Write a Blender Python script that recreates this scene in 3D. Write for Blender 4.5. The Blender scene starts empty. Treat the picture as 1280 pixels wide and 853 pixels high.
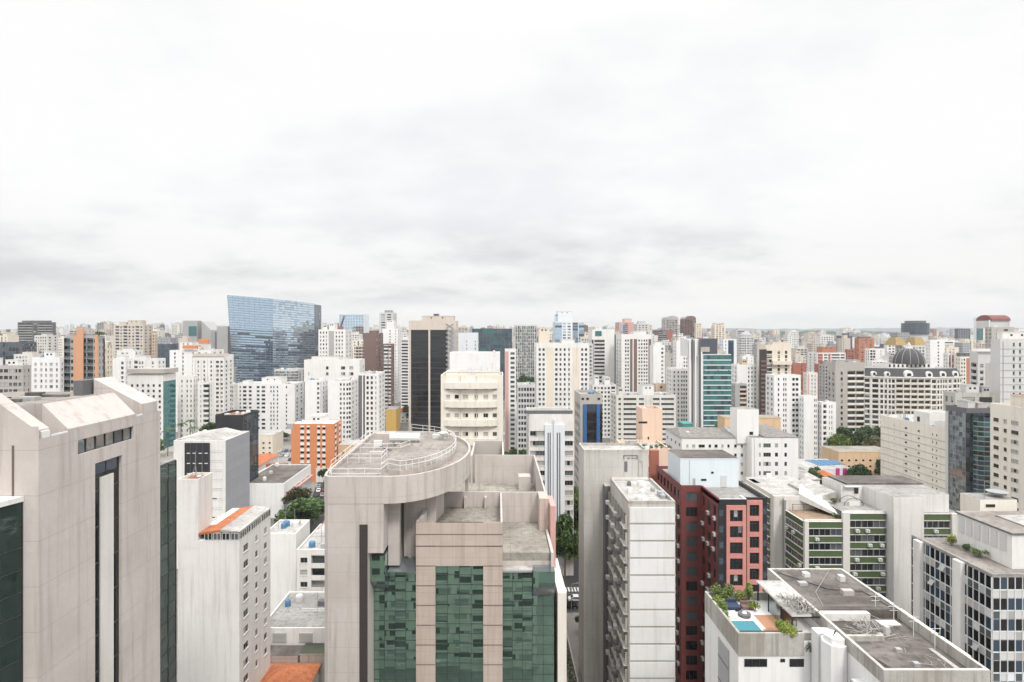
import bpy, math, random
from mathutils import Vector, Matrix
R = math.radians
scn = bpy.context.scene
COL = scn.collection
# ------------------------------------------------------------------ camera, sky, sun, exposure
CAM_H = 75.0
FPX, CX, HY = 711.0, 622.0, 415.0          # photograph (1280 wide): focal length in pixels, vanishing point
cam = bpy.data.cameras.new('camera'); camo = bpy.data.objects.new('camera', cam); COL.objects.link(camo)
camo.location = (0, 0, CAM_H); camo.rotation_euler = (R(90), 0, 0)
cam.sensor_width = 36.0; cam.lens = 36.0 * FPX / 1280.0
cam.shift_x = (640 - CX) / 1280.0; cam.shift_y = -(426.5 - HY) / 1280.0
cam.clip_start = 0.1; cam.clip_end = 30000
scn.camera = camo
SUN_EL, SUN_AZ = 50.0, 160.0                # sun behind the camera, to the right (azimuth clockwise from +Y)
sun = bpy.data.lights.new('sun', 'SUN'); suno = bpy.data.objects.new('sun', sun); COL.objects.link(suno)
sun.energy = 1.5; sun.angle = R(11); sun.color = (1.0, 0.965, 0.92)
_d = Vector((math.sin(R(SUN_AZ)) * math.cos(R(SUN_EL)), math.cos(R(SUN_AZ)) * math.cos(R(SUN_EL)), math.sin(R(SUN_EL))))
suno.rotation_euler = (-_d).to_track_quat('-Z', 'Y').to_euler(); suno.location = (40, -60, 160)
scn.view_settings.view_transform = 'Standard'; scn.view_settings.look = 'None'
scn.view_settings.exposure = 0.42; scn.view_settings.gamma = 1.0; scn.view_settings.use_curve_mapping = False
scn.render.engine = 'CYCLES'
scn.cycles.use_denoising = True
scn.cycles.max_bounces = 6; scn.cycles.diffuse_bounces = 2; scn.cycles.glossy_bounces = 3
scn.cycles.transparent_max_bounces = 4; scn.cycles.volume_bounces = 0
world = bpy.data.worlds.new("World"); scn.world = world; world.use_nodes = True

class G:
    """small node-graph helper"""
    def __init__(s, tree): s.t = tree; s.t.nodes.clear()
    def n(s, typ, **kw):
        nd = s.t.nodes.new(typ)
        for k, v in kw.items():
            if k.startswith('i_'):
                key = k[2:].replace('_', ' ')
                nd.inputs[int(key) if key.isdigit() else key].default_value = v
            else: setattr(nd, k, v)
        return nd
    def l(s, a, b): s.t.links.new(a, b)
    def math(s, op, a, b=None, c=None, clamp=False):
        nd = s.t.nodes.new('ShaderNodeMath'); nd.operation = op; nd.use_clamp = clamp
        for i, v in enumerate((a, b, c)):
            if v is None: continue
            if isinstance(v, (int, float)): nd.inputs[i].default_value = v
            else: s.l(v, nd.inputs[i])
        return nd.outputs[0]
    def mix(s, fac, a, b, typ='MIX'):
        nd = s.t.nodes.new('ShaderNodeMix'); nd.data_type = 'RGBA'; nd.blend_type = typ; nd.clamp_factor = True
        for sock, v in ((nd.inputs[0], fac), (nd.inputs[6], a), (nd.inputs[7], b)):
            if isinstance(v, (int, float)): sock.default_value = v
            elif isinstance(v, (tuple, list)): sock.default_value = (*v[:3], 1)
            else: s.l(v, sock)
        return nd.outputs[2]
    def maprange(s, v, a, b, c=0.0, d=1.0, smooth=True):
        nd = s.t.nodes.new('ShaderNodeMapRange'); nd.interpolation_type = 'SMOOTHSTEP' if smooth else 'LINEAR'
        s.l(v, nd.inputs[0])
        for i, x in enumerate((a, b, c, d)): nd.inputs[i + 1].default_value = x
        return nd.outputs[0]
    def noise(s, vec, scale, detail=4, rough=.55, lac=2.0):
        nd = s.t.nodes.new('ShaderNodeTexNoise'); nd.inputs['Scale'].default_value = scale
        nd.inputs['Detail'].default_value = detail; nd.inputs['Roughness'].default_value = rough
        s.l(vec, nd.inputs['Vector']); return nd.outputs['Fac']
    def mapping(s, vec, scale=(1, 1, 1), loc=(0, 0, 0)):
        nd = s.t.nodes.new('ShaderNodeMapping'); nd.inputs['Scale'].default_value = scale; nd.inputs['Location'].default_value = loc
        s.l(vec, nd.inputs['Vector']); return nd.outputs[0]

def build_world():
    g = G(world.node_tree)
    sky = g.n('ShaderNodeTexSky', sky_type='NISHITA'); sky.sun_disc = False
    sky.sun_elevation = R(SUN_EL); sky.sun_rotation = R(SUN_AZ); sky.dust_density = 3.0
    tc = g.n('ShaderNodeTexCoord')
    sep = g.n('ShaderNodeSeparateXYZ'); g.l(tc.outputs['Generated'], sep.inputs[0])
    z = g.math('MAXIMUM', sep.outputs['Z'], 0.0)
    k = g.math('ADD', z, 0.26)
    cmb = g.n('ShaderNodeCombineXYZ')
    g.l(g.math('DIVIDE', sep.outputs['X'], k), cmb.inputs[0]); g.l(g.math('DIVIDE', sep.outputs['Y'], k), cmb.inputs[1])
    P = cmb.outputs[0]
    big = g.noise(g.mapping(P, (.80, 1.05, 1), (7.3, 4.4, 0)), 1.0, 5, .52)
    fine = g.noise(g.mapping(P, (2.7, 3.3, 1), (5.2, .4, 0)), 1.0, 8, .58)
    cloud = g.math('ADD', g.math('MULTIPLY', big, .65), g.math('MULTIPLY', fine, .35))
    low = g.math('MULTIPLY', g.maprange(z, .030, .075), g.maprange(z, .22, .11))   # heavier grey bank low in the sky
    dark = g.maprange(g.math('ADD', cloud, g.math('MULTIPLY', low, .035)), .45, .66)   # grey undersides
    amt = g.math('ADD', g.math('MULTIPLY', low, .17), .085)
    shade = g.math('SUBTRACT', 1.0, g.math('MULTIPLY', dark, amt))
    shade = g.math('SUBTRACT', shade, g.math('MULTIPLY', low, .05))
    lift = g.maprange(z, .45, .92, 1.0, 2.6)               # overcast skies brighten towards the zenith
    v = g.math('MULTIPLY', g.math('MULTIPLY', shade, lift), 7.75)
    col = g.mix(1.0, (1.0, .995, .985), g.mix(dark, (1, 1, 1), (.955, .975, 1.0)), 'MULTIPLY')
    vm = g.n('ShaderNodeVectorMath', operation='SCALE'); g.l(col, vm.inputs[0]); g.l(v, vm.inputs['Scale'])
    mixed = g.mix(.95, sky.outputs[0], vm.outputs[0])
    bg = g.n('ShaderNodeBackground'); g.l(mixed, bg.inputs[0]); bg.inputs[1].default_value = 0.10
    out = g.n('ShaderNodeOutputWorld'); g.l(bg.outputs[0], out.inputs[0])
build_world()

# ------------------------------------------------------------------ materials
MATS = {}
def new_mat(name):
    m = bpy.data.materials.new(name); m.use_nodes = True; MATS[name] = m
    return m, G(m.node_tree)
def finish(g, bsdf):
    o = g.n('ShaderNodeOutputMaterial'); g.l(bsdf.outputs[0], o.inputs[0])
def plaster(name, c, dirt=.16, rough=.85, bump=.15, panel=None, speck=0.0):
    m, g = new_mat(name)
    geo = g.n('ShaderNodeNewGeometry'); P = geo.outputs['Position']
    big = g.noise(P, .11, 5, .6)
    streak = g.noise(g.mapping(P, (1.1, 1.1, .055)), 1.0, 6, .65)
    fine = g.noise(P, 1.7, 5, .65)
    f = g.math('ADD', g.math('MULTIPLY', g.maprange(big, .42, .72), .5), g.math('MULTIPLY', g.maprange(streak, .47, .70), .9), clamp=True)
    f = g.math('MULTIPLY', f, dirt * 2.0, clamp=True)
    dirty = (c[0] * .60, c[1] * .57, c[2] * .52)
    col = g.mix(f, c, dirty)
    col = g.mix(g.math('MULTIPLY', g.maprange(fine, .38, .70), dirt * .55), col, (c[0] * .74, c[1] * .73, c[2] * .71))
    if speck:
        sp = g.noise(P, 9.0, 3, .7)
        col = g.mix(g.math('MULTIPLY', g.maprange(sp, .52, .62), speck), col, (c[0] * .6, c[1] * .58, c[2] * .55))
    hgt = fine
    if panel:                                            # joints between cladding or formwork panels
        sep = g.n('ShaderNodeSeparateXYZ'); g.l(P, sep.inputs[0])
        def joint(sock, size, w=.03, off=0.0):
            a = g.math('MULTIPLY', g.math('ADD', sock, off), 1.0 / size)
            fr = g.math('FRACT', a)
            return g.math('LESS_THAN', fr, w / size)
        j = joint(sep.outputs['Z'], panel[1], .035, 1000.0)
        if panel[0]:
            h = g.math('ADD', sep.outputs['X'], g.math('MULTIPLY', sep.outputs['Y'], 1.0))
            j = g.math('MAXIMUM', j, joint(h, panel[0], .035, 3000.0))
        col = g.mix(g.math('MULTIPLY', j, .55), col, (c[0] * .36, c[1] * .34, c[2] * .32))
        tone = g.n('ShaderNodeTexWhiteNoise'); tone.noise_dimensions = '3D'
        sn = g.n('ShaderNodeVectorMath', operation='SNAP'); g.l(P, sn.inputs[0]); sn.inputs[1].default_value = (panel[0] or 40, 40, panel[1])
        g.l(sn.outputs[0], tone.inputs['Vector'])
        col = g.mix(g.math('MULTIPLY', tone.outputs['Value'], .22), col, (c[0] * .7, c[1] * .68, c[2] * .66))
    b = g.n('ShaderNodeBsdfPrincipled'); g.l(col, b.inputs['Base Color']); b.inputs['Roughness'].default_value = rough
    if bump:
        bp = g.n('ShaderNodeBump'); bp.inputs['Strength'].default_value = bump; bp.inputs['Distance'].default_value = .03
        g.l(hgt, bp.inputs['Height']); g.l(bp.outputs[0], b.inputs['Normal'])
    finish(g, b); return m
def plain(name, c, rough=.6, metal=0.0, spec=.5):
    m, g = new_mat(name)
    geo = g.n('ShaderNodeNewGeometry')
    nz = g.noise(geo.outputs['Position'], 2.3, 4, .6)
    col = g.mix(g.math('MULTIPLY', g.maprange(nz, .35, .7), .22), c, tuple(v * .68 for v in c))
    b = g.n('ShaderNodeBsdfPrincipled'); g.l(col, b.inputs['Base Color'])
    b.inputs['Roughness'].default_value = rough; b.inputs['Metallic'].default_value = metal
    b.inputs['Specular IOR Level'].default_value = spec
    finish(g, b); return m
def glass(name, c, metal=0.0, rough=.04, ior=1.55, wob=.0, wscale=.35):
    m, g = new_mat(name)
    geo = g.n('ShaderNodeNewGeometry')
    b = g.n('ShaderNodeBsdfPrincipled')
    nz = g.noise(geo.outputs['Position'], .5, 3, .5)
    col = g.mix(g.math('MULTIPLY', g.maprange(nz, .4, .65), .4), c, tuple(v * .72 for v in c))
    g.l(col, b.inputs['Base Color'])
    b.inputs['Roughness'].default_value = rough; b.inputs['Metallic'].default_value = metal; b.inputs['IOR'].default_value = ior
    if wob:
        wv = g.noise(geo.outputs['Position'], wscale, 2, .5)
        bp = g.n('ShaderNodeBump'); bp.inputs['Strength'].default_value = wob; bp.inputs['Distance'].default_value = .5
        g.l(wv, bp.inputs['Height']); g.l(bp.outputs[0], b.inputs['Normal'])
    finish(g, b); return m
def roofing(name, c, c2, lay=2.0):
    """weathered flat roof: blotches, patched strips, lichen"""
    m, g = new_mat(name)
    geo = g.n('ShaderNodeNewGeometry'); P = geo.outputs['Position']
    a = g.noise(P, .16, 6, .62); f = g.noise(P, 1.1, 6, .7)
    st = g.noise(g.mapping(P, (.08, 1.2, 1)), 1.0, 4, .6)
    col = g.mix(g.maprange(a, .36, .66), c, c2)
    col = g.mix(g.math('MULTIPLY', g.maprange(f, .45, .68), .65), col, tuple(v * .5 for v in c))
    col = g.mix(g.math('MULTIPLY', g.maprange(st, .55, .75), .4), col, tuple(min(1, v * 1.5) for v in c2))
    sep = g.n('ShaderNodeSeparateXYZ'); g.l(P, sep.inputs[0])
    fr = g.math('FRACT', g.math('MULTIPLY', g.math('ADD', sep.outputs['X'], 3000.0), 1.0 / lay))
    col = g.mix(g.math('MULTIPLY', g.math('LESS_THAN', fr, .03), .45), col, tuple(v * .4 for v in c))
    b = g.n('ShaderNodeBsdfPrincipled'); g.l(col, b.inputs['Base Color']); b.inputs['Roughness'].default_value = .92
    bp = g.n('ShaderNodeBump'); bp.inputs['Strength'].default_value = .3; bp.inputs['Distance'].default_value = .05
    g.l(f, bp.inputs['Height']); g.l(bp.outputs[0], b.inputs['Normal'])
    finish(g, b); return m
def tiles(name, c):
    m, g = new_mat(name)
    geo = g.n('ShaderNodeNewGeometry'); P = geo.outputs['Position']
    w = g.n('ShaderNodeTexWave'); w.wave_type = 'BANDS'; w.bands_direction = 'X'; w.inputs['Scale'].default_value = 1.4; w.inputs['Distortion'].default_value = .6
    g.l(P, w.inputs['Vector'])
    nz = g.noise(P, .9, 5, .7)
    col = g.mix(g.maprange(nz, .35, .7), c, (c[0] * .55, c[1] * .5, c[2] * .5))
    col = g.mix(g.math('MULTIPLY', w.outputs['Fac'], .35), col, tuple(v * .55 for v in c))
    b = g.n('ShaderNodeBsdfPrincipled'); g.l(col, b.inputs['Base Color']); b.inputs['Roughness'].default_value = .85
    bp = g.n('ShaderNodeBump'); bp.inputs['Strength'].default_value = .5; bp.inputs['Distance'].default_value = .08
    g.l(w.outputs['Fac'], bp.inputs['Height']); g.l(bp.outputs[0], b.inputs['Normal'])
    finish(g, b); return m
def leafmat(name, c1, c2):
    m, g = new_mat(name)
    geo = g.n('ShaderNodeNewGeometry'); P = geo.outputs['Position']
    nz = g.noise(P, .55, 4, .6)
    col = g.mix(g.maprange(nz, .35, .66), c1, c2)
    rn = geo.outputs['Random Per Island']
    col = g.mix(g.math('MULTIPLY', rn, .5), col, tuple(v * .55 for v in c1))
    b = g.n('ShaderNodeBsdfPrincipled'); g.l(col, b.inputs['Base Color']); b.inputs['Roughness'].default_value = .6
    finish(g, b); return m

plaster('white', (.79, .78, .76), .16)
plaster('white_worn', (.765, .75, .725), .24)
plaster('white_clean', (.82, .82, .81), .13)
plaster('offwhite', (.70, .68, .64), .24)
plaster('cream', (.76, .68, .57), .18)
plaster('cream_light', (.79, .745, .665), .18)
plaster('beige', (.62, .55, .48), .14)
plaster('peach', (.78, .58, .45), .10)
plaster('tan', (.66, .51, .40), .10)
plaster('salmon', (.62, .33, .20), .10)
plaster('orange', (.64, .25, .11), .12)
plaster('orange_brown', (.46, .19, .12), .14)
plaster('brown', (.21, .135, .12), .14, panel=(0, 3.0))
plaster('brick_red', (.36, .13, .09), .14)
plaster('ochre', (.68, .48, .30), .18)
plaster('maroon', (.22, .085, .08), .14)
plaster('yellow', (.66, .43, .13), .08)
plaster('pinkwall', (.62, .36, .33), .12)
plaster('magenta', (.55, .03, .25), .04)
plaster('grey_light', (.60, .60, .59), .12)
plaster('grey', (.40, .40, .40), .14)
plaster('grey_warm', (.46, .43, .40), .16)
plaster('grey_paint', (.36, .37, .40), .10, panel=(2.6, 1.7))
plaster('grey_dark', (.14, .14, .15), .12)
plaster('black', (.022, .022, .026), .1, rough=.5)
plaster('slate', (.08, .09, .115), .1, rough=.45)
plaster('paleblue', (.70, .77, .81), .07)
plaster('bluewhite', (.74, .77, .80), .07)
plaster('mansard', (.060, .060, .066), .16, rough=.7)
plaster('blue', (.03, .13, .34), .06, rough=.45)
plaster('concrete', (.55, .535, .505), .34, speck=.12, panel=(0, 2.9))
plaster('concrete_stain', (.50, .485, .45), .62, speck=.38)
plaster('pink_concrete', (.585, .535, .505), .34, speck=.22, panel=(0, 3.6))
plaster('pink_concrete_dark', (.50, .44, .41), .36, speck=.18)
plaster('stone_tile', (.545, .455, .40), .26, panel=(1.75, 1.75), rough=.6)
plaster('stone_joint', (.16, .12, .10), .1)
plaster('concrete_mottle', (.50, .485, .455), .85, speck=.75)
plaster('red_clad', (.19, .050, .047), .06, panel=(1.2, 1.5), rough=.5)
plaster('pink_clad', (.62, .265, .235), .05, panel=(1.2, 1.5), rough=.5)
plaster('green_clad', (.085, .13, .055), .10, panel=(1.2, 0.0001 + 50))
plaster('louvre_brown', (.05, .04, .038), .1, panel=(0, .35))
plaster('panel_white', (.77, .775, .77), .20, rough=.6)
roofing('roof_dark', (.095, .082, .074), (.19, .17, .155))
roofing('roof_grey', (.26, .25, .24), (.36, .35, .335))
roofing('roof_light', (.36, .345, .325), (.52, .505, .48))
roofing('roof_moss', (.25, .23, .195), (.37, .345, .30))
roofing('roof_warm', (.22, .195, .175), (.33, .30, .275))
roofing('roof_brown', (.27, .19, .13), (.33, .25, .18))
tiles('terracotta', (.58, .20, .085))
tiles('terracotta_old', (.36, .16, .10))
tiles('fibre_roof', (.30, .285, .27))
tiles('yellow_roof', (.44, .32, .13))
glass('glass_dark', (.018, .022, .026))
glass('glass_black', (.010, .011, .014))
glass('glass_mid', (.09, .105, .115), rough=.10)
glass('glass_blind', (.40, .40, .385), rough=.35)
glass('glass_bluegrey', (.05, .07, .095), ior=1.8)
glass('glass_sky', (.48, .62, .75), metal=.92, rough=.015)
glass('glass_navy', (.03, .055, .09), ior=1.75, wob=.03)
glass('glass_teal', (.055, .17, .17), metal=.35, wob=.04)
glass('glass_tealgreen', (.08, .23, .23), metal=.35, rough=.06, wob=.04)
glass('glass_green', (.29, .455, .375), metal=.90, rough=.02)
glass('glass_greenblack', (.02, .04, .035), metal=.2, rough=.03, wob=.08)
glass('glass_sky_pale', (.66, .77, .85), metal=.92, rough=.015)
glass('glass_deepgreen', (.13, .18, .17), metal=.85, rough=.02)
glass('glass_mirror', (.30, .34, .36), metal=.7, rough=.03, wob=.06)
plain('frame_white', (.72, .72, .70), .4)
plain('frame_dark', (.05, .05, .055), .45)
plain('frame_grey', (.33, .34, .35), .4)
plain('mullion_blue', (.17, .22, .28), .4)
plain('mullion_white', (.70, .74, .74), .4)
plain('rail_white', (.78, .78, .76), .45)
plain('steel', (.38, .38, .38), .4, .6)
plain('black_metal', (.02, .02, .022), .5)
plain('tank_blue', (.08, .20, .36), .5)
plain('teal_mesh', (.07, .26, .24), .7)
plain('wood_deck', (.42, .22, .13), .6)
plain('cloth_navy', (.035, .05, .10), .9)
plain('cloth_white', (.75, .74, .72), .9)
plain('rubber', (.02, .02, .02), .8)
plain('soil', (.09, .06, .04), .95)
plain('bark', (.12, .09, .07), .9)
plain('dry_vine', (.42, .40, .38), .9)
leafmat('leaf_deep', (.020, .050, .016), (.055, .105, .028))
leafmat('leaf_mid', (.055, .11, .028), (.125, .20, .045))
leafmat('leaf_lime', (.17, .24, .03), (.34, .36, .05))
leafmat('leaf_dry', (.16, .13, .05), (.26, .19, .07))
leafmat('leaf_olive', (.05, .07, .03), (.10, .11, .05))
plain('water_pool', (.035, .22, .27), .06)
plain('car_white', (.80, .80, .80), .25)
plain('car_silver', (.42, .43, .44), .25, .5)
plain('car_black', (.015, .015, .017), .2)
plain('car_red', (.40, .03, .03), .25)
plain('car_blue', (.04, .10, .25), .25)
def M(n): return MATS[n]

# ------------------------------------------------------------------ geometry helpers
class MB:
    def __init__(s): s.v = []; s.f = []; s.mi = []; s.slots = []
    def mat(s, name):
        if name not in s.slots: s.slots.append(name)
        return s.slots.index(name)
    def poly(s, pts, m):
        i = len(s.v); s.v.extend([tuple(p) for p in pts]); s.f.append(tuple(range(i, i + len(pts)))); s.mi.append(s.mat(m))
    def box(s, x0, x1, y0, y1, z0, z1, m, top=None, bottom=False):
        a = (x0, y0); b = (x1, y0); c = (x1, y1); d = (x0, y1)
        s.prism([a, b, c, d], z0, z1, m, top, bottom)
    def prism(s, pts, z0, z1, m, top=None, bottom=True):
        """vertical prism over a counter-clockwise plan polygon"""
        n = len(pts)
        for i in range(n):
            p, q = pts[i], pts[(i + 1) % n]
            s.poly([(p[0], p[1], z0), (q[0], q[1], z0), (q[0], q[1], z1), (p[0], p[1], z1)], m)
        s.poly([(p[0], p[1], z1) for p in pts], top or m)
        if bottom: s.poly([(p[0], p[1], z0) for p in reversed(pts)], m)
    def hexa(s, b, t, m, top=None):
        """solid between four bottom points b and four top points t (both counter-clockwise)"""
        for i in range(4):
            j = (i + 1) % 4
            s.poly([b[i], b[j], t[j], t[i]], m)
        s.poly(t, top or m); s.poly(b[::-1], m)
    def tube(s, p, q, r, m, n=6, r2=None):
        p = Vector(p); q = Vector(q); d = (q - p)
        if d.length < 1e-6: return
        d.normalize(); u = d.orthogonal().normalized(); w = d.cross(u); r2 = r if r2 is None else r2
        A = [p + (u * math.cos(2 * math.pi * i / n) + w * math.sin(2 * math.pi * i / n)) * r for i in range(n)]
        B = [q + (u * math.cos(2 * math.pi * i / n) + w * math.sin(2 * math.pi * i / n)) * r2 for i in range(n)]
        for i in range(n):
            j = (i + 1) % n; s.poly([A[i], A[j], B[j], B[i]], m)
        s.poly(A[::-1], m); s.poly(B, m)
    def path(s, pts, r, m, n=5):
        for a, b in zip(pts[:-1], pts[1:]): s.tube(a, b, r, m, n)
    def lathe(s, cx, cy, prof, m, n=20, cap=True):
        """prof: list of (radius, z)"""
        rings = [[(cx + r * math.cos(2 * math.pi * i / n), cy + r * math.sin(2 * math.pi * i / n), z) for i in range(n)] for r, z in prof]
        for A, B in zip(rings[:-1], rings[1:]):
            for i in range(n):
                j = (i + 1) % n; s.poly([A[i], A[j], B[j], B[i]], m)
        if cap: s.poly(rings[-1], m); s.poly(rings[0][::-1], m)
    def build(s, name, parent=None, smooth=False):
        me = bpy.data.meshes.new(name); me.from_pydata(s.v, [], s.f)
        for sl in s.slots: me.materials.append(M(sl))
        me.polygons.foreach_set('material_index', s.mi)
        if smooth: me.polygons.foreach_set('use_smooth', [True] * len(s.f))
        me.update()
        return link(name, me, parent)
def link(name, me, parent=None):
    o = bpy.data.objects.new(name, me); COL.objects.link(o)
    if parent is not None:
        o.parent = parent; o.matrix_parent_inverse = parent.matrix_basis.inverted()
    return o
def tag(o, label=None, cat=None, group=None, kind=None):
    if label: o['label'] = label
    if cat: o['category'] = cat
    if group: o['group'] = group
    if kind: o['kind'] = kind
    return o
def empty(name, loc, label, cat, group=None):
    o = bpy.data.objects.new(name, None); COL.objects.link(o); o.location = loc; o.empty_display_size = 1.0
    return tag(o, label, cat, group)
def px(x, y, z): return ((x - CX) / FPX * z)              # photograph column at a distance -> world X
def hz(y, z): return CAM_H - (y - HY) / FPX * z           # photograph row at a distance -> world height
def colx(X, Y): return CX + FPX * X / Y
def rowy(Zw, Y): return HY + FPX * (CAM_H - Zw) / Y
rng = random.Random(7)

# ------------------------------------------------------------------ facades
class Face:
    """a vertical wall plane from plan point p0 to p1; its outside is on the right hand of p0->p1"""
    def __init__(s, p0, p1):
        s.p0 = Vector(p0); s.p1 = Vector(p1); d = s.p1 - s.p0; s.L = d.length; s.d = d.normalized()
        s.n = Vector((s.d.y, -s.d.x)); s.ang = math.atan2(s.d.y, s.d.x)
    def P(s, u, out, z):
        q = s.p0 + s.d * u + s.n * out
        return (q.x, q.y, z)
    def quad(s, mb, u0, u1, z0, z1, m, out=0.0):
        if u1 - u0 < 1e-4 or z1 - z0 < 1e-4: return
        mb.poly([s.P(u0, out, z0), s.P(u1, out, z0), s.P(u1, out, z1), s.P(u0, out, z1)], m)
    def slab(s, mb, u0, u1, o0, o1, z0, z1, m):
        """box standing between offsets o0..o1 (o1 further out)"""
        a = [s.P(u0, o1, 0), s.P(u1, o1, 0), s.P(u1, o0, 0), s.P(u0, o0, 0)]
        mb.prism([(p[0], p[1]) for p in a], z0, z1, m)
    def reveal(s, mb, u0, u1, z0, z1, r, m):
        P = s.P
        mb.poly([P(u0, 0, z0), P(u1, 0, z0), P(u1, -r, z0), P(u0, -r, z0)], m)
        mb.poly([P(u0, -r, z1), P(u1, -r, z1), P(u1, 0, z1), P(u0, 0, z1)], m)
        mb.poly([P(u0, 0, z0), P(u0, -r, z0), P(u0, -r, z1), P(u0, 0, z1)], m)
        mb.poly([P(u1, -r, z0), P(u1, 0, z0), P(u1, 0, z1), P(u1, -r, z1)], m)
GLV = ['glass_dark', 'glass_dark', 'glass_dark', 'glass_mid', 'glass_mid', 'glass_blind']
def parse(spec, L):
    out = []
    for tok in spec.split():
        k = 'p'
        if tok[0].isalpha(): k, tok = tok[0], tok[1:]
        rep = 1
        if '*' in tok: tok, rep = tok.split('*'); rep = int(rep)
        out.append((k, float(tok)))
        for _ in range(rep - 1): out.append((k, float(tok)))
    tot = sum(w for _, w in out); u = 0.0; res = []
    for k, w in out:
        w = w * L / tot; res.append((k, u, u + w)); u += w
    return res
def expand(spec):
    """'(1 w2)*5 1' -> repeated tokens"""
    while '(' in spec:
        a = spec.index('('); b = spec.index(')', a); e = b + 2
        while e < len(spec) and spec[e].isdigit(): e += 1
        n = int(spec[b + 2:e]); spec = spec[:a] + ' '.join([spec[a + 1:b]] * n) + spec[e:]
    return spec
def facade(mb, face, z0, z1, spec, fh=3.0, sill=.32, head=.84, top=1.2, r=.22, wall='white', acc='grey', acc2='grey', bal=None,
           gl=GLV, slots=None, zmin=None, rnd=rng, skip=0.0, line=None, sillp=False):
    """one wall with real openings; window openings go to 'slots' when they get window objects of their own"""
    zmin = z0 if zmin is None else max(z0, zmin)
    rows = []; k = 0
    while True:
        zt = z1 - top - k * fh
        zb = zt - fh
        if zb < zmin or k > 60: break
        rows.append((zb, zt)); k += 1
    zlow = rows[-1][0] if rows else z1
    if zlow > z0: face.quad(mb, 0, face.L, z0, zlow, wall)
    if z1 > (rows[0][1] if rows else z1): face.quad(mb, 0, face.L, rows[0][1], z1, wall)
    if not rows: return
    for kind, u0, u1 in parse(expand(spec), face.L):
        if kind == 'p': face.quad(mb, u0, u1, zlow, rows[0][1], wall)
        elif kind == 'd': face.quad(mb, u0, u1, zlow, rows[0][1], acc)
        elif kind == 'e': face.quad(mb, u0, u1, zlow, rows[0][1], acc2)
        elif kind == 's':
            face.quad(mb, u0, u1, zlow, rows[0][1], wall); face.slab(mb, u0, u1, .002, .45, z0, z1 + .6, acc)
        elif kind == 'g':
            face.reveal(mb, u0, u1, zlow, rows[0][1], r, wall)
            for zb, zt in rows:
                face.quad(mb, u0, u1, zb, zb + fh * .22, acc, -r); face.quad(mb, u0, u1, zb + fh * .22, zt, rnd.choice(gl), -r)
        elif kind in 'wv':
            sm = wall if kind == 'w' else acc2
            prev = zlow
            for zb, zt in rows[::-1]:
                a, b = zb + fh * sill, zb + fh * head
                face.quad(mb, u0, u1, prev, a, sm); prev = b
                if skip and rnd.random() < skip:
                    face.quad(mb, u0, u1, a, b, sm); continue
                face.reveal(mb, u0, u1, a, b, r, wall)
                if sillp: face.slab(mb, u0 - .08, u1 + .08, .004, .12, a - .12, a - .003, wall)
                if slots is not None: slots.append((face, (u0 + u1) / 2, (a + b) / 2, u1 - u0, b - a, r))
                else:
                    t = rnd.random(); gq = rnd.choice(gl)
                    if t < .28: c = b - (b - a) * rnd.uniform(.3, .8); face.quad(mb, u0, u1, c, b, 'glass_blind', -r); face.quad(mb, u0, u1, a, c, gq, -r)
                    elif t < .5: c = u0 + (u1 - u0) * rnd.uniform(.35, .65); face.quad(mb, u0, c, a, b, rnd.choice(['glass_mid', 'glass_blind']), -r); face.quad(mb, c, u1, a, b, gq, -r)
                    else: face.quad(mb, u0, u1, a, b, gq, -r)
                    if sillp and rnd.random() < .06: face.slab(mb, (u0 + u1) / 2 - .4, (u0 + u1) / 2 + .4, .13, .6, a - .7, a - .14, 'frame_white')
            face.quad(mb, u0, u1, prev, rows[0][1], sm)
        elif kind == 'b':                                # recessed balcony with a solid front
            dp = 1.1
            face.reveal(mb, u0, u1, zlow, rows[0][1], dp, wall)
            for zb, zt in rows:
                face.quad(mb, u0, u1, zb + fh * .80, zt, wall, -dp)
                face.quad(mb, u0, u1, zb, zb + fh * .80, rnd.choice(gl), -dp)
                face.slab(mb, u0 + .01, u1 - .01, -dp + .01, .12, zb - .16, zb + .04, wall)
                face.slab(mb, u0 + .01, u1 - .01, .0, .12, zb + .04, zb + fh * .36, bal or wall)
    if line:
        for zb, zt in rows: face.slab(mb, 0, face.L, .003, .10, zb - .14, zb + .10, line)
def curtain(mb, face, z0, z1, du, dv, gl='glass_teal', mul='mullion_white', tilt=.02, mw=.07, out=.0, sp=None, sph=.8, hm=None, rnd=rng, vm=True):
    """curtain wall: every pane its own slightly tilted quad, proud mullions"""
    nu = max(1, round(face.L / du)); nv = max(1, round((z1 - z0) / dv)); a = face.L / nu; b = (z1 - z0) / nv
    for j in range(nv):
        zb = z0 + j * b; zt = zb + b
        for i in range(nu):
            u0, u1 = i * a, (i + 1) * a
            t = [out + rnd.uniform(-tilt, tilt) for _ in range(3)]; t.append(t[0] + t[2] - t[1])
            zc = zb
            if sp:
                face.quad(mb, u0, u1, zb, zb + sph, sp, out); zc = zb + sph
            mb.poly([face.P(u0, t[0], zc), face.P(u1, t[1], zc), face.P(u1, t[2], zt), face.P(u0, t[3], zt)], gl if isinstance(gl, str) else rnd.choice(gl))
        h = hm or mw
        face.slab(mb, 0, face.L, out - .03, out + .07, zb - h / 2, zb + h / 2, mul)
    if vm:
        for i in range(nu + 1):
            face.slab(mb, max(0, i * a - mw / 2), min(face.L, i * a + mw / 2), out - .02, out + .06, z0, z1, mul)
WIN = {}
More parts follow.
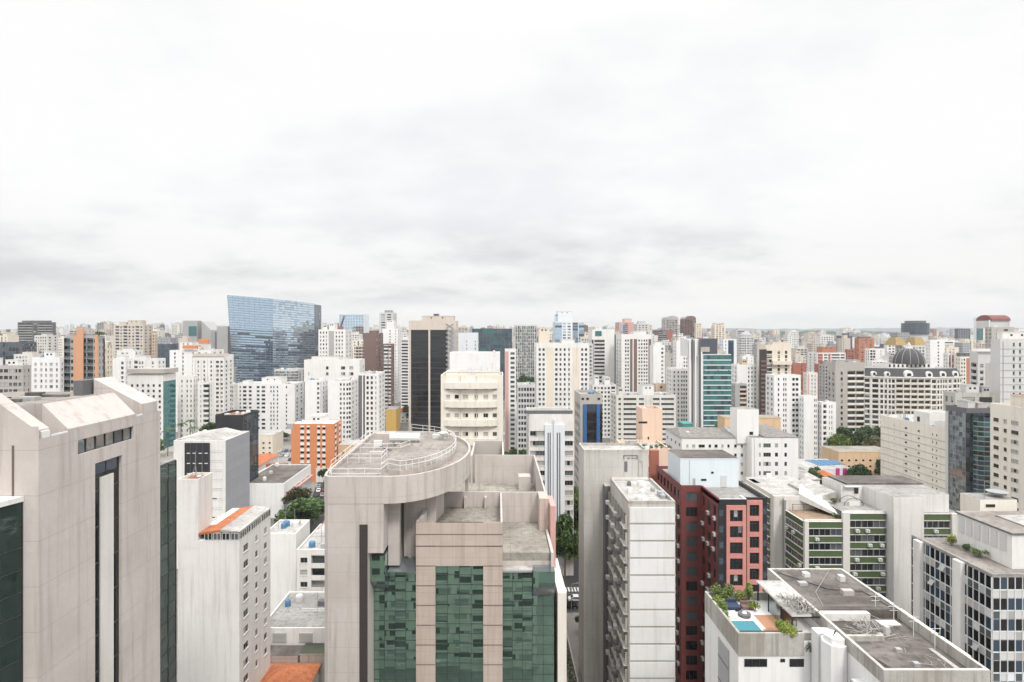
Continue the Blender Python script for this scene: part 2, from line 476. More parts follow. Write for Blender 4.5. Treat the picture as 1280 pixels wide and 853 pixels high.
def win_mesh(w, h, fr, gv, panes, split=False):
    key = (round(w, 2), round(h, 2), fr, gv, panes, split)
    if key in WIN: return WIN[key]
    mb = MB(); t = .06
    def bx(x0, x1, z0, z1, y0=-.05, y1=.02): mb.box(x0, x1, y0, y1, z0, z1, fr, bottom=True)
    bx(-w / 2, w / 2, -h / 2, -h / 2 + t); bx(-w / 2, w / 2, h / 2 - t, h / 2)
    bx(-w / 2, -w / 2 + t, -h / 2 + t, h / 2 - t); bx(w / 2 - t, w / 2, -h / 2 + t, h / 2 - t)
    iw = (w - 2 * t) / panes
    for i in range(1, panes):
        x = -w / 2 + t + i * iw; bx(x - .025, x + .025, -h / 2 + t, h / 2 - t, -.04, .015)
    pm = MB() if split else mb
    for i in range(panes):
        x = -w / 2 + t + i * iw; y = -.012 - (.02 if i % 2 else 0)
        g = gv
        if gv == 'mix': g = ('glass_blind', 'glass_dark')[i % 2]
        pm.poly([(x, y, -h / 2 + t), (x + iw, y, -h / 2 + t), (x + iw, y, h / 2 - t), (x, y, h / 2 - t)], g)
    if gv == 'half':
        pass
    def mk(b, nm):
        me = bpy.data.meshes.new(nm); me.from_pydata(b.v, [], b.f)
        for sl in b.slots: me.materials.append(M(sl))
        me.polygons.foreach_set('material_index', b.mi); me.update(); return me
    me = (mk(mb, 'window'), mk(pm, 'pane')) if split else (mk(mb, 'window'), None)
    WIN[key] = me
    return me
def put_windows(slots, root, fr='frame_grey', gvs=('glass_dark', 'glass_dark', 'glass_mid', 'mix', 'glass_blind'), name='window', limit=100, ac=0.0, rnd=rng, panes=None):
    def dist(s):
        p = s[0].P(s[1], 0, s[2]); x, y = colx(p[0], p[1]), rowy(p[2], p[1])
        return (not (-5 < x < 1285 and y < 860), Vector((p[0], p[1], p[2] - CAM_H)).length)
    slots = sorted(slots, key=dist)
    rest = MB()
    for i, (face, u, z, w, h, r) in enumerate(slots):
        n = panes or max(1, min(4, round(w / .95)))
        me, pane = win_mesh(w, h, fr, rnd.choice(gvs), n, root.location.y < 215)
        p = face.P(u, -r + .05, z)
        if i < limit:
            o = link(name, me, root)
            o.matrix_parent_inverse = Matrix()
            o.location = Vector(p) - root.location; o.rotation_euler = (0, 0, face.ang)
            if pane: q = link('pane', pane, o); q.matrix_parent_inverse = Matrix()
        else:
            face.quad(rest, u - w / 2, u + w / 2, z - h / 2, z + h / 2, rnd.choice(GLV), -r + .02)
    if rest.f: tag(rest.build(name, root), kind='stuff')
    return slots
def ac_units(slots, root, prob, rnd=rng, dz=None, limit=60):
    k = 0
    me = None
    for (face, u, z, w, h, r) in slots:
        if k >= limit: break
        if rnd.random() > prob: continue
        if me is None:
            mb = MB(); mb.box(-.42, .42, -.42, 0, -.3, .3, 'frame_white', bottom=True)
            mb.box(-.3, .3, -.435, -.421, -.22, .22, 'frame_dark', bottom=True)
            mb.box(-.35, -.28, -.42, 0, -.40, -.302, 'frame_grey', bottom=True); mb.box(.28, .35, -.42, 0, -.40, -.302, 'frame_grey', bottom=True)
            me = bpy.data.meshes.new('air_conditioner'); me.from_pydata(mb.v, [], mb.f)
            for sl in mb.slots: me.materials.append(M(sl))
            me.polygons.foreach_set('material_index', mb.mi); me.update()
        o = link('air_conditioner', me, root); o.matrix_parent_inverse = Matrix()
        p = face.P(u + rnd.uniform(-.3, .3) * w, .02, z - h / 2 - .45 if dz is None else z + dz)
        o.location = Vector(p) - root.location; o.rotation_euler = (0, 0, face.ang); k += 1

# ------------------------------------------------------------------ generic building
RECTS = []; MARKS = []; SPANS = []
def roof_bits(root, x0, x1, y0, y1, z, n, rnd, wall):
    """small plant on a roof: tanks, ducts, masts; each a part of the building"""
    for _ in range(n):
        mb = MB(); t = rnd.random(); x = rnd.uniform(x0 + 1.2, x1 - 1.2); y = rnd.uniform(y0 + 1.5, y1 - 1.5)
        if t < .35:
            w, d, h = rnd.uniform(.8, 2), rnd.uniform(.8, 1.6), rnd.uniform(.7, 1.5)
            mb.box(x - w / 2, x + w / 2, y - d / 2, y + d / 2, z + .004, z + h, rnd.choice(['frame_white', 'grey_light', 'grey'])); mb.build('roof_unit', root)
        elif t < .6:
            r = rnd.uniform(.6, 1.0); mb.lathe(x, y, [(r, z + .004), (r * 1.03, z + 1.0), (r * .85, z + 1.35), (.2, z + 1.55)], rnd.choice(['tank_blue', 'frame_white', 'grey_light']), 12); mb.build('water_tank', root)
        else:
            h = rnd.uniform(2.5, 5); mb.tube((x, y, z + .004), (x, y, z + h), .05, 'steel', 5)
            for q in (.6, .75, .9): mb.tube((x - .45 * (1.2 - q), y, z + h * q), (x + .45 * (1.2 - q), y, z + h * q), .025, 'steel', 4)
            mb.build('antenna', root)
def bld(label, x0, x1, y0, y1, zt, wall='white', front='', left='', right='', back=None, short=None, name='apartment_tower', cat='apartment tower',
        fh=3.0, sill=.32, head=.84, top=1.2, r=.28, acc='grey', acc2='grey', bal=None, gl=GLV, roof='roof_grey', objwin=False, fr='frame_grey',
        pent=(), bits=0, zmin=None, ac=0.0, extras=(), line=None, skip=0.0, parapet=.9, curt=None, z0=0.0, group=None, seed=None, gvs=None, side_wall=None, mark=True, panes=None):
    rnd = random.Random(seed if seed is not None else (hash(label) if False else sum(ord(c) * (i + 3) for i, c in enumerate(label))))
    root = empty(name, ((x0 + x1) / 2, y0, z0), label, cat, group)
    mb = MB(); slots = [] if objwin else None
    F = {'front': Face((x0, y0), (x1, y0)), 'right': Face((x1, y0), (x1, y1)), 'back': Face((x1, y1), (x0, y1)), 'left': Face((x0, y1), (x0, y0))}
    sp = {'front': front, 'left': left, 'right': right, 'back': front if back is None else back}
    kw = dict(fh=fh, sill=sill, head=head, top=top, r=r, acc=acc, acc2=acc2, bal=bal, gl=gl, rnd=rnd, skip=skip, line=line, sillp=y0 < 480)
    if not bits and y0 < 520: bits = 4 + rnd.randrange(6)
    for k, f in F.items():
        if curt and k in curt:
            f.quad(mb, 0, f.L, z0, zt, wall, -.12)
            gm = MB(); a = curt[k]; curtain(gm, f, z0 if zmin is None else max(z0, zmin), zt - a.get('top', .8), a['du'], a['dv'], a['gl'], a.get('mul', 'mullion_white'), a.get('tilt', .02), a.get('mw', .08), sp=a.get('sp'), sph=a.get('sph', .8), hm=a.get('hm'), rnd=rnd, vm=a.get('vm', True))
            f.quad(mb, 0, f.L, zt - a.get('top', .8), zt, wall, .08)
            gm.build('curtain_wall', root)
        elif sp[k]:
            vis = (k == 'front') or (k == 'left' and x0 > 0) or (k == 'right' and x1 < 0)
            facade(mb, f, z0, zt, sp[k], wall=(side_wall or wall) if k in ('left', 'right') else wall, slots=slots if (objwin and vis) else None, zmin=zmin, **kw)
        else:
            f.quad(mb, 0, f.L, z0, zt, (side_wall or wall) if k in ('left', 'right') else wall)
    t = .28; zd = zt - parapet
    for (a, b, c, d) in ((x0, x1, y0, y0 + t), (x0, x1, y1 - t, y1), (x0, x0 + t, y0 + t, y1 - t), (x1 - t, x1, y0 + t, y1 - t)):
        mb.poly([(a, c, zt), (b, c, zt), (b, d, zt), (a, d, zt)], wall)
    xi0, xi1, yi0, yi1 = x0 + t, x1 - t, y0 + t, y1 - t
    for a, b in (((xi0, yi0), (xi0, yi1)), ((xi0, yi1), (xi1, yi1)), ((xi1, yi1), (xi1, yi0)), ((xi1, yi0), (xi0, yi0))):
        mb.poly([(a[0], a[1], zd), (b[0], b[1], zd), (b[0], b[1], zt), (a[0], a[1], zt)], wall)
    mb.build('wall', root)
    rm = MB(); rm.poly([(xi0, yi0, zd), (xi1, yi0, zd), (xi1, yi1, zd), (xi0, yi1, zd)], roof); rm.build('roof', root)
    for p in pent:                                       # (u0, u1, v0, v1, height, material): fractions of the roof
        pm = MB(); w = x1 - x0 - .8; d = y1 - y0 - .8
        xa, xb = x0 + .4 + p[0] * w, x0 + .4 + p[1] * w; ya, yb = y0 + .4 + p[2] * d, y0 + .4 + p[3] * d
        m_ = p[5] if len(p) > 5 else wall
        pm.box(xa, xb, ya, yb, zd, zt + p[4], m_, top=roof)
        pm.box(xa - .15, xb + .15, ya - .15, yb + .15, zt + p[4] - .25, zt + p[4] + .003, m_, top=roof, bottom=True)
        if p[4] > 2.5:
            for q in range(2):
                u = xa + (xb - xa) * (.3 + .35 * q); pm.box(u - .5, u + .5, ya - .03, ya - .01, zt + p[4] - 1.9, zt + p[4] - 1.0, 'glass_dark', bottom=True)
        pm.build('penthouse', root)
    if objwin and slots:
        ss = put_windows(slots, root, fr, gvs or ('glass_dark', 'glass_dark', 'glass_mid', 'mix', 'glass_blind'), rnd=rnd, panes=panes)
        if ac: ac_units(ss, root, ac, rnd)
    if bits: roof_bits(root, xi0, xi1, yi0, yi1, zd, bits, rnd, wall)
    for e in extras:                                     # (part name, xa, xb, ya, yb [photo rows/cols on the front plane], out, thickness, material)
        em = MB(); nm, xa, xb, ya, yb, o, th, m_ = e
        em.box(px(xa, 0, y0), px(xb, 0, y0), y0 - o - th, y0 - o, hz(yb, y0), hz(ya, y0), m_, bottom=True); em.build(nm, root)
    RECTS.append((x0, x1, y0, y1))
    if mark and short: MARKS.append((short, (colx(x0, y0) + colx(x1, y0)) / 2, rowy(zt, y0), y0)); SPANS.append((min(colx(x0, y0), colx(x0, y1)), max(colx(x1, y0), colx(x1, y1)), rowy(zt, y0), y0))
    return root
def PB(label, xa, xb, yt, Z, D=16, **kw):
    """building given by its whole silhouette in the photograph (columns xa..xb, roof row yt) at distance Z"""
    sh = kw.pop('sh', .24); off = (xa - CX) if xa > CX else (CX - xb) if xb < CX else 0
    if off > 0 and 'right' not in kw.get('curt', {}):      # keep the visible flank a modest share of the silhouette
        D = max(5.0, min(D, Z * sh * (xb - xa) / off))
    x0 = px(xa, 0, Z + D) if xa > CX else px(xa, 0, Z)
    side = 'left' if xa > CX else 'right'
    if off > 0 and side not in kw and side not in kw.get('curt', {}) and kw.get('front'): kw[side] = '1 w.9 1.6 w.9 1'
    x1 = px(xb, 0, Z + D) if xb < CX else px(xb, 0, Z)
    return bld(label, x0, x1, Z, Z + D, hz(yt, Z), **kw)
# ------------------------------------------------------------------ ground, streets, hills
def mat_ground():
    m, g = new_mat('ground_city'); geo = g.n('ShaderNodeNewGeometry'); P = geo.outputs['Position']
    v = g.n('ShaderNodeTexVoronoi'); v.inputs['Scale'].default_value = .05; v.feature = 'F1'; g.l(P, v.inputs['Vector'])
    nz = g.noise(P, .02, 5, .6); nf = g.noise(P, .6, 5, .65)
    col = g.mix(g.maprange(nz, .40, .62), (.15, .145, .14), (.25, .235, .22))
    col = g.mix(g.math('MULTIPLY', g.maprange(nf, .4, .7), .5), col, (.085, .083, .08))
    gr = g.noise(P, .006, 4, .6)
    col = g.mix(g.maprange(gr, .60, .68), col, (.045, .075, .03))
    b = g.n('ShaderNodeBsdfPrincipled'); g.l(col, b.inputs['Base Color']); b.inputs['Roughness'].default_value = .95; finish(g, b)
mat_ground()
plaster('asphalt', (.055, .055, .058), .25, rough=.9, speck=.2)
plaster('pavement', (.27, .255, .24), .3, rough=.9, speck=.3, panel=None)
plaster('paint_line', (.72, .72, .70), .2)
def sheet(name, x0, x1, y0, y1, z, m):
    mb = MB(); mb.poly([(x0, y0, z), (x1, y0, z), (x1, y1, z), (x0, y1, z)], m); return tag(mb.build(name), kind='structure')
sheet('ground', -6600, 6600, -900, 6700, 0, 'ground_city')
# avenue on the left, receding (x const), side street crossing behind the centre building
mb = MB(); mb.poly([(-70, 190, .008), (-60, 190, .008), (-78, 300, .008), (-93, 300, .008)], 'asphalt'); tag(mb.build('avenue_road'), kind='structure')
sheet('cross_street', -60, 200, 152, 163, .012, 'asphalt')
sheet('centre_street', 14, 27, 163.2, 420, .008, 'asphalt')
def kerb(name, x0, x1, y0, y1):
    mb = MB(); mb.box(x0, x1, y0, y1, 0.004, .14, 'pavement'); return tag(mb.build(name), kind='structure')
kerb('pavement', 10.5, 40, 60, 151.5)
mb = MB(); mb.prism([(-73, 190), (-70.1, 190), (-93.1, 300), (-96, 300)], .004, .14, 'pavement'); tag(mb.build('pavement'), kind='structure')
mb = MB()
for y in range(236, 296, 8): x = -65 - (y - 190) * .186; mb.box(x, x + .2, y, y + 3.5, .010, .016, 'paint_line')
for x in range(-60, 190, 7): mb.box(x, x + 3.2, 157.4, 157.55, .014, .020, 'paint_line')
for i in range(9): mb.box(16 + i * .9, 16.5 + i * .9, 164.2, 167, .014, .020, 'paint_line')
tag(mb.build('road_markings'), kind='structure')
# tree-covered ridges on the horizon
def mat_hill(name, a, b2):
    m, g = new_mat(name); geo = g.n('ShaderNodeNewGeometry'); P = geo.outputs['Position']
    nz = g.noise(P, .012, 6, .7)
    col = g.mix(g.maprange(nz, .42, .6), a, b2)
    b = g.n('ShaderNodeBsdfPrincipled'); g.l(col, b.inputs['Base Color']); b.inputs['Roughness'].default_value = 1; finish(g, b)
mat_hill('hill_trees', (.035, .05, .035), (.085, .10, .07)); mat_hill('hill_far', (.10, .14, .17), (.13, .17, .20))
def ridge(name, Y, xs, prof, depth, m, rough, seed):
    r = random.Random(seed); mb = MB(); n = 160; rows = []
    for j in range(5):
        t = j / 4; row = []
        for i in range(n + 1):
            px_ = xs[0] + (xs[1] - xs[0]) * i / n; k = (px_ - xs[0]) / (xs[1] - xs[0]) * (len(prof) - 1); a = int(min(k, len(prof) - 2)); fr = k - a
            yy = prof[a] * (1 - fr) + prof[a + 1] * fr
            z = (hz(yy, Y)) * math.sin(t * math.pi / 2) + (r.uniform(-rough, rough) if j > 1 else 0)
            row.append((px(px_, 0, Y) , Y + depth * t, max(z, -2)))
        rows.append(row)
    for A, B in zip(rows[:-1], rows[1:]):
        for i in range(n): mb.poly([A[i], A[i + 1], B[i + 1], B[i]], m)
    for i in range(n): mb.poly([(rows[-1][i][0], rows[-1][i][1] + depth, -2), (rows[-1][i + 1][0], rows[-1][i + 1][1] + depth, -2), rows[-1][i + 1], rows[-1][i]][::-1], m)
    return tag(mb.build(name, smooth=False), kind='structure')
ridge('wooded_hill', 3300, (870, 1150), [424, 417, 415, 416, 415, 417, 416, 418, 414, 415, 419, 425], 500, 'hill_trees', 5, 3)
ridge('far_hills', 5600, (-80, 1400), [412, 411, 412, 411, 410, 412, 413, 412, 410, 412, 411, 410, 411, 410, 409, 411, 412], 500, 'hill_far', 5, 5)

# ------------------------------------------------------------------ trees
def leaf_cloud(mb, lobes, n, size, mats, rnd, squash=.8):
    """many small leaf clumps scattered near the surface and inside several lobes"""
    tot = sum(l[3] ** 2 for l in lobes)
    for (x, y, z, r) in lobes:
        k = int(n * r * r / tot)
        for _ in range(k):
            th = rnd.uniform(0, 2 * math.pi); cz = rnd.uniform(-.75, 1); rr = r * (rnd.random() ** .33) * rnd.uniform(.82, 1.12)
            sx = math.sqrt(max(0, 1 - cz * cz))
            c = Vector((x + rr * sx * math.cos(th), y + rr * sx * math.sin(th), z + rr * cz * squash))
            u = Vector((rnd.gauss(0, 1), rnd.gauss(0, 1), rnd.gauss(0, .6))).normalized(); w = u.orthogonal().normalized()
            w = (w + u.cross(w) * rnd.uniform(-1, 1)).normalized(); s = size * rnd.uniform(.6, 1.4)
            mb.poly([c - u * s, c - w * s * .55, c + u * s, c + w * s * .55], rnd.choice(mats))
def make_tree_meshes(h, w, seed, mats, n=2600, size=.28):
    rnd = random.Random(seed)
    tr = MB(); top = Vector((rnd.uniform(-.3, .3), rnd.uniform(-.3, .3), h * .42))
    tr.tube((0, 0, 0), top, h * .028, 'bark', 8, h * .018)
    lobes = []
    for i in range(rnd.randint(8, 11)):
        a = rnd.uniform(0, 2 * math.pi); d = w * .5 * rnd.uniform(.15, .78); zz = h * rnd.uniform(.48, .85) - d * .25
        r = w * rnd.uniform(.16, .27); lobes.append((d * math.cos(a), d * math.sin(a), zz, r))
        tr.tube(top, (d * math.cos(a) * .8, d * math.sin(a) * .8, zz - r * .2), h * .012, 'bark', 5, h * .004)
    lobes.append((0, 0, h * .82, w * .24))
    cr = MB(); leaf_cloud(cr, lobes, n, size, mats, rnd)
    return tr, cr
def mesh_of(mb, name):
    me = bpy.data.meshes.new(name); me.from_pydata(mb.v, [], mb.f)
    for sl in mb.slots: me.materials.append(M(sl))
    me.polygons.foreach_set('material_index', mb.mi); me.update(); return me
TREES = {}
def tree(label, x, y, h, w, kind='mid', z=0, group=None, var=0, name='broadleaf_tree'):
    key = (kind, var)
    if key not in TREES:
        mats = {'deep': ['leaf_deep', 'leaf_deep', 'leaf_mid'], 'mid': ['leaf_mid', 'leaf_mid', 'leaf_deep'], 'lime': ['leaf_mid', 'leaf_lime', 'leaf_mid'], 'dry': ['leaf_dry', 'leaf_olive', 'leaf_olive']}[kind]
        a, b = make_tree_meshes(10, 9, 11 + var * 7 + len(kind), mats, n=5200, size=.36)
        TREES[key] = (mesh_of(a, 'trunk'), mesh_of(b, 'crown'))
    root = empty(name, (x, y, z), label, 'tree', group)
    for nm, me in zip(('trunk', 'crown'), TREES[key]):
        o = link(nm, me, root); o.matrix_parent_inverse = Matrix()
    root.scale = (w / 9, w / 9, h / 10); root.rotation_euler.z = rng.uniform(0, 6)
    return root
def palm(label, x, y, h, z=0, group='palms beside the glass-sided block'):
    root = empty('palm_tree', (x, y, z), label, 'palm', group); r = random.Random(int(x * 7 + y))
    t = MB(); t.tube((0, 0, 0), (.3, 0, h), .24, 'bark', 7, .16); o = t.build('trunk', root); o.matrix_parent_inverse = Matrix()
    c = MB()
    for i in range(22):
        a = i * 2.4; L = r.uniform(2.6, 3.8); up = r.uniform(.1, 1.1); d = Vector((math.cos(a), math.sin(a), 0)); side = Vector((-d.y, d.x, 0))
        prev = Vector((.3, 0, h)); 
        for k in range(1, 8):
            q = k / 7; p = Vector((.3, 0, h)) + d * L * q + Vector((0, 0, up * L * .5 * q - L * .75 * q * q)); wd = .42 * math.sin(math.pi * (.12 + .85 * q))
            for sgn in (-1, 1):
                c.poly([prev, p, p + side * sgn * wd - Vector((0, 0, wd * .7)) + d * .2, prev + side * sgn * wd * .9 - Vector((0, 0, wd * .6)) + d * .1], r.choice(['leaf_mid', 'leaf_deep']))
            prev = p
    o = c.build('crown', root); o.matrix_parent_inverse = Matrix()
    return root
def bush(name, label, x, y, z, r, h, mats, n=260, size=.12, cat='plant', group=None, seed=1):
    rnd = random.Random(seed); mb = MB()
    lobes = [(x + rnd.uniform(-.6, .6) * r, y + rnd.uniform(-.6, .6) * r, z + h * rnd.uniform(.35, .72), r * rnd.uniform(.4, .7)) for _ in range(5)]
    leaf_cloud(mb, lobes, n, size, mats, rnd, squash=h / max(r, .1) * .6)
    for l in lobes: mb.tube((x, y, z), (l[0], l[1], l[2]), .025, 'bark', 4)
    o = mb.build(name); return tag(o, label, cat, group)
# ------------------------------------------------------------------ photographer's own tower (seen only as a reflection)
bld('pale green apartment tower behind the camera mirrored in green glass', -17, 20, -16, -1.5, 88, wall='grey_light', front='', back='(1 w1.6 .5 w1.0 .5 w1.6)*5 1', short=None, sill=.25, head=.8, side_wall='grey_light', parapet=.9, name='apartment_tower')
bld('pale apartment block below the frame in front of the round-decked tower', -30, 9, 26, 44, 41, wall='offwhite', front='', back='(.5 w2.6 .5 w2.0 .4)*4 .6', short=None, sill=.22, head=.72, fh=3.0, gl=['glass_dark', 'glass_black', 'glass_dark', 'glass_blind'], parapet=.9, name='apartment_block', cat='apartment block', top=.9)
RECTS.clear()

# ------------------------------------------------------------------ A: pink concrete office tower, left
def tower_left():
    root = empty('office_tower', (-45, 45, 0), 'pinkish bare concrete tower with sloped roof slabs and long vertical slit window', 'office tower')
    X = -36.3; Y0, Y1 = 45.0, 61.2; W = 'pink_concrete'; zt = 66.5
    f = Face((X, Y0), (X, Y1)); mb = MB()
    # right-hand side wall with the long slit and the strip window
    ya, yb = 51.3, 55.0; ua, ub = ya - Y0, yb - Y0; zs = 63.1; sa, sb = 4.2, 11.7; z0s, z1s = 64.35, 65.6
    f.quad(mb, 0, ua, 0, z0s, W); f.quad(mb, ub, f.L, 0, z0s, W); f.quad(mb, ua, ub, zs, z0s, W)
    f.quad(mb, 0, f.L, z1s, zt, W); f.quad(mb, 0, sa, z0s, z1s, W); f.quad(mb, sb, f.L, z0s, z1s, W)
    f.reveal(mb, ua, ub, 0, zs, .32, W); f.quad(mb, ua, ub, 0, zs, 'glass_black', -.32); f.reveal(mb, sa, sb, z0s, z1s, .3, W)
    f.slab(mb, ua + 1.0, ub - .95, -.31, -.18, 0, zs - 1.5, 'offwhite')              # concrete blade inside the slit
    # front wall with a chamfered corner pier, back and far sides
    g = Face((-52, Y0), (X, Y0)); g.quad(mb, 0, g.L, 0, zt + 1.0, W)
    g.slab(mb, g.L - 2.1, g.L - 1.95, .002, .05, 0, 66, 'stone_joint')
    Face((X, Y1), (-52, Y1)).quad(mb, 0, 15.7, 0, zt, W); Face((-52, Y1), (-52, Y0)).quad(mb, 0, Y1 - Y0, 0, zt, W)
    mb.build('wall', root)
    rf = MB(); rf.poly([(-52, Y0, 66.0), (X, Y0, 66.0), (X, Y1, 66.0), (-52, Y1, 66.0)], 'roof_warm')
    rf.box(-52, -40.9, 46.4, 60.8, 66.003, 68.6, W, top='roof_warm'); rf.build('roof', root)
    # sloped slabs: two side ones higher than the middle one, recesses between
    def slope(name, y0, y1, xa, za, xb, zb, m='pink_concrete', th=.5):
        s = MB()
        s.hexa([(xa, y0, 66.003), (xb, y0, 66.003), (xb, y1, 66.003), (xa, y1, 66.003)][::1], [(xa, y0, za), (xb, y0, zb), (xb, y1, zb), (xa, y1, za)], m); return s.build(name, root)
    slope('sloped_slab', 45.02, 46.3, -40.4, 70.0, -36.5, 67.2)
    slope('sloped_slab', 48.2, 57.2, -38.6, 68.9, -36.4, 66.75, 'pink_concrete')
    slope('sloped_slab', 58.3, 61.0, -41.4, 70.2, -36.5, 67.6)
    s = MB(); s.box(-36.45, -36.31, 46.4, 48.1, 66.4, 66.62, 'rail_white', bottom=True); s.build('edge_rail', root); s = MB(); s.box(-36.45, -36.31, 57.3, 58.2, 66.4, 66.62, 'rail_white', bottom=True); s.build('edge_rail', root); s = MB()
    s.box(-37.1, -36.35, 45.4, 46.2, 66.2, 67.05, 'white', bottom=True); s.build('white_sill', root)
    s = MB(); s.box(-42.5, -41.6, 57.0, 59.6, 68.602, 70.1, 'grey_dark'); s.build('roof_louvre', root)
    for k in range(14):                                                   # loose planks and sheets lying on the flat roof
        s = MB(); x = rng.uniform(-50.5, -42.6); y = rng.uniform(47, 57); a = rng.uniform(.2, .9); s.box(x, x + rng.uniform(1.0, 2.6), y, y + a, 68.604, 68.604 + rng.uniform(.1, .45), rng.choice(['roof_dark', 'roof_light', 'roof_brown', 'grey'])); s.build('roof_sheet', root)
    for i in range(6):
        s = MB(); u0 = sa + i * (sb - sa) / 6; u1 = u0 + (sb - sa) / 6
        f.quad(s, u0 + .05, u1 - .05, z0s + .05, z1s - .05, 'glass_mirror' if i not in (4,) else 'glass_mid', -.28)
        for q in (u0, u1 - .05): f.slab(s, q, q + .05, -.29, -.20, z0s, z1s, 'frame_dark')
        f.slab(s, u0 + .05, u1 - .05, -.29, -.2, z0s, z0s + .05, 'frame_dark'); f.slab(s, u0 + .05, u1 - .05, -.29, -.2, z1s - .05, z1s, 'frame_dark'); s.build('window', root)
    s = MB(); 
    for i in range(20): f.slab(s, ua + .02, ub - .02, -.315, -.29, 1 + i * 3.3, 1.15 + i * 3.3, 'frame_dark')
    f.quad(s, ua + .3, ub - .3, zs - 1.1, zs - .15, 'glass_navy', -.30); f.slab(s, ua + 1.8, ua + 1.86, -.30, -.26, zs - 1.1, zs - .15, 'frame_dark'); s.build('slit_window', root)
    # glass bay in front (far left) with a pale capping
    b = MB(); p = [(-60, 41.0), (-38.1, 43.3), (-37.6, 44.98), (-60, 44.98)]
    b.prism(p, 0, 61.6, 'glass_greenblack', top='pink_concrete'); b.build('glass_bay', root)
    c = MB(); q = [(-60, 40.8), (-38.0, 43.1), (-37.45, 44.97), (-60, 44.97)]; c.prism(q, 61.6, 62.0, 'white_worn'); c.build('bay_coping', root)
    gm = MB(); curtain(gm, Face(p[0], p[1]), 0, 61.5, 1.6, 1.75, ['glass_deepgreen'] * 5 + ['glass_mid', 'glass_tealgreen', 'glass_tealgreen', 'glass_blind'], 'frame_dark', .012, .06, .03); curtain(gm, Face(p[1], p[2]), 0, 61.5, 1.6, 1.75, ['glass_greenblack'], 'frame_dark', .01, .06, .03); gm.build('curtain_wall', root)
    # green glass wing behind the far corner
    w = MB(); w.box(-44, -36.4, 61.22, 64.3, 0, 60.6, 'grey_dark', top='roof_grey'); w.build('rear_wing', root)
    gm = MB(); curtain(gm, Face((-36.38, 61.25), (-36.38, 64.3)), 0, 60.5, 1.5, 1.75, 'glass_deepgreen', 'frame_dark', .03, .05, .04); gm.build('curtain_wall', root)
    RECTS.append((-60, -34, 40, 73)); MARKS.append(('pinkish concrete tower', 100, 500, 45))
tower_left()

# ------------------------------------------------------------------ B: white narrow tower with terracotta roof strip
def white_narrow():
    r = bld('narrow white tower with orange tiled roof strip beside a taller blank stair block', -56.2, -45.4, 100, 113.7, 38.0, wall='white_worn', right='1.3 w1.5 2.4 w.85 2.3 w1.1 1.4', side_wall='white',
            short='narrow white tower with the orange roof strip', objwin=True, fh=2.95, sill=.36, head=.78, top=.6, r=.15, zmin=8, panes=2, parapet=.3, roof='roof_light')
    top = MB(); z0, z1 = 38.0, 39.9
    top.box(-52.9, -45.38, 99.98, 113.72, z0 + .003, z0 + .35, 'white', bottom=True)
    top.box(-52.9, -46.2, 104, 113.6, z0 + .36, z1 - .12, 'white'); top.build('attic_wall', r)
    rf = MB(); rf.hexa([(-48.7, 99.9, z1 - .1), (-45.3, 99.9, z1 - .1), (-45.3, 113.8, z1 - .1), (-48.7, 113.8, z1 - .1)], [(-48.7, 99.9, z1 + .35), (-45.3, 99.9, z1 + .02), (-45.3, 113.8, z1 + .02), (-48.7, 113.8, z1 + .35)], 'roof_light'); rf.build('attic_roof', r)
    t = MB(); t.hexa([(-52.55, 99.9, z0 + 1.3), (-48.72, 99.9, z1 - .1), (-48.72, 113.8, z1 - .1), (-52.55, 113.8, z0 + 1.3)], [(-52.55, 99.9, z0 + 1.6), (-48.72, 99.9, z1 + .35), (-48.72, 113.8, z1 + .35), (-52.55, 113.8, z0 + 1.6)], 'terracotta'); t.build('tiled_roof', r)
    for f, n in ((Face((-51.6, 100.0), (-45.42, 100.0)), 4), (Face((-45.42, 100.0), (-45.42, 113.7)), 3)):
        for i in range(n):
            w = MB(); u0 = f.L * i / n + .1; u1 = f.L * (i + 1) / n - .1
            f.quad(w, u0, u1, z0 + .4, z1 - .25, 'glass_mid' if i % 2 else 'glass_dark', .05)
            m = max(2, round((u1 - u0) / .8))
            for k in range(m + 1): q = u0 + (u1 - u0 - .08) * k / m; f.slab(w, q, q + .08, .0, .1, z0 + .36, z1 - .2, 'frame_white')
            f.slab(w, u0, u1, .051, .09, z0 + .36, z0 + .46, 'frame_white'); f.slab(w, u0, u1, .051, .09, z1 - .3, z1 - .2, 'frame_white'); w.build('attic_window', r)
    s = MB(); s.box(-56.2, -52.6, 99.97, 104.9, 37.0, 48.6, 'white_worn', top='terracotta_old')
    for (a, b, c, d) in ((-56.2, -52.6, 99.97, 100.2), (-56.2, -52.6, 104.7, 104.9), (-56.2, -56.0, 100.2, 104.7), (-52.8, -52.6, 100.2, 104.7)): s.box(a, b, c, d, 48.603, 49.1, 'white_worn')
    s.build('stair_block', r)
    a = MB(); a.tube((-54.2, 102, 48.6), (-54.2, 102, 53.6), .06, 'steel'); 
    for dx, dy in ((-.7, -.5), (.7, -.5), (0, .8)): a.tube((-54.2 + dx, 102 + dy, 48.6), (-54.2, 102, 51), .04, 'steel')
    a.tube((-51.9 - .9, 101.6, 48.6), (-52.8, 101.6, 51.6), .04, 'steel'); a.build('antenna', r)
    d = MB(); d.lathe(-52.95, 100.9, [(.05, 49.1), (.35, 49.3), (.42, 49.45)], 'frame_white', 12); d.build('satellite_dish', r)
    p = MB(); p.tube((-51.9, 104.9, 39), (-51.9, 104.9, 41.2), .12, 'white'); p.build('vent_pipe', r)
white_narrow()

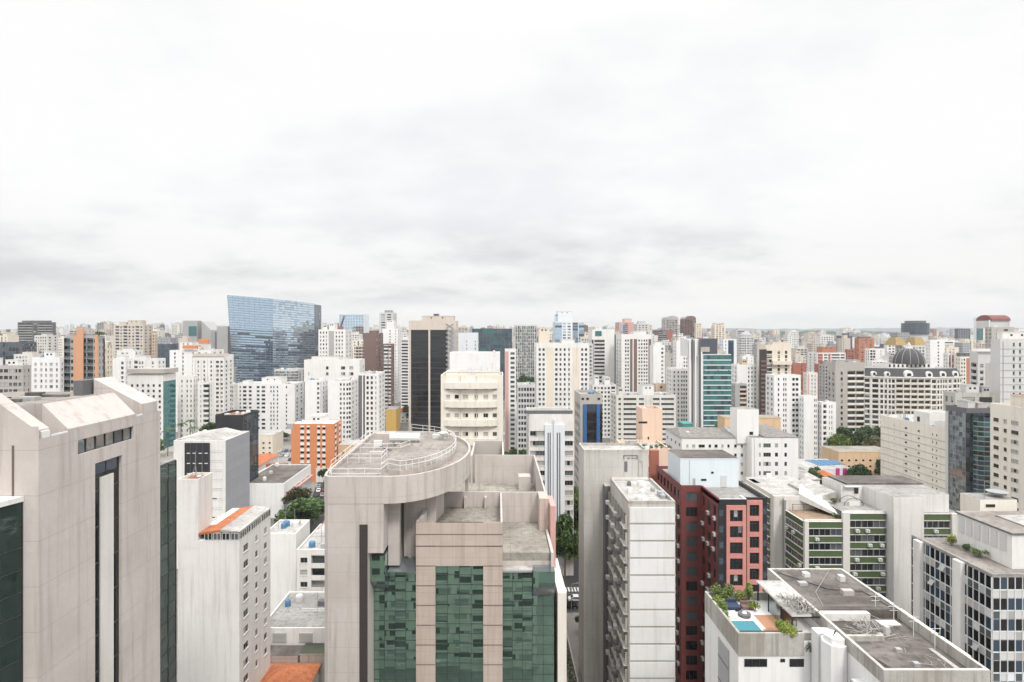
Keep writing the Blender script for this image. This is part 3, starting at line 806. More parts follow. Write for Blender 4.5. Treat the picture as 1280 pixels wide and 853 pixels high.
# ------------------------------------------------------------------ C: grey-sided white block with black panel; D: low roofs around it
r = bld('white block with black louvre panel and big grey painted side wall', px(217, 0, 180), px(282, 0, 180), 180, 197.5, 40.6, wall='white_worn', front='3 1 w6 1.2 w5 1', right='', side_wall='grey_paint', short='grey-sided white block',
        fh=3.0, sill=.2, head=.34, top=1.2, r=.05, gl=['grey_light'], roof='roof_light', parapet=.5, bits=3)
b = MB(); b.box(px(230, 0, 179), px(260.5, 0, 179), 179.3, 179.98, 28.5, 39.9, 'black', bottom=True)
for i in range(4):
    for k in range(3): x = px(233 + i * 7.4, 0, 179); b.box(x, x + 1.0, 179.22, 179.29, 30.2 + k * 3.2, 30.45 + k * 3.2, 'frame_white', bottom=True)
    if i: x = px(230 + i * 7.6, 0, 179); b.box(x - .06, x + .06, 179.2, 179.29, 28.6, 39.8, 'slate', bottom=True)
b.build('louvre_panel', r)
b = MB(); y0 = 188
b.hexa([(px(219, 0, 182), 181, 40.2), (-87, 181, 40.2), (-87, 197.2, 40.2), (px(219, 0, 182), 197.2, 40.2)], [(px(219, 0, 182), 181, 40.45), (-93, 185, 42.2), (-93, 195, 42.2), (px(219, 0, 182), 197.2, 40.45)], 'roof_light'); b.build('hipped_roof', r)
bld('black box-like block with dark red roof deck behind the grey-sided block', px(269, 0, 225), px(303, 0, 225), 225, 240, hz(519, 225), wall='black', short='black box block', curt={'right': dict(du=2, dv=3, gl=['glass_navy', 'glass_dark'], mul='frame_dark')}, roof='terracotta_old', name='office_block', cat='office block')

# ------------------------------------------------------------------ G: centre tower in pink concrete with green glass
def centre_tower():
    root = empty('office_tower', (-5, 82, 0), 'pinkish concrete and green glass tower with round rooftop deck and white railings', 'office tower')
    W = 'pink_concrete'; zt = 54.2
    # teardrop drum plan
    cxd, cyd, a, b = -16.1, 100.4, 11.3, 18.7
    arc = [(cxd + a * math.sin(t), cyd - b * math.cos(t)) for t in [math.pi * i / 28 for i in range(29)]]
    plan = [(-24.4, 81.7)] + arc + [(-24.6, 119.1), (-25.9, 116.0), (-25.5, 84.5), (-25.15, 82.5)]
    def inset(pts, d):
        n = len(pts); out = []
        for i in range(n):
            p, q, r = Vector(pts[i - 1]), Vector(pts[i]), Vector(pts[(i + 1) % n])
            e1 = (q - p).normalized(); e2 = (r - q).normalized(); n1 = Vector((-e1.y, e1.x)); n2 = Vector((-e2.y, e2.x)); m = (n1 + n2)
            m = m / max(.3, m.length_squared) * 2; out.append(tuple(q + m * d))
        return out
    inn = inset(plan, .35); zd = zt - .55
    d = MB(); n = len(plan)
    for i in range(n):                                         # parapet ring of the round deck
        j = (i + 1) % n; p, q, pi, qi = plan[i], plan[j], inn[i], inn[j]
        d.poly([(*p, 50.3), (*q, 50.3), (*q, zt), (*p, zt)], W); d.poly([(*p, zt), (*q, zt), (*qi, zt), (*pi, zt)], W)
        d.poly([(*qi, zd), (*pi, zd), (*pi, zt), (*qi, zt)], W)
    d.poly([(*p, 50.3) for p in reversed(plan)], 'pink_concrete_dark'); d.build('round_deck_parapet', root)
    rf = MB(); rf.poly([(*p, zd) for p in inn], 'roof_warm'); rf.build('deck_roof', root)
    # raised plinth carrying the curved railing
    pl = inset(plan, 2.6); k0 = 1; arc2 = pl[2:26]
    up = [(-16.6, arc2[0][1] + 1.6)] + arc2[1:] + [(-18, 116.4), (-18.5, 98)]
    u = MB(); u.prism(up, zd + .004, zt + .12, 'pink_concrete_dark', top='roof_warm', bottom=False); u.build('raised_deck', root)
    # drum wall below the deck (front facet, left flank)
    s = MB(); s.prism([(-24.4, 81.75), (-18.62, 81.75), (-18.62, 88), (-16.4, 88), (-16.4, 90), (-14, 90), (-14, 116), (-25.85, 116), (-25.45, 84.5), (-25.1, 82.5)], 0, 50.302, W, bottom=False); s.build('drum_wall', root)
    s = MB(); s.box(-18.619, -16.4, 81.75, 87.99, 43.2, 50.301, W, bottom=True); s.build('drum_corner', root)
    sl = MB(); sl.box(px(449.5, 0, 81.7), px(459.5, 0, 81.7), 81.60, 81.74, 0, hz(656, 81.7), 'louvre_brown', bottom=True); sl.build('vertical_louvre', root)
    # railings
    def railing(pts, zb, name='railing', h=1.5, post=2.2):
        m = MB(); P = [Vector((*p, zb)) for p in pts]
        for q in (h, h * .55): m.path([p + Vector((0, 0, q)) for p in P], .045, 'rail_white')
        for A, B in zip(P[:-1], P[1:]):
            k = max(1, round((B - A).length / post))
            for i in range(k): c = A.lerp(B, i / k); m.tube(c, c + Vector((0, 0, h)), .04, 'rail_white', 5)
        m.tube(P[-1], P[-1] + Vector((0, 0, h)), .04, 'rail_white', 5); return m.build(name, root)
    ri = inset(plan, .75)
    railing([ri[-2], ri[-1], (ri[0][0], ri[0][1]), (-16.9, ri[0][1])], zd, post=2.6)
    railing([(-16.9, ri[0][1]), up[0]] + up[1:22], zt + .10, post=9)
    railing([up[21], up[23], (-17.8, 118.0)], zt + .1, post=3)
    railing([(-24.9, 85), (-24.9, 90), (-24.9, 96), (-24.9, 104), (-25.0, 112)], zt, post=2.8)
    railing([(-24.4, 92.5), (-18.9, 92.5), (-18.9, 97)], zd, post=2.0)
    railing([(-24.4, 101), (-17.2, 101), (-16.0, 104)], zd, post=2.4)
    t = MB(); t.tube((-20.2, 107, zd + 1.5), (-14.6, 107, zd + 1.5), .85, 'frame_white', 16)
    for x in (-19.6, -17.4, -15.2): t.box(x - .12, x + .12, 106.4, 107.6, zd + .004, zd + .9, 'frame_grey')
    t.build('white_tank', root)
    for (x, y, w, dd, h, m_) in ((-23.6, 110, 3.6, 3, 1.6, 'pink_concrete_dark'), (-12.6, 110, 1.6, 1.4, 1.4, 'grey_light'), (-22, 97, 2.4, 1.2, .8, 'grey_warm'), (-11, 112, 1.2, 1.2, 1.0, 'grey'), (-23, 105.5, 1.5, .9, 1.1, 'frame_white')):
        q = MB(); q.box(x, x + w, y, y + dd, zd + .004, zd + h, m_); q.build('roof_unit', root)
    q = MB(); q.lathe(-10.4, 108.4, [(.1, zt + 1.0), (.7, zt + 1.25), (.95, zt + 1.6)], 'frame_white', 14); q.tube((-10.4, 108.4, zt + .1), (-10.4, 108.4, zt + 1.1), .06, 'steel'); q.build('satellite_dish', root)
    q = MB()
    for x, y in ((-21.8, 111), (-9.9, 112), (-13.7, 113.6), (-17.5, 113)): q.tube((x, y, zd), (x, y, zd + rng.uniform(2.6, 4.2)), .05, 'steel'); q.tube((x - .5, y, zd + 2.3), (x + .5, y, zd + 2.3), .03, 'steel')
    q.path([(-24.2, 109, zd + .1), (-20, 103, zd + .1), (-16, 99, zd + .15), (-15, 93, zd + .1)], .07, 'frame_dark'); q.build('antenna', root)
    # body behind / under the enclosures
    b = MB(); b.box(-13.9, 8.6, 87, 148, 0, 40.0, 'pink_concrete', top='roof_moss'); b.box(-20.4, 8.0, 85.6, 86.98, 0, 39.2, 'grey_dark', top='roof_light'); b.build('core_wall', root)
    # recess under the deck: column, sloped brace and rear wall
    c = MB(); c.box(-16.39, -14.7, 85.2, 86.6, 40.004, 50.28, W); c.build('deck_column', root); c = MB(); c.box(-14.6, -9.6, 88.6, 89, 40.004, 50.25, 'pink_concrete'); c.build('recess_wall', root); c = MB(); c.box(-5.9, -5.3, 103, 104, 40.004, 50.28, W); c.build('deck_column', root); c = MB()
    c.hexa([(-11.9, 87.0, 40.1), (-11.3, 87.0, 40.1), (-9.2, 98, 40.1), (-9.8, 98, 40.1)], [(-11.9, 86.4, 46.8), (-11.3, 86.4, 46.8), (-9.2, 98, 50.2), (-9.8, 98, 50.2)], W); c.build('deck_support', root)
    # roof enclosures: thin walls
    def wall(x0, x1, y0, y1, z0, z1, m=W, nm='roof_wall'):
        w = MB(); w.box(x0, x1, y0, y1, z0 + .004, z1, m); return w.build(nm, root)
    wall(-12.2, .75, 85.0, 85.3, 40, 46.5, 'stone_tile'); wall(-12.2, -11.9, 85.31, 101, 40, 46.5); wall(.45, .75, 85.31, 101, 40, 46.5)
    wall(-10.6, .44, 101, 101.35, 40, 46.55); wall(.76, 8.6, 101, 101.35, 40, 46.5); wall(8.3, 8.6, 101.36, 131, 40, 46.6); wall(-5.2, 8.28, 131, 131.35, 40, 46.6)
    wall(-6.2, 1.4, 148, 148.4, 40, 46.6, 'grey_warm'); wall(-6.2, -5.8, 131.4, 147.9, 40, 46.4); wall(1.1, 1.5, 131.4, 147.9, 40, 46.4)
    wall(4.6, 7.2, 124, 127, 40, 43.4); wall(7.1, 8.7, 96.5, 100.9, 33, 46.7, 'stone_tile', 'corner_pier'); wall(8.75, 9.6, 94, 100, 30, 46.2, 'pinkwall', 'side_fin')
    wall(8.1, 8.5, 86, 96.4, 36, 41.6)
    w = MB(); w.box(-11.8, .4, 86, 100.9, 40.01, 43.9, 'roof_moss'); w.box(.8, 8.0, 87.1, 100.9, 40.02, 41.2, 'roof_moss'); w.box(-4, 8.2, 102, 130, 40.01, 40.4, 'roof_moss'); w.build('roof_terrace', root)
    for i in range(3):
        s = MB(); s.box(-9.5 + i * 3.6, -9.1 + i * 3.6, 99.8, 100.95, 43.95, 45.9, W); s.build('roof_rib', root)
    wall(9.0, 10.3, 85, 98, 0, 36.0, 'cream_light', 'low_side_wall')
    # front: stone piers and green glass bays
    zf = 39.8
    def pier(x0, x1, y=85.0, z=46.5):
        q = MB(); q.box(x0, x1, y - .02, y + .5, 0, 39.99, 'stone_tile'); q.build('stone_pier', root)
    pier(-12.2, -9.3); pier(-2.15, .75)
    q = MB(); q.box(-9.29, -2.16, 84.98, 85.28, 43.0, 46.5, 'stone_tile', bottom=True)
    q.build('stone_band', root)
    for zz in (44.75, 43.0): q = MB(); q.box(-12.25, .8, 84.93, 84.975, zz - .04, zz + .04, 'stone_joint', bottom=True); q.build('stone_joint', root)
    for k in range(23):
      for xx in (-12.22, -2.17): q = MB(); q.box(xx, xx + 2.94, 84.93, 84.975, 43.0 - k * 2.95 - .06, 43.0 - k * 2.95 + .03, 'stone_joint', bottom=True); q.build('stone_joint', root)
    pr = MB(); pr.box(-12.2, -9.3, 84.98, 85.28, 39.99, 43.0, 'stone_tile', bottom=True); pr.build('stone_pier', root); pr = MB(); pr.box(-2.15, .75, 84.98, 85.28, 39.99, 43.0, 'stone_tile', bottom=True); pr.build('stone_pier', root)
    def bay(f, z1, du, tilt=.008, dv=1.47):
        gm = MB(); curtain(gm, f, z1 - dv * 26, z1, du, dv, 'glass_green', 'frame_dark', tilt, .05, 0); gm.build('curtain_wall', root)
    bay(Face((-9.29, 85.32), (-2.16, 85.32)), 42.98, 1.78)
    gb = MB(); gb.box(-9.28, -2.17, 85.4, 85.6, 39, 43, 'grey_dark'); gb.build('bay_backing', root)
    bay(Face((-18.6, 85.55), (-12.21, 85.55)), zf - .9, 1.6); bay(Face((.76, 85.55), (5.2, 85.55)), zf - .9, 1.5)
    # sloped corner bay on the right, glazed cap panels
    bay(Face((5.21, 85.55), (8.5, 85.55)), 35.3, 1.65)
    q = MB(); q.box(5.3, 8.5, 84.2, 86.6, 37.2, 39.5, 'glass_green', top='glass_mirror', bottom=True); q.build('glass_box', root); q = MB(); q.hexa([(5.3, 85.4, 35.4), (8.5, 85.4, 35.4), (8.5, 86.5, 35.4), (5.3, 86.5, 35.4)], [(5.3, 84.25, 37.19), (8.5, 84.25, 37.19), (8.5, 86.5, 37.19), (5.3, 86.5, 37.19)], 'glass_mirror'); q.build('sloped_glass', root)
    q = MB(); q.box(-18.6, -16.45, 83.0, 85.4, 38.6, 42.3, 'glass_green', top='glass_mirror', bottom=True); q.build('glass_box', root); q = MB(); q.hexa([(-18.6, 85.2, 36.6), (-16.45, 85.2, 36.6), (-16.45, 85.5, 36.6), (-18.6, 85.5, 36.6)], [(-18.6, 83.05, 38.59), (-16.45, 83.05, 38.59), (-16.45, 85.5, 38.59), (-18.6, 85.5, 38.59)], 'glass_mirror'); q.build('sloped_glass', root); q = MB(); q.hexa([(-16.3, 84.6, 39.22), (-12.3, 84.6, 39.22), (-12.3, 86.9, 39.22), (-16.3, 86.9, 39.22)], [(-16.3, 84.6, 39.3), (-12.3, 84.6, 39.3), (-12.3, 86.9, 40.5), (-16.3, 86.9, 40.5)], 'glass_mirror'); q.build('sloped_glass', root)
    q = MB(); q.box(-19.3, -12.3, 85.2, 85.54, 38.95, 39.2, 'frame_grey', bottom=True); q.box(.8, 5.2, 85.2, 85.54, 38.95, 39.2, 'frame_grey', bottom=True); q.build('glass_coping', root)
    RECTS.append((-26, 10.5, 81, 149)); MARKS.append(('round-decked concrete tower', 545, 640, 82))
centre_tower()

# ------------------------------------------------------------------ H: concrete tower with white panelled front block
def panel_tower():
    root = empty('office_tower', (24, 100, 0), 'bare concrete tower joined to a slab block with stacked white front panels', 'office tower')
    b = MB(); b.box(23.0, 31.3, 100.2, 116, 0, 44.6, 'concrete', top='roof_light')
    for (x0, x1, y0, y1) in ((23.0, 31.3, 100.2, 100.55), (23.0, 23.35, 100.55, 116), (30.95, 31.3, 100.55, 116)): b.box(x0, x1, y0, y1, 44.603, 45.2, 'concrete_stain')
    b.build('wall', root)
    for k in range(15):
        z1 = 44.1 - k * 3.02; z0 = z1 - 2.85
        p = MB(); p.box(23.2, 31.15, 99.86, 100.18, z0 + .22, z1, 'panel_white', bottom=True); p.build('front_panel', root)
    g = MB()
    for k in range(15): g.box(23.05, 31.3, 99.98, 100.19, 41.08 - k * 3.02, 41.44 - k * 3.02, 'grey_warm', bottom=True)
    g.build('panel_joint', root)
    f = Face((23.0, 116), (23.0, 100.2)); n = 6
    # left side: windows under sloped concrete sills
    for k in range(13):
        zb = 40.9 - k * 3.02
        s = MB(); f.slab(s, .2, 15.6, .004, .75, zb - .75, zb - .62, 'concrete')
        for i in range(n + 1): u = .3 + i * 2.5; f.slab(s, u, u + .22, .005, .45, zb - .6, zb + 1.6, 'concrete_stain')
        s.build('window_ledge', root)
        if k < 12:
            for i in range(n):
                u = .56 + i * 2.5; w = MB(); f.quad(w, u, u + 2.2, zb - .5, zb + 1.35, rng.choice(GLV), .03); f.slab(w, u + 1.05, u + 1.12, .031, .07, zb - .5, zb + 1.35, 'frame_grey'); w.build('window', root)
        if rng.random() < .95:
            for i in range(n):
                if rng.random() < .55:
                    u = .8 + i * 2.5; a = MB(); f.slab(a, u, u + 1.0, .45, 1.15, zb - .60, zb + .05, rng.choice(['grey', 'grey_dark', 'grey_light'])); a.build('air_conditioner', root)
    t = MB(); t.box(17.9, 31.2, 118, 125.5, 0, 50.0, 'concrete', top='roof_light')
    for (x0, x1, y0, y1) in ((17.9, 31.2, 118, 118.35), (17.9, 18.25, 118.35, 125.5), (30.85, 31.2, 118.35, 125.5), (18.26, 30.84, 125.15, 125.5)): t.box(x0, x1, y0, y1, 50.003, 50.5, 'concrete_stain')
    t.box(21.9, 23.6, 116.02, 117.99, 0, 43.5, 'grey_dark', top='concrete'); t.box(23.61, 31.0, 116.02, 117.99, 0, 44.9, 'concrete'); t.build('stair_tower', root)
    h = MB(); h.box(26.3, 26.9, 117.9, 117.99, 46.0, 48.1, 'grey_dark', bottom=True) ; h.build('stair_door', root)
    sg = MB()                                              # rusted bracket sign frame high on the wall
    for x0, x1, z0, z1 in ((26.1, 29.0, 49.3, 49.42), (26.1, 26.25, 48.6, 49.3), (26.9, 27.4, 48.75, 48.9), (27.7, 28.2, 48.75, 48.9), (28.85, 29.0, 48.6, 49.3), (28.4, 28.7, 48.7, 48.82)): sg.box(x0, x1, 117.88, 117.98, z0, z1, 'grey_dark', bottom=True)
    sg.build('bracket_frame', root)
    ld = MB(); ld.tube((29.2, 117.9, 45), (29.2, 117.9, 49.5), .04, 'frame_grey'); ld.tube((30.0, 117.9, 45.0), (30.0, 117.9, 48.2), .04, 'frame_grey'); ld.tube((29.2, 117.9, 48.2), (30, 117.9, 48.2), .04, 'frame_grey'); ld.build('pipe', root)
    for (x, y) in ((26.0, 112.5), (28.3, 112.3), (28.2, 109.5), (27.2, 107), (29.6, 108.5), (25.0, 107.5), (30.2, 105.2), (30.2, 104.0), (25.6, 103)):
        u = MB(); r_ = rng.uniform(.35, .6)
        if rng.random() < .6: u.lathe(x, y, [(r_, 44.61), (r_, 45.2), (r_ * .5, 45.5)], rng.choice(['grey_dark', 'frame_grey', 'frame_white']), 10)
        else: u.box(x - r_, x + r_, y - r_, y + r_, 44.61, 45.5, rng.choice(['frame_grey', 'frame_white']))
        u.build('roof_vent', root)
    RECTS.append((17.5, 31.5, 99, 126)); MARKS.append(('white-panelled concrete tower', 790, 620, 100))
panel_tower()

# ------------------------------------------------------------------ I: red and pink clad tower with black bands
def red_tower():
    root = empty('office_tower', (45, 107, 0), 'dark red tower with pink window frames on black cladding', 'office tower')
    zt = 43.4; X0, X1, Y0, Ym, Yb = 41.4, 51.2, 107.0, 115.7, 134.0; xm = 45.9
    mb = MB(); slots = []
    kw = dict(fh=3.02, sill=.22, head=.86, top=1.05, r=.25)
    facade(mb, Face((X0, Y0), (xm + 1.0, Y0)), 0, zt, '2.0 5.6 1.2', wall='black', **kw)
    mb.poly([(xm + 1.0, Y0, 0), (xm + 1.0, Y0 + 1.1, 0), (xm + 1.0, Y0 + 1.1, zt), (xm + 1.0, Y0, zt)], 'black')
    facade(mb, Face((xm + 1.0, Y0 + 1.1), (X1, Y0 + 1.1)), 0, zt - .1, '1', wall='black', **kw)
    facade(mb, Face((X0, Ym), (X0, Y0)), 0, zt, '.5 w.9 1.0 w1.3 .9 w.9 .6', wall='red_clad', slots=slots, **kw)
    facade(mb, Face((37.4, Ym), (X0, Ym)), 0, zt + .4, '.9 w2.4 .7', wall='red_clad', slots=slots, **kw)
    facade(mb, Face((37.4, Yb), (37.4, Ym)), 0, zt + .4, '(.8 w1.3)*7 .8', wall='red_clad', slots=slots, **kw)
    mb.poly([(X1, Y0 + 1.1, 0), (X1, Yb, 0), (X1, Yb, zt), (X1, Y0 + 1.1, zt)], 'black'); mb.poly([(X1, Yb, 0), (37.4, Yb, 0), (37.4, Yb, zt), (X1, Yb, zt)], 'red_clad')
    mb.build('wall', root)
    # pink frames standing proud of the black front
    for (f, u0, u1, top) in ((Face((X0, Y0), (xm + 1.0, Y0)), 1.55, 5.2, 1.25), (Face((xm + 1.0, Y0 + 1.1), (X1, Y0 + 1.1)), .25, 3.3, .6)):
        pm = MB(); z1 = zt - top + .25
        for a, b_ in ((u0, u0 + .62), (u1 - .62, u1)): f.slab(pm, a, b_, .004, .35, 0, z1, 'pink_clad')
        for k in range(15):
            zz = z1 - k * 3.02; f.slab(pm, u0 + .62, u1 - .62, .004, .34, zz - .85, zz - .003, 'pink_clad')
        pm.build('pink_frame', root)
        for k in range(13):
            zz = z1 - k * 3.02; w = MB(); f.quad(w, u0 + .63, u1 - .63, zz - 3.0, zz - .86, 'glass_black', .02)
            m_ = (u0 + u1) / 2
            for q in (.33, .66): uu = u0 + .63 + (u1 - u0 - 1.26) * q; f.slab(w, uu - .03, uu + .03, .021, .07, zz - 3.0, zz - .86, 'frame_dark')
            f.slab(w, u0 + .63, u1 - .63, .021, .06, zz - 1.5, zz - 1.44, 'frame_dark')
            if rng.random() < .35:
                uu = u0 + .63 + (u1 - u0 - 1.26) * rng.choice([0, .34, .67]); f.quad(w, uu + .05, uu + (u1 - u0 - 1.26) * .3, zz - 2.2, zz - .95, rng.choice(['glass_mirror', 'glass_blind', 'glass_mid']), .05)
            w.build('window', root)
    for k in range(13):
        for (f, u) in ((Face((X0, Y0), (xm + 1.0, Y0)), .3), (Face((xm + 1.0, Y0 + 1.1), (X1, Y0 + 1.1)), 3.5)):
            w = MB(); f.quad(w, u, u + .75, zt - 1.9 - 3.02 * k - 1.2, zt - 1.9 - 3.02 * k, 'glass_bluegrey', .02); w.build('side_window', root)
    ss = put_windows(slots, root, 'frame_dark', ('glass_black', 'glass_black', 'glass_dark', 'glass_mid'), name='square_window')
    ac_units([s for s in ss if s[0].L > 5], root, .55)
    r = MB(); r.poly([(X0 + .3, Y0 + .3, zt - .7), (xm + 1.0, Y0 + .3, zt - .7), (xm + 1.0, Y0 + 1.4, zt - .7), (X1 - .3, Y0 + 1.4, zt - .7), (X1 - .3, Ym, zt - .7), (X0 + .3, Ym, zt - .7)], 'roof_grey'); r.poly([(37.7, Ym, zt - .7), (X1 - .3, Ym, zt - .7), (X1 - .3, Yb, zt - .7), (37.7, Yb, zt - .7)], 'roof_grey')
    r.box(X0, X0 + .3, Y0, Ym, zt - .71, zt + .35, 'red_clad'); r.box(X0 + .3, xm + 1.0, Y0 + .003, Y0 + .3, zt - .71, zt + .12, 'black', top='bluewhite'); r.box(xm + 1.003, X1, Y0 + 1.103, Y0 + 1.4, zt - .71, zt + .1, 'black'); r.box(X1 - .3, X1 - .003, Y0 + 1.4, Yb, zt - .71, zt + .1, 'black')
    r.box(xm + .7, xm + 1.0, Y0 + .31, Y0 + 2.6, zt - .69, zt + .14, 'bluewhite'); r.build('roof', root)
    # pale blue box on the roof
    b = MB(); b.box(37.9, 50.0, 118, 126.6, zt - .68, 48.5, 'paleblue', top='roof_brown'); b.box(37.85, 50.05, 117.95, 126.65, 48.503, 48.75, 'paleblue', top='roof_dark', bottom=True); b.build('roof_box', root)
    d = MB(); d.box(46.3, 47.5, 117.9, 117.99, zt - .6, zt + 1.8, 'grey_light', bottom=True); d.build('roof_door', root)
    d = MB(); d.box(40.5, 41.0, 117.9, 117.99, zt - .6, zt + 1.2, 'grey', bottom=True); d.box(42.2, 43.3, 117.92, 117.99, zt + .7, zt + 1.1, 'glass_dark', bottom=True); d.box(44.3, 44.8, 117.92, 117.99, zt + 2.2, zt + 2.6, 'glass_dark', bottom=True); d.tube((39.8, 117.9, zt), (39.8, 117.9, 48.4), .05, 'grey_light'); d.build('roof_box_fitting', root)
    # far red wing: fin and terraces with plants
    q = MB(); q.box(36.6, 38.6, 136, 137.5, 0, 46.6, 'brick_red'); q.box(33.8, 36.5, 137.6, 146, 0, 41.0, 'brick_red', top='roof_grey'); q.build('red_fin', root)
    RECTS.append((33, 51.5, 106, 146)); MARKS.append(('dark red tower with pink frames', 905, 620, 107))
red_tower()

# ------------------------------------------------------------------ J: white L-shaped apartment block
def white_l():
    Z = 189; r = bld('broad white apartment block with brown fibre-cement roof and stair tower', 61.2, 82.5, 189, 207, 39.6, wall='white_clean', front='1.6 w.7 1.3 w1.1 1.2 w2.2 1.3 w.9 1.2 w1.1 1.3 w.8 1.3 w.8 1.6 w.9 1.4 w.8 1', left='1 w.8 2 w.8 2 w.8 2 w.8 1',
        short='broad white apartment block', objwin=True, fh=3.0, sill=.4, head=.75, top=1.3, r=.12, roof='fibre_roof', parapet=.15, zmin=8)
    w = MB(); sl = []
    facade(w, Face((83.4, 184.5), (97.6, 184.5)), 0, 40.6, '1.5 w.6 .9 w2.6 1.4 w1.1 2.2 w.9 4.0', wall='white_clean', fh=3.0, sill=.36, head=.8, top=1.2, r=.12, slots=sl, zmin=8)
    w.box(82.52, 97.6, 184.75, 207, 0, 40.58, 'white_clean', top='fibre_roof')
    w.poly([(83.4, 188.9, 0), (83.4, 184.5, 0), (83.4, 184.5, 40.6), (83.4, 188.9, 40.6)], 'white_clean'); w.build('wing_wall', r)
    put_windows(sl, r, 'frame_grey', name='wing_window')
    t = MB(); t.box(79.3, 86.5, 188.4, 194, 38, 49.3, 'white_clean', top='roof_grey'); t.box(83.4, 84.6, 188.33, 188.39, 40.9, 41.9, 'glass_dark', bottom=True); t.build('stair_tower', r)
    rf = MB(); rf.hexa([(60.9, 188.8, 39.7), (79.2, 188.8, 39.7), (79.2, 207, 39.7), (60.9, 207, 39.7)], [(60.9, 188.8, 39.82), (79.2, 188.8, 39.82), (79.2, 199, 41.6), (63, 199, 41.6)], 'fibre_roof'); rf.build('sloped_roof', r)
    rf = MB(); rf.hexa([(86.6, 184.4, 40.65), (97.9, 184.4, 40.65), (97.9, 207, 40.65), (86.6, 207, 40.65)], [(86.6, 184.4, 40.8), (97.9, 184.4, 40.8), (94, 199, 42.7), (86.6, 199, 42.7)], 'fibre_roof'); rf.build('sloped_roof', r)
    RECTS.append((60, 102, 184, 208))
white_l()

# ------------------------------------------------------------------ K: green banded office block with white stair tower
def green_block():
    root = empty('office_block', (85, 125, 0), 'dark green banded office block with beige piers and tall white stair tower', 'office block')
    Y = 125.0; zl, zr = 33.4, 35.2; fh = 3.15
    def band(f, z1, n, nm='green_band'):
        for k in range(n):
            zt = z1 - k * fh
            g = MB(); f.slab(g, 0, f.L, .003, .22, zt - 1.45, zt - .12, 'green_clad'); f.slab(g, 0, f.L, .002, .32, zt - .12, zt, 'offwhite'); f.slab(g, 0, f.L, .002, .30, zt - 1.62, zt - 1.45, 'offwhite'); g.build(nm, root)
            m = max(2, round(f.L / 2.6))
            for i in range(m):
                u0 = f.L * i / m + .05; u1 = f.L * (i + 1) / m - .05
                w = MB(); f.quad(w, u0, u1, zt - fh + .003, zt - 1.63, rng.choice(['glass_dark', 'glass_dark', 'glass_mid', 'glass_bluegrey']), .02)
                for q in (0, .48, .97): f.slab(w, u0 + (u1 - u0) * q, u0 + (u1 - u0) * q + .06, .021, .09, zt - fh + .003, zt - 1.63, 'frame_grey')
                w.build('window', root)
                if rng.random() < .45:
                    a = MB(); uu = (u0 + u1) / 2 + rng.uniform(-.6, .6); f.slab(a, uu - .4, uu + .4, .24, .75, zt - fh - .95, zt - fh - .35, 'frame_white'); f.slab(a, uu - .2, uu + .2, .751, .76, zt - fh - .85, zt - fh - .45, 'grey'); a.build('air_conditioner', root)
    wl = MB(); wl.box(67.5, 76.3, Y, 133, 0, zl, 'grey_dark', top='roof_brown'); wl.box(76.31, 85.3, Y + .01, 133, 0, zr, 'grey_dark', top='roof_grey'); wl.box(92.0, 102, Y + .3, 150, 0, 35.0, 'grey_dark', top='roof_grey'); wl.box(65.4, 67.48, 135, 150, 0, 36.2, 'offwhite', top='roof_light'); wl.box(67.5, 76, 133.02, 150, 0, 35.6, 'offwhite', top='roof_light'); wl.build('wall', root)
    band(Face((68.2, Y), (75.6, Y)), zl, 9); band(Face((77.3, Y), (85.2, Y)), zr, 10); band(Face((67.5, 133), (67.5, Y + .3)), zl, 9); band(Face((92.1, Y + .3), (99.5, Y + .3)), 35.0, 8); band(Face((65.4, 150), (65.4, 136.5)), 35.2, 8)
    for (x0, x1, z) in ((67.3, 68.2, zl + .1), (75.7, 77.2, zr + .2), (99.6, 100.9, 35.1)):
        p = MB(); p.box(x0, x1, Y - .4, Y + .29, 0, z, 'offwhite', bottom=False); p.build('pier', root)
    p = MB(); p.box(65.2, 67.3, 134.3, 134.99, 0, 36.2, 'offwhite'); p.build('pier', root)
    t = MB(); t.box(85.4, 91.9, 122.6, 126, 0, 39.4, 'white_worn', top='roof_grey'); t.build('stair_tower', root)
    u = MB(); u.box(85.42, 100, 126.02, 141, 34.9, 39.0, 'white_worn', top='roof_grey'); u.box(80.4, 85.41, 133.03, 141, 35, 39.0, 'white_worn', top='roof_grey'); u.build('penthouse', root)
    u = MB(); u.box(82.0, 100.3, 134, 141.2, 39.02, 39.35, 'roof_dark', top='roof_dark', bottom=True); u.box(83.4, 84.3, 132.9, 133.02, 37.2, 38.6, 'glass_dark', bottom=True); u.box(80.9, 84.6, 132.2, 133.02, 38.8, 39.01, 'grey_light', bottom=True); u.build('penthouse_roof', root)
    u = MB(); u.hexa([(70.5, 133.1, 35.62), (76.6, 127, 33.5), (78.4, 127, 33.5), (74.5, 140, 35.62)], [(70.5, 133.1, 37.2), (76.6, 127, 33.9), (78.4, 127, 33.9), (74.5, 140, 37.4)], 'white_worn'); u.hexa([(74.6, 133.1, 35.62), (79.2, 133.1, 35.62), (79.2, 146, 35.62), (74.6, 146, 35.62)], [(74.6, 133.1, 36.2), (79.2, 133.1, 37.6), (79.2, 146, 37.6), (74.6, 146, 36.2)], 'roof_light'); u.build('sloped_wing', root)
    u = MB(); u.box(67.0, 76, 133.0, 133.3, 35.6, 36.6, 'white_worn'); u.box(66, 79, 146, 152, 0, 36.2, 'white_worn', top='roof_light'); u.box(71.5, 72.6, 151, 151.4, 36.2, 37.4, 'white'); u.build('roof_wall', root)
    pg = MB()
    for x in (68.6, 71.2, 73.9): pg.tube((x, 132.2, zl), (x, 132.2, zl + 1.5), .06, 'frame_dark')
    pg.tube((68.4, 132.2, zl + 1.5), (74.2, 132.2, zl + 1.5), .06, 'frame_dark'); pg.build('pergola_bar', root)
    ar = MB()
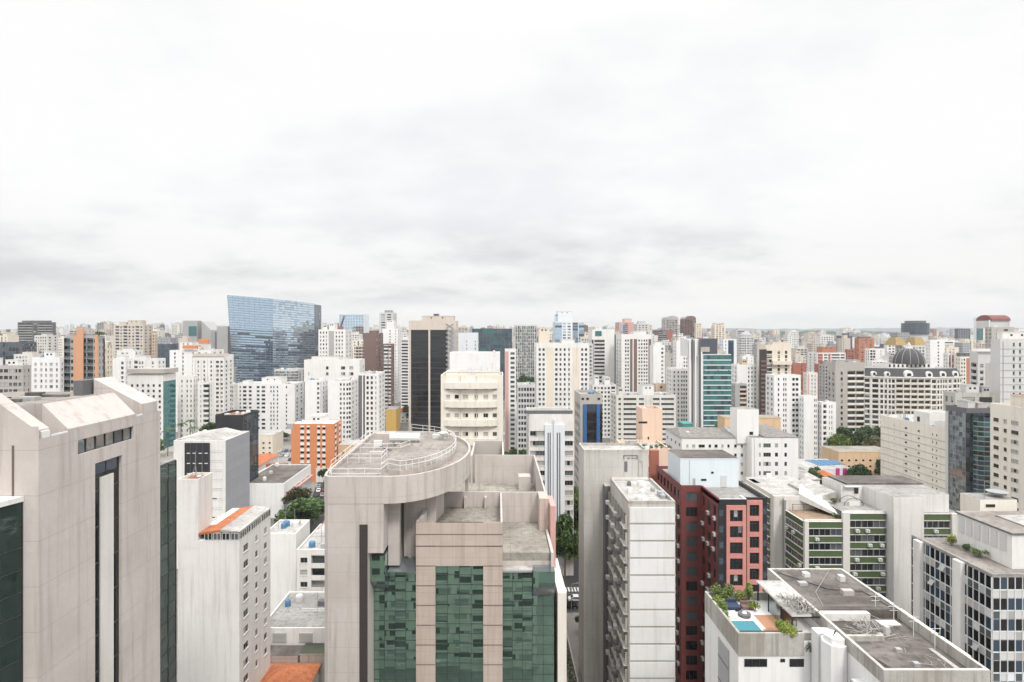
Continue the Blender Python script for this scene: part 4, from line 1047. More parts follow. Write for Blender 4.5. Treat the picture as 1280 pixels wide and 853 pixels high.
    for i in range(9):
        a0, a1 = math.pi * i / 9, math.pi * (i + 1) / 9
        for y in (130.3, 132.3): ar.tube((81.6 - 2.2 * math.cos(a0), y, zr + 1.7 * math.sin(a0)), (81.6 - 2.2 * math.cos(a1), y, zr + 1.7 * math.sin(a1)), .06, 'frame_dark')
    ar.box(80.4, 82.9, 130.0, 130.2, zr + .004, zr + 1.1, 'frame_white'); ar.build('arched_frame', root)
    rl = MB(); rl.box(76.35, 85.2, Y + .02, Y + .25, zr + .003, zr + .4, 'white_worn'); rl.box(67.55, 76.2, Y + .02, Y + .25, zl + .003, zl + .35, 'offwhite'); rl.build('coping', root)
    RECTS.append((65, 102, 122, 152)); MARKS.append(('green banded office block', 1050, 645, 125))
    for i, (x, y, lab) in enumerate(((75.2, 126.5, 'tufted green plant at the corner of the brown roof terrace'), (74.0, 131.4, 'olive shrub along the rear of the brown roof terrace'), (77.9, 131.8, 'pale green shrub beside the arched frame on the green block'))):
        bush('roof_shrub', lab, x, y, zl + .01 if x < 76 else zr + .01, .9, 1.5, ['leaf_olive', 'leaf_mid', 'leaf_dry'], 260, .16, seed=40 + i)
green_block()

# ------------------------------------------------------------------ L: white block with pool terrace
def pool_block():
    root = empty('apartment_block', (40, 58, 0), 'white apartment block with weathered grey flat roof and rooftop pool terrace', 'apartment block')
    X0, X1, Y0, Yb = 39.4, 50.2, 58.0, 83.0; zr = 40.5
    W = 'white_clean'
    b = MB(); b.box(X0, X1, Y0, Yb, 0, 39.3, W, top='roof_dark'); b.build('wall', root)
    p = MB(); t = .35
    for (x0, x1, y0, y1) in ((X0 - .02, X1 + .02, Y0 - .02, Y0 + t), (X0 - .02, X0 + t, Y0 + t, 71), (X1 - t, X1 + .02, Y0 + t, 71), (X0 - .02, X0 + t, 71.01, Yb), (X1 - t, X1 + .02, 71.01, Yb), (X0 + t, X1 - t, Yb - t, Yb + .02)): p.box(x0, x1, y0, y1, 39.0, zr, 'concrete_mottle', top='concrete', bottom=True)
    p.box(X1 + .03, X1 + .6, 61, 65, 38.6, 40.2, W, bottom=True); p.box(X1 + .03, X1 + .9, 66, 72, 38.6, 40.0, W, bottom=True); p.box(X1 + .03, X1 + .7, 73, 76, 38.6, 40.1, W, bottom=True); p.build('parapet', root)
    rf = MB(); rf.box(X0 + t + .01, X1 - t - .01, 71.0, Yb - t - .01, 39.302, 40.34, 'roof_dark'); rf.box(X0 + t + .01, X1 - 4.2, 70.2, 70.99, 39.302, 40.2, 'white_worn'); rf.box(X0 + t + .01, X0 + 5.2, 65.6, 66.0, 39.302, 39.9, 'concrete_stain'); rf.build('raised_roof', root)
    v = MB(); r = random.Random(5)
    for i in range(46):
        a = Vector((r.gauss(44.2, 1.1), r.gauss(68.2, 1.0), 39.35)); q = a + Vector((r.gauss(0, .8), r.gauss(0, .7), r.uniform(.1, 1.0))); v.tube(a, q, .05, 'dry_vine', 4); v.tube(q, q + Vector((r.gauss(0, .7), r.gauss(0, .6), -r.uniform(0, .5))), .03, 'dry_vine', 4)
    for i in range(26): a = Vector((r.uniform(44, 49.3), r.uniform(59.5, 73), 39.36 if True else 0)); v.tube(a, a + Vector((r.gauss(0, 1.2), r.gauss(0, 1.2), .02)), .025, 'dry_vine', 4)
    v.box(45.6, 46.1, 66.8, 67.3, 39.31, 40.3, 'concrete'); v.build('cable_heap', root)
    s = MB(); s.box(48.4, 48.9, 59.5, 64, 39.31, 39.42, 'concrete_stain'); s.box(40.6, 43.6, 59.0, 59.3, 39.31, 39.6, 'roof_brown'); s.box(46.6, 49.0, 69.0, 70.2, 39.31, 39.45, 'white_worn')
    for q in (60.5, 63.2, 66.3): s.box(44.4, 45.0, q, q + .5, 39.31, 39.7, 'grey')
    s.hexa([(40.0, 58.9, 39.31), (42.2, 58.9, 39.31), (41.0, 63.0, 39.31), (40.6, 63.0, 39.31)], [(40.0, 58.9, 39.36), (42.2, 58.9, 39.36), (41.0, 63.0, 39.40), (40.6, 63.0, 39.40)], 'louvre_brown'); s.build('roof_debris', root)
    for k in range(4):
        m = MB(); x = 49.2 - .5 * k; y = 64 + 2.6 * k; m.tube((x, y, 39.3), (x, y, 42.0), .04, 'frame_white'); m.tube((x - .7, y, 41.6), (x + .7, y, 41.6), .025, 'frame_white'); m.tube((x - .5, y, 41.1), (x + .5, y, 41.1), .025, 'frame_white'); m.build('antenna', root)
    # windows on the front and left of the main block
    f = Face((X0, Y0), (X1, Y0)); g = Face((X0, Yb), (X0, Y0))
    for k in range(10):
        for u in (7.4,):
            w = MB(); z1 = 38.6 - 3 * k; f.slab(w, u, u + 2.4, .003, .06, z1 - 1.5, z1, 'frame_grey')
            for i in range(2): f.quad(w, u + .08 + i * 1.14, u + 1.14 + i * 1.14, z1 - 1.42, z1 - .08, 'glass_mid', .07)
            w.build('window', root)
        w = MB(); z1 = 38.3 - 3 * k
        for u in (3.0, 4.4): f.slab(w, u, u + .85, .003, .35, z1 - .9, z1 - .35, 'frame_white')
        w.build('air_conditioner', root)
        w = MB(); z1 = 35.6 - 3 * k; g.quad(w, 14.0, 16.2, z1 - 1.6, z1, 'glass_black', .03); g.slab(w, 13.95, 14.05, .031, .08, z1 - 1.6, z1, 'frame_dark'); w.build('side_window', root)
    cn = MB(); g.slab(cn, 21.5, 23.2, .003, 1.2, 37.3, 37.5, 'grey_light'); g.slab(cn, 21.6, 21.8, .003, 1.1, 36.2, 37.29, 'grey'); g.slab(cn, 20.7, 21.4, .003, .8, 35.8, 37.0, 'concrete_stain'); cn.build('canopy', root)
    rd = MB(); q8 = [(38.6 + 1.4 * math.cos(a), 65.2 + 1.5 * math.sin(a)) for a in [math.pi * (.25 + .25 * k) for k in range(6)]] + [(39.36, 63.9), (39.36, 66.3)]; q8 = q8[:6] + [(39.36, 64.0), (39.36, 66.4)]; rd.prism(q8, 0, 39.6, 'white_clean', bottom=False); rd.prism([(38.6 + (p[0] - 38.6) * .8, 65.2 + (p[1] - 65.2) * .8) for p in q8], 39.602, 40.3, 'white_clean', bottom=False); rd.box(37.4, 39.38, 66.45, 67.8, 0, 39.75, 'white_clean'); rd.build('rounded_stair', root, smooth=False)
    # terrace wing
    TX0, TX1, TY0, TY1 = 28.8, 36.6, 68.0, 79.0; zf = 37.9; zp = 39.0
    w = MB(); w.box(TX0, 39.38, TY0 + .02, TY1, 0, zf - .05, W, top='cloth_white'); w.build('terrace_wing_wall', root)
    pp = MB(); pp.box(TX0 - .05, TX1, TY0 - .1, TY0 + .25, 36.3, zp, 'concrete_mottle', bottom=True); pp.box(TX0 - .05, TX0 + .25, TY0 + .26, TY1, 36.3, zp, 'concrete_mottle', bottom=True); pp.box(TX0 + .26, 39.3, TY1 - .25, TY1, 36.3, zp - .1, 'concrete_stain', bottom=True)
    pp.box(TX1 + .01, 39.3, TY0 + .5, TY0 + .75, 36.6, zp - .3, 'grey_warm', bottom=True); pp.build('terrace_parapet', root)
    gl = MB(); gl.box(TX0 + .3, TX1, TY0 + .28, TY0 + .31, zp - .2, zp + .12, 'frame_dark', bottom=True); gl.build('pool_rail', root)
    ff = Face((TX0, TY0), (39.38, TY0)); gg = Face((TX0, TY1), (TX0, TY0))
    for k in range(11):
        z1 = 35.9 - 3.0 * k
        for u, wd in ((.7, 2.7), (5.0, .55), (6.1, 1.7)):
            q = MB(); h = .95 if wd > 1 else .4; ff.quad(q, u, u + wd, z1 - h, z1, 'glass_black', .01)
            n = max(1, round(wd / .9))
            for i in range(n + 1): ff.slab(q, u + (wd - .05) * i / n, u + (wd - .05) * i / n + .05, .011, .05, z1 - h, z1, 'frame_dark')
            ff.slab(q, u, u + wd, .011, .05, z1 - .05, z1 + .01, 'frame_dark'); q.build('window', root)
    pn = MB(); gg.slab(pn, 5.0, 8.3, .003, .12, 0, 35.4, 'grey')
    for k in range(12): gg.slab(pn, 5.0, 8.3, .121, .16, 33.0 - 3 * k, 33.15 - 3 * k, 'grey_dark')
    pn.build('grey_window_strip', root)
    fl = MB(); fl.box(TX0 + .3, TX1, 71.0, TY1 - .3, zf - .045, zf, 'cloth_white'); fl.box(TX0 + .3, TX1, TY0 + .3, 70.99, zf - .045, zf + .004, 'wood_deck'); fl.box(33.5, 36.4, 71, 74.5, zf + .001, zf + .02, 'wood_deck'); fl.build('terrace_floor', root)
    pw = MB(); pw.box(29.35, 32.8, 69.0, 72.6, zf + .006, zf + .30, 'offwhite', top='offwhite'); pw.build('pool_rim', root)
    wt = MB(); wt.box(29.6, 32.55, 69.2, 72.4, zf + .31, zf + .315, 'water_pool', bottom=True); wt.build('pool_water', root)
    # pergola
    pg = MB(); zc = 40.35
    pg.box(35.8, 39.36, 72.6, 78.8, zc, zc + .22, 'offwhite', top='roof_light', bottom=True); pg.box(35.8, 38.2, 69.2, 72.59, zc - .02, zc + .2, 'grey_light', top='roof_grey', bottom=True); pg.build('pergola_roof', root)
    for y in (69.3, 72.0, 75.3, 78.4): pb = MB(); pb.box(35.85, 36.0, y, y + .15, zf, zc - .03, 'black_metal'); pb.box(35.99, 39.3, y, y + .12, zc - .25, zc - .031, 'black_metal', bottom=True); pb.build('pergola_post', root)
    gp = MB(); gp.box(35.9, 35.94, 72.2, 75.2, zf + .1, zc - .3, 'glass_mirror', bottom=True); gp.build('glass_screen', root)
    vn = MB(); r = random.Random(9)
    for i in range(260):
        a = Vector((r.uniform(36.4, 38.9), r.uniform(69.4, 73.6), zc + .25)); q = a + Vector((r.gauss(0, .35), r.gauss(0, .35), r.uniform(0, .7))); vn.tube(a, q, .035, 'dry_vine' if r.random() < .8 else 'leaf_olive', 4)
    vo = vn.build('dry_creeper'); tag(vo, 'pale leafless creeper sprawling over the pergola roof edge', 'plant')
    # terrace things
    B = bush
    B('planter_bush', 'yellow-green round bush at the right end of the pool', 34.9, 68.95, zf + .01, 1.15, 2.1, ['leaf_lime', 'leaf_lime', 'leaf_lime', 'leaf_mid'], 1500, .12, seed=1)
    B('planter_bush', 'tall olive bush in the far left corner of the pool terrace', 29.9, 78.0, zf + .01, 1.1, 2.6, ['leaf_olive', 'leaf_lime', 'leaf_mid'], 620, .13, seed=2)
    B('planter_bush', 'bright green bush on the left parapet beside the navy daybed', 29.5, 74.6, zf + .01, .8, 2.1, ['leaf_lime', 'leaf_mid'], 520, .12, seed=3)
    B('planter_bush', 'low green bush at the left parapet nearest the pool', 29.35, 73.2, zf + .01, .5, 1.2, ['leaf_lime', 'leaf_mid'], 300, .1, seed=4)
    B('planter_bush', 'leafy green shrub behind the navy daybed', 31.8, 78.3, zf + .01, 1.0, 2.3, ['leaf_mid', 'leaf_lime', 'leaf_deep'], 560, .14, seed=5)
    B('planter_bush', 'spiky green plant between firepit and pergola', 34.1, 75.4, zf + .01, .7, 1.5, ['leaf_lime', 'leaf_mid'], 320, .12, seed=6)
    B('planter_bush', 'tall banana-like plant at the rear end of the pergola', 34.6, 78.2, zf + .01, .8, 3.0, ['leaf_mid', 'leaf_lime'], 380, .2, seed=7)
    B('planter_bush', 'dark green bush in the notch beside the rounded stair', 37.6, 68.3, zf - 1.5, .7, 1.6, ['leaf_deep', 'leaf_mid'], 380, .11, seed=8)
    B('planter_bush', 'feathery lime bush touching the rear of the navy daybed', 30.7, 77.9, zf + .01, .8, 1.9, ['leaf_lime', 'leaf_olive', 'leaf_mid'], 480, .12, seed=9)
    B('planter_bush', 'leafy bush by the rear parapet right of the daybed', 33.2, 78.3, zf + .01, .9, 1.7, ['leaf_mid', 'leaf_lime', 'leaf_dry'], 480, .12, seed=10)
    B('planter_bush', 'pale lime bush overhanging the left parapet by the daybed corner', 29.4, 76.1, zf + .01, .75, 1.8, ['leaf_lime', 'leaf_lime', 'leaf_mid'], 480, .11, seed=11)
    d = empty('daybed', (31.2, 76.3, zf), 'navy blue square daybed on the pool terrace', 'daybed')
    q = MB(); q.box(30.2, 32.4, 75.4, 77.2, zf + .02, zf + .28, 'black_metal', bottom=True); q.build('base', d); q = MB(); q.box(30.25, 32.35, 75.45, 77.1, zf + .285, zf + .55, 'cloth_navy', bottom=True); q.build('mattress', d)
    q = MB(); q.box(30.3, 32.3, 76.85, 77.15, zf + .56, zf + .95, 'cloth_navy', bottom=True); q.build('backrest', d)
    fp = empty('fire_pit', (32.2, 74.2, zf), 'round dark firepit table on the white terrace floor', 'firepit'); q = MB(); q.lathe(32.2, 74.2, [(.75, zf + .01), (.8, zf + .4), (.45, zf + .42), (.4, zf + .3)], 'grey_dark', 20); q.build('bowl', fp); q = MB(); q.lathe(32.2, 74.2, [(.35, zf + .43), (.2, zf + .62)], 'frame_white', 12); q.build('stone_heap', fp)
    for i, (x, y, lab) in enumerate(((30.2, 73.6, 'white padded lounge seat left of the firepit'), (33.4, 76.3, 'plum dark lounge seat right of the firepit'))):
        s_ = empty('lounge_seat', (x, y, zf), lab, 'lounge seat'); m = ('cloth_white', 'brown')[i]
        q = MB(); q.box(x - .7, x + .7, y - .5, y + .5, zf + .05, zf + .42, m, bottom=True); q.build('seat', s_); q = MB(); q.box(x - .7, x + .7, y + .3, y + .5, zf + .43, zf + .8, m, bottom=True); q.build('backrest', s_)
    tb = empty('dining_table', (37.0, 73.0, zf), 'dark dining table under the pergola', 'table'); q = MB(); q.box(36.4, 37.8, 71.6, 74.6, zf + .7, zf + .76, 'wood_deck', bottom=True); q.build('tabletop', tb)
    for x in (36.5, 37.65):
        for y in (71.7, 74.45): q = MB(); q.box(x, x + .06, y, y + .06, zf, zf + .699, 'black_metal'); q.build('leg', tb)
    for k in range(4):
        q = MB(); x = 41.2 + 2.1 * k; y = (77.5, 80.2, 74.6, 78.8)[k]; q.box(x, x + (1.1, .8, 1.4, .7)[k], y, y + .8, 40.345, 40.75 + .12 * k, ('grey', 'frame_white', 'grey_warm', 'grey_light')[k]); q.build('roof_unit', root)
    q = MB(); q.path([(40.2, 81.8, 40.42), (44.5, 76.4, 40.42), (48.6, 75.9, 40.42), (49.4, 71.4, 40.42)], .06, 'frame_dark'); q.path([(41.0, 71.6, 40.42), (42.2, 75.5, 40.42), (47.6, 81.9, 40.42)], .045, 'frame_grey'); q.build('roof_cable', root)
    RECTS.append((28, 51.5, 57, 84)); MARKS.append(('white block with the pool terrace', 1000, 760, 60))
pool_block()

# ------------------------------------------------------------------ M: black and white grid office block, right edge
def grid_block():
    root = empty('office_block', (85, 85, 0), 'office block gridded in black windows and pale spandrels with white pilasters', 'office block')
    X0, Y0, Y1, zt = 73.9, 85.0, 101.5, 38.8; X1 = 112
    b = MB(); b.box(X0 + .1, X1, Y0 + .1, Y1, 0, zt - .5, 'grey_dark', top='roof_warm'); b.build('wall', root)
    cp = MB()
    for (x0, x1, y0, y1) in ((X0 - .05, X1, Y0 - .05, Y0 + .4), (X0 - .05, X0 + .4, Y0 + .41, Y1)): cp.box(x0, x1, y0, y1, zt - .48, zt, 'roof_grey', top='roof_grey', bottom=True)
    cp.build('coping', root)
    r = random.Random(3)
    def grid(f, du, cols):
        fh = 3.1; nu = round(f.L / du); a = f.L / nu; zt2 = zt - .5
        for k in range(11):
            m = MB(); z1 = zt2 - k * fh
            for i in range(nu):
                u0, u1 = i * a + .06, (i + 1) * a - .06
                f.quad(m, u0, u1, z1 - 1.75, z1 - .05, r.choice(['glass_black', 'glass_black', 'glass_navy']), .03)
                f.quad(m, u0, u1, z1 - 3.04, z1 - 1.95, r.choice(cols), .04)
            f.slab(m, 0, f.L, .0, .09, z1 - 1.94, z1 - 1.76, 'mullion_white'); f.slab(m, 0, f.L, .0, .09, z1 - 3.14, z1 - 3.05, 'frame_grey'); m.build('window_band', root)
        mu = MB()
        for i in range(nu + 1): f.slab(mu, max(0, i * a - .055), min(f.L, i * a + .055), .0, .13, 4, zt2, 'frame_white')
        mu.build('mullion', root)
    grid(Face((X0, Y0), (X1, Y0)), 1.12, ['glass_mid', 'glass_blind', 'grey_light', 'bluewhite', 'grey_light']); grid(Face((X0, Y1), (X0, Y0)), 1.12, ['glass_mid', 'grey', 'grey_light', 'glass_mid', 'grey_warm'])
    g = Face((X0, Y1), (X0, Y0))
    for u, w in ((1.3, 1.6), (9.9, 1.7)): p = MB(); g.slab(p, u, u + w, .01, .75, 0, zt - .3, 'white_worn'); p.build('pilaster', root)
    for (u, z) in ((6.9, 36.4), (4.6, 33.0), (13.5, 27)): p = MB(); q0 = g.P(u, .15, z); q1 = g.P(u + 1.0, .15, z); q2 = g.P(u + 1.0, .75, z - .8); q3 = g.P(u, .75, z - .8); p.poly([q0, q1, q2, q3], 'glass_blind'); p.build('open_window', root)
    # white roof block and boxes
    t = MB(); t.box(79.6, X1, 88.0, 98.6, zt - .49, 43.6, 'white', top='roof_warm'); t.box(79.4, X1, 87.8, 98.8, 43.603, 43.9, 'grey_dark', top='roof_warm', bottom=True); t.box(84, X1, 90, 96, 43.903, 44.1, 'roof_light'); t.build('roof_block', root)
    for i in range(6): s = MB(); s.box(79.5, 79.59, 89 + i * 1.6, 90.1 + i * 1.6, 40.6, 43.2, 'grey_light', bottom=True); s.build('stained_panel', root)
    s = MB(); s.box(86.2, 92.8, 101.6, 106, 0, 45.0, 'cream_light', top='roof_grey'); s.box(87.2, 88.8, 101.5, 101.59, 43.7, 44.2, 'glass_dark', bottom=True); s.build('rear_box', root)
    s = MB(); s.lathe(91, 103.6, [(.3, 45.2), (1.2, 45.5), (1.7, 45.95)], 'frame_grey', 16); s.tube((91, 103.6, 45.0), (91, 103.6, 45.4), .1, 'steel'); s.build('satellite_dish', root)
    s = MB(); s.tube((87.3, 102, 45), (87.3, 102, 48.2), .05, 'steel'); s.tube((87.3, 102, 48.2), (88.4, 102, 47.9), .04, 'steel'); s.build('antenna', root)
    RECTS.append((73, 113, 84, 107)); MARKS.append(('black and white grid block', 1190, 690, 85))
    for i, (x, y, rr, h, ms, lab) in enumerate(((78.0, 97.6, .9, 2.0, ['leaf_dry', 'leaf_lime'], 'yellowish spiky plant on the grid block roof ledge'), (78.6, 95.4, .8, 1.2, ['leaf_olive', 'leaf_mid'], 'olive shrub between the yellowish plant and the green hedge'), (78.5, 92.6, 1.1, 1.3, ['leaf_mid', 'leaf_deep', 'leaf_lime'], 'long green shrub below the white roof block'))):
        bush('roof_shrub', lab, x, y, zt - .48, rr, h, ms, 420, .14, seed=60 + i)
grid_block()
# ------------------------------------------------------------------ middle distance, building by building (photograph columns, roof row, distance)
BLK = ['glass_dark', 'glass_black', 'glass_dark', 'glass_mid']
P2 = ((.25, .7, .2, .7, 3.2),)
# --- left
PB('dark grey tower of stacked balcony slabs at the far left skyline', 22, 70, 403, 700, 24, sh=.08, wall='grey_dark', front='.3 b3 .2 b3 .7 w1.5 .7 b3 .2 b3 .3', short='dark balcony tower', acc='grey', bal='grey', fh=3.1, pent=((.1, .9, .1, .9, 2.0),), gl=BLK)
PB('long low dark slate office block in front of the dark balcony tower', -30, 46, 428, 500, 30, wall='slate', curt={'front': dict(du=3, dv=3.6, gl=['glass_navy', 'glass_bluegrey', 'glass_dark'], mul='slate', mw=.2)}, short='long slate office block', right='(1 w2)*7 1', name='office_block', cat='office block')
PB('grey concrete apartment block with large windows at the left edge', -20, 39, 457, 262, 18, sh=.1, wall='grey_warm', front='(.7 w3.2 .7 w2.4)*4 .7', short='grey concrete apartment block', objwin=True, fh=3.1, pent=((.05, .3, .2, .8, 3.4, 'white'), (.5, .85, .2, .8, 2.6, 'white')), bits=5, roof='roof_light', zmin=40)
PB('small white tower with faint windows behind the pink tower roof', 40, 86, 447, 305, 16, wall='white_clean', front='1 w1.1 1.6 w.9 1.2 w.8 1.2 w1.4 1.4 w.8 1', short='small white tower', objwin=True, gvs=('glass_blind', 'glass_mid', 'glass_blind'), pent=((.35, .75, .2, .7, 3.0),), top=2.4, zmin=42)
r = PB('tower of glass balconies with a tall salmon pillar', 80, 131, 420, 300, 18, sh=.06, wall='grey', front='b3.8 .3 w1.6 .3 s3.4 b4 .3 b4 .3 w1.0 s1.8', short='salmon-pillared tower', acc='salmon', bal='glass_mid', fh=3.6, gl=BLK, pent=((.1, .9, .2, .9, 1.2),))
b = MB(); b.box(px(96, 0, 299), px(104, 0, 299), 298.9, 299.5, 40, hz(411, 299), 'salmon', bottom=True); b.build('pillar_top', r)
bush('roof_shrub', 'dark green shrubs on top of the salmon-pillared tower', px(124, 0, 301), 302, hz(420, 300), 3.2, 2.6, ['leaf_deep', 'leaf_mid'], 300, .4, seed=77)
PB('cream wall slab just right of the salmon-pillared tower', 130, 141, 428, 322, 14, wall='cream', front='3 w.8 3', short='cream slab')
PB('beige stepped apartment tower with balcony stacks on the left skyline', 142, 191, 406, 550, 22, wall='beige', front='1 b2 .6 w1 .6 b2.2 .6 w1 1 w1 .8 b2 .6 w1 .6', short='beige stepped tower', pent=((.1, .35, .2, .8, 2.5), (.4, .85, .2, .8, 4.2)), bal='grey_light', fh=3.0)
PB('narrow tan tower hugging the right flank of the beige stepped tower', 190, 197, 417, 560, 20, wall='tan', front='1 w2 1', short='narrow tan tower')
PB('dark slate glass block low behind the white blocks', 197, 220, 430, 500, 20, wall='slate', curt={'front': dict(du=3, dv=3.4, gl=['glass_navy', 'glass_bluegrey'], mul='slate', mw=.2)}, short='dark slate glass block', name='office_block', cat='office block')
r = PB('grey office tower with one dark square window and sloping shoulder', 229, 252, 401, 800, 40, wall='grey', short='grey shouldered tower', extras=(('square_window', 236, 246, 408, 420, .3, .2, 'glass_teal'),), name='office_tower', cat='office tower')
b = MB(); Z = 802; b.hexa([(px(252.1, 0, Z), Z, 0), (px(264, 0, Z), Z, 0), (px(264, 0, Z), 835, 0), (px(252.1, 0, Z), 835, 0)], [(px(252.1, 0, Z), Z, hz(402, Z)), (px(264, 0, Z), Z, hz(413, Z)), (px(264, 0, Z), 835, hz(413, Z)), (px(252.1, 0, Z), 835, hz(402, Z))], 'grey'); b.build('sloping_shoulder', r)
PB('plain grey slab tower left of the blue glass tower', 271, 289, 408, 690, 30, wall='grey', front='', short='plain grey slab', side_wall='grey_dark')
r = PB('white block with orange banded penthouse', 212, 280, 438, 425, 20, wall='white_clean', front='2 w.8 3 w.7 4 w.7 2 w1 2 w1 2', short='white block with the orange band', pent=((.2, .5, .1, .9, 6, 'white'), (.5, .75, .2, .8, 4.5, 'white')))
b = MB(); b.box(px(229, 0, 424), px(247, 0, 424), 423, 424.9, hz(436, 424), hz(432, 424), 'orange', bottom=True); b.box(px(249, 0, 424), px(261, 0, 424), 423, 424.9, hz(430, 424), hz(424, 424), 'orange', bottom=True); b.build('orange_band', r)
PB('white tower with thin brown vertical lines and a tan cap', 241, 292, 444, 388, 20, wall='white', front='1.2 d.3 1 w.9 1 d.3 1 w.9 1.2 d.3 1.4 w.9 .8 d.3 1 w.8 w.8 .6 d.3 w1.2 .6', short='white tower with brown lines', acc='tan', line=None, extras=(('tan_cap', 241, 287, 442, 445.5, .3, .3, 'beige'),), top=3.5)
r = PB('white office block with five window columns and teal glass side', 159, 219.6, 468, 316, 12.2, wall='white', front='1.2 w.75 1 w.75 1 w.75 1 w.75 1 w.75 1.2 w.75 .8', short='white block with the teal glass side', objwin=True, top=5.0, fh=3.0, curt={'right': dict(du=2.4, dv=3.0, gl='glass_tealgreen', mul='glass_teal', top=4, mw=.1)}, roof='roof_light', name='office_block', cat='office block', gvs=('glass_dark', 'glass_dark', 'glass_bluegrey'), zmin=10, head=.8)
b = MB(); b.box(px(158.5, 0, 315), px(204.5, 0, 315) + .3, 315, 329, hz(467, 316), hz(461.5, 316), 'grey_warm', top='roof_light', bottom=True); b.build('roof_cap', r)
PB('white block with few small windows behind the pink roof slabs', 130, 165, 449, 352, 16, wall='white_clean', front='4 w1 5 w.8 w.8 1', short='sparse white block', pent=((.6, .95, .2, .8, 1.8),))
PB('white block with rows of dark windows beside the sparse white block', 166, 207, 448.5, 345, 16, wall='white', front='.6 b1.8 .5 w.9 .5 w.9 4 w.9 2', short='white block with dark windows', pent=((.0, .45, .2, .9, 1.6),))
PB('white apartment tower with balcony stack behind the palms', 222, 248, 470, 345, 16, wall='white', front='2 w.7 2.2 w.7 1.4 w.7 1', short='white balcony-stack tower', objwin=True, gvs=('glass_mid', 'glass_blind', 'glass_dark'), top=2)
PB('lower white wing with curved balconies beside the tower behind the palms', 247, 266, 478, 343, 14, wall='white', front='2 w.7 1.5 b4', short='curved-balcony wing', bal='white', fh=3)
PB('white tower between the brown-lined tower and the white apartment slab', 286, 297, 480, 400, 14, wall='offwhite', front='1 w.8 1 w.8 1', short='pale filler tower')
# blue glass tower (own shape)
def blue_tower():
    Y = 600.0; root = empty('glass_tower', (px(337, 0, Y), Y, 0), 'big pale blue mirrored glass tower with slanting roofline and leaning edge', 'glass tower')
    A = (px(293, 0, Y), Y); B = (px(343, 0, Y), Y - 4); C = (px(387, 0, Y), Y + 16); TA = px(284, 0, Y)
    zt = [hz(369, Y), hz(374, Y), hz(378.5, Y)]
    mb = MB(); ms = MB(); r = random.Random(4)
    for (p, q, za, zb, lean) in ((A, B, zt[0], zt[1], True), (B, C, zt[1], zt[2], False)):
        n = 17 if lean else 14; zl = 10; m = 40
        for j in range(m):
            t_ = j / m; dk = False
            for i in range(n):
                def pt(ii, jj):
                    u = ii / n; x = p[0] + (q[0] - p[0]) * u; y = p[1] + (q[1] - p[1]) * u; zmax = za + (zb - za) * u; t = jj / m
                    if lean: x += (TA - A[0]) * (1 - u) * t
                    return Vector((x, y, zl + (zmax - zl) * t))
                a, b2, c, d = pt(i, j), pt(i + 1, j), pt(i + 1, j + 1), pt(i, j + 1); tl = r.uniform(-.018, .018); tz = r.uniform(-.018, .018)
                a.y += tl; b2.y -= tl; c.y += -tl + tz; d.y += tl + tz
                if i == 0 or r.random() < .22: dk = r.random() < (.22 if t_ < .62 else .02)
                base = 'glass_sky' if lean or r.random() < .25 else 'glass_sky_pale'  # right facet mostly paler: brighter sky reflection put into the glass colour
                if t_ < .66:  # lower rows: dark strips and runs paint in the reflected city
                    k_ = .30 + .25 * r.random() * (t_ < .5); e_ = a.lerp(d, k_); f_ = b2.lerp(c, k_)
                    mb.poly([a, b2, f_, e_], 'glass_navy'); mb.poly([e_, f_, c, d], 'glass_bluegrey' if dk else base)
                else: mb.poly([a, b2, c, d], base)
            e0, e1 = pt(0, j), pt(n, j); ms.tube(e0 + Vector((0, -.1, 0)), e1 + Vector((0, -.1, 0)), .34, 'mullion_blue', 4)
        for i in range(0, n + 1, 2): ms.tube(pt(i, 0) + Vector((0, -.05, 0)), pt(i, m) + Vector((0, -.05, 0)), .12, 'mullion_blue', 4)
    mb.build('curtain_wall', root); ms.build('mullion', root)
    bd = MB(); D = 40
    bd.hexa([(A[0], Y + .8, 0), (C[0], Y + 17, 0), (C[0], Y + D, 0), (A[0], Y + D, 0)], [(TA, Y + .8, zt[0] - 1), (C[0], Y + 17, zt[2] - 1), (C[0], Y + D, zt[2] - 1), (TA, Y + D, zt[0] - 1)], 'glass_navy'); bd.build('body', root)
    e = MB(); f = Face((px(388, 0, Y + 17), Y + 17), (px(400, 0, Y + 34), Y + 34)); curtain(e, f, 0, hz(386, Y + 10), 3, 3.8, ['glass_navy', 'glass_sky', 'glass_bluegrey'], 'mullion_blue', .04, .25); e.build('side_wing', root)
    q = MB(); q.box(px(325, 0, Y), px(345, 0, Y), Y + 3, Y + 12, zt[1] - 2, zt[1] - .2, 'slate'); q.build('roof_unit', root)
    MARKS.append(('blue mirrored glass tower', 337, 372, Y)); RECTS.append((px(284, 0, Y), px(402, 0, Y), Y - 6, Y + 42))
blue_tower()
PB('white twin-faced tower with grey central slot', 398, 440, 412, 435, 20, wall='white', front='1 w.9 1 w.9 1 w.9 1 d3.6 1 w.9 1 w.9 1 w.9 1.6', short='white twin-faced tower', acc='grey', pent=((.08, .22, .3, .7, 4), (.3, .52, .3, .7, 5)))
PB('low slab of grey gridded windows behind the white apartment slab', 343, 382, 462, 445, 18, wall='grey_light', front='(.15 w1)*9 .5 (.15 w1)*9', short='grey gridded slab', fh=2.2, gl=['glass_mid', 'glass_bluegrey', 'glass_mid'], sill=.15, head=.9)
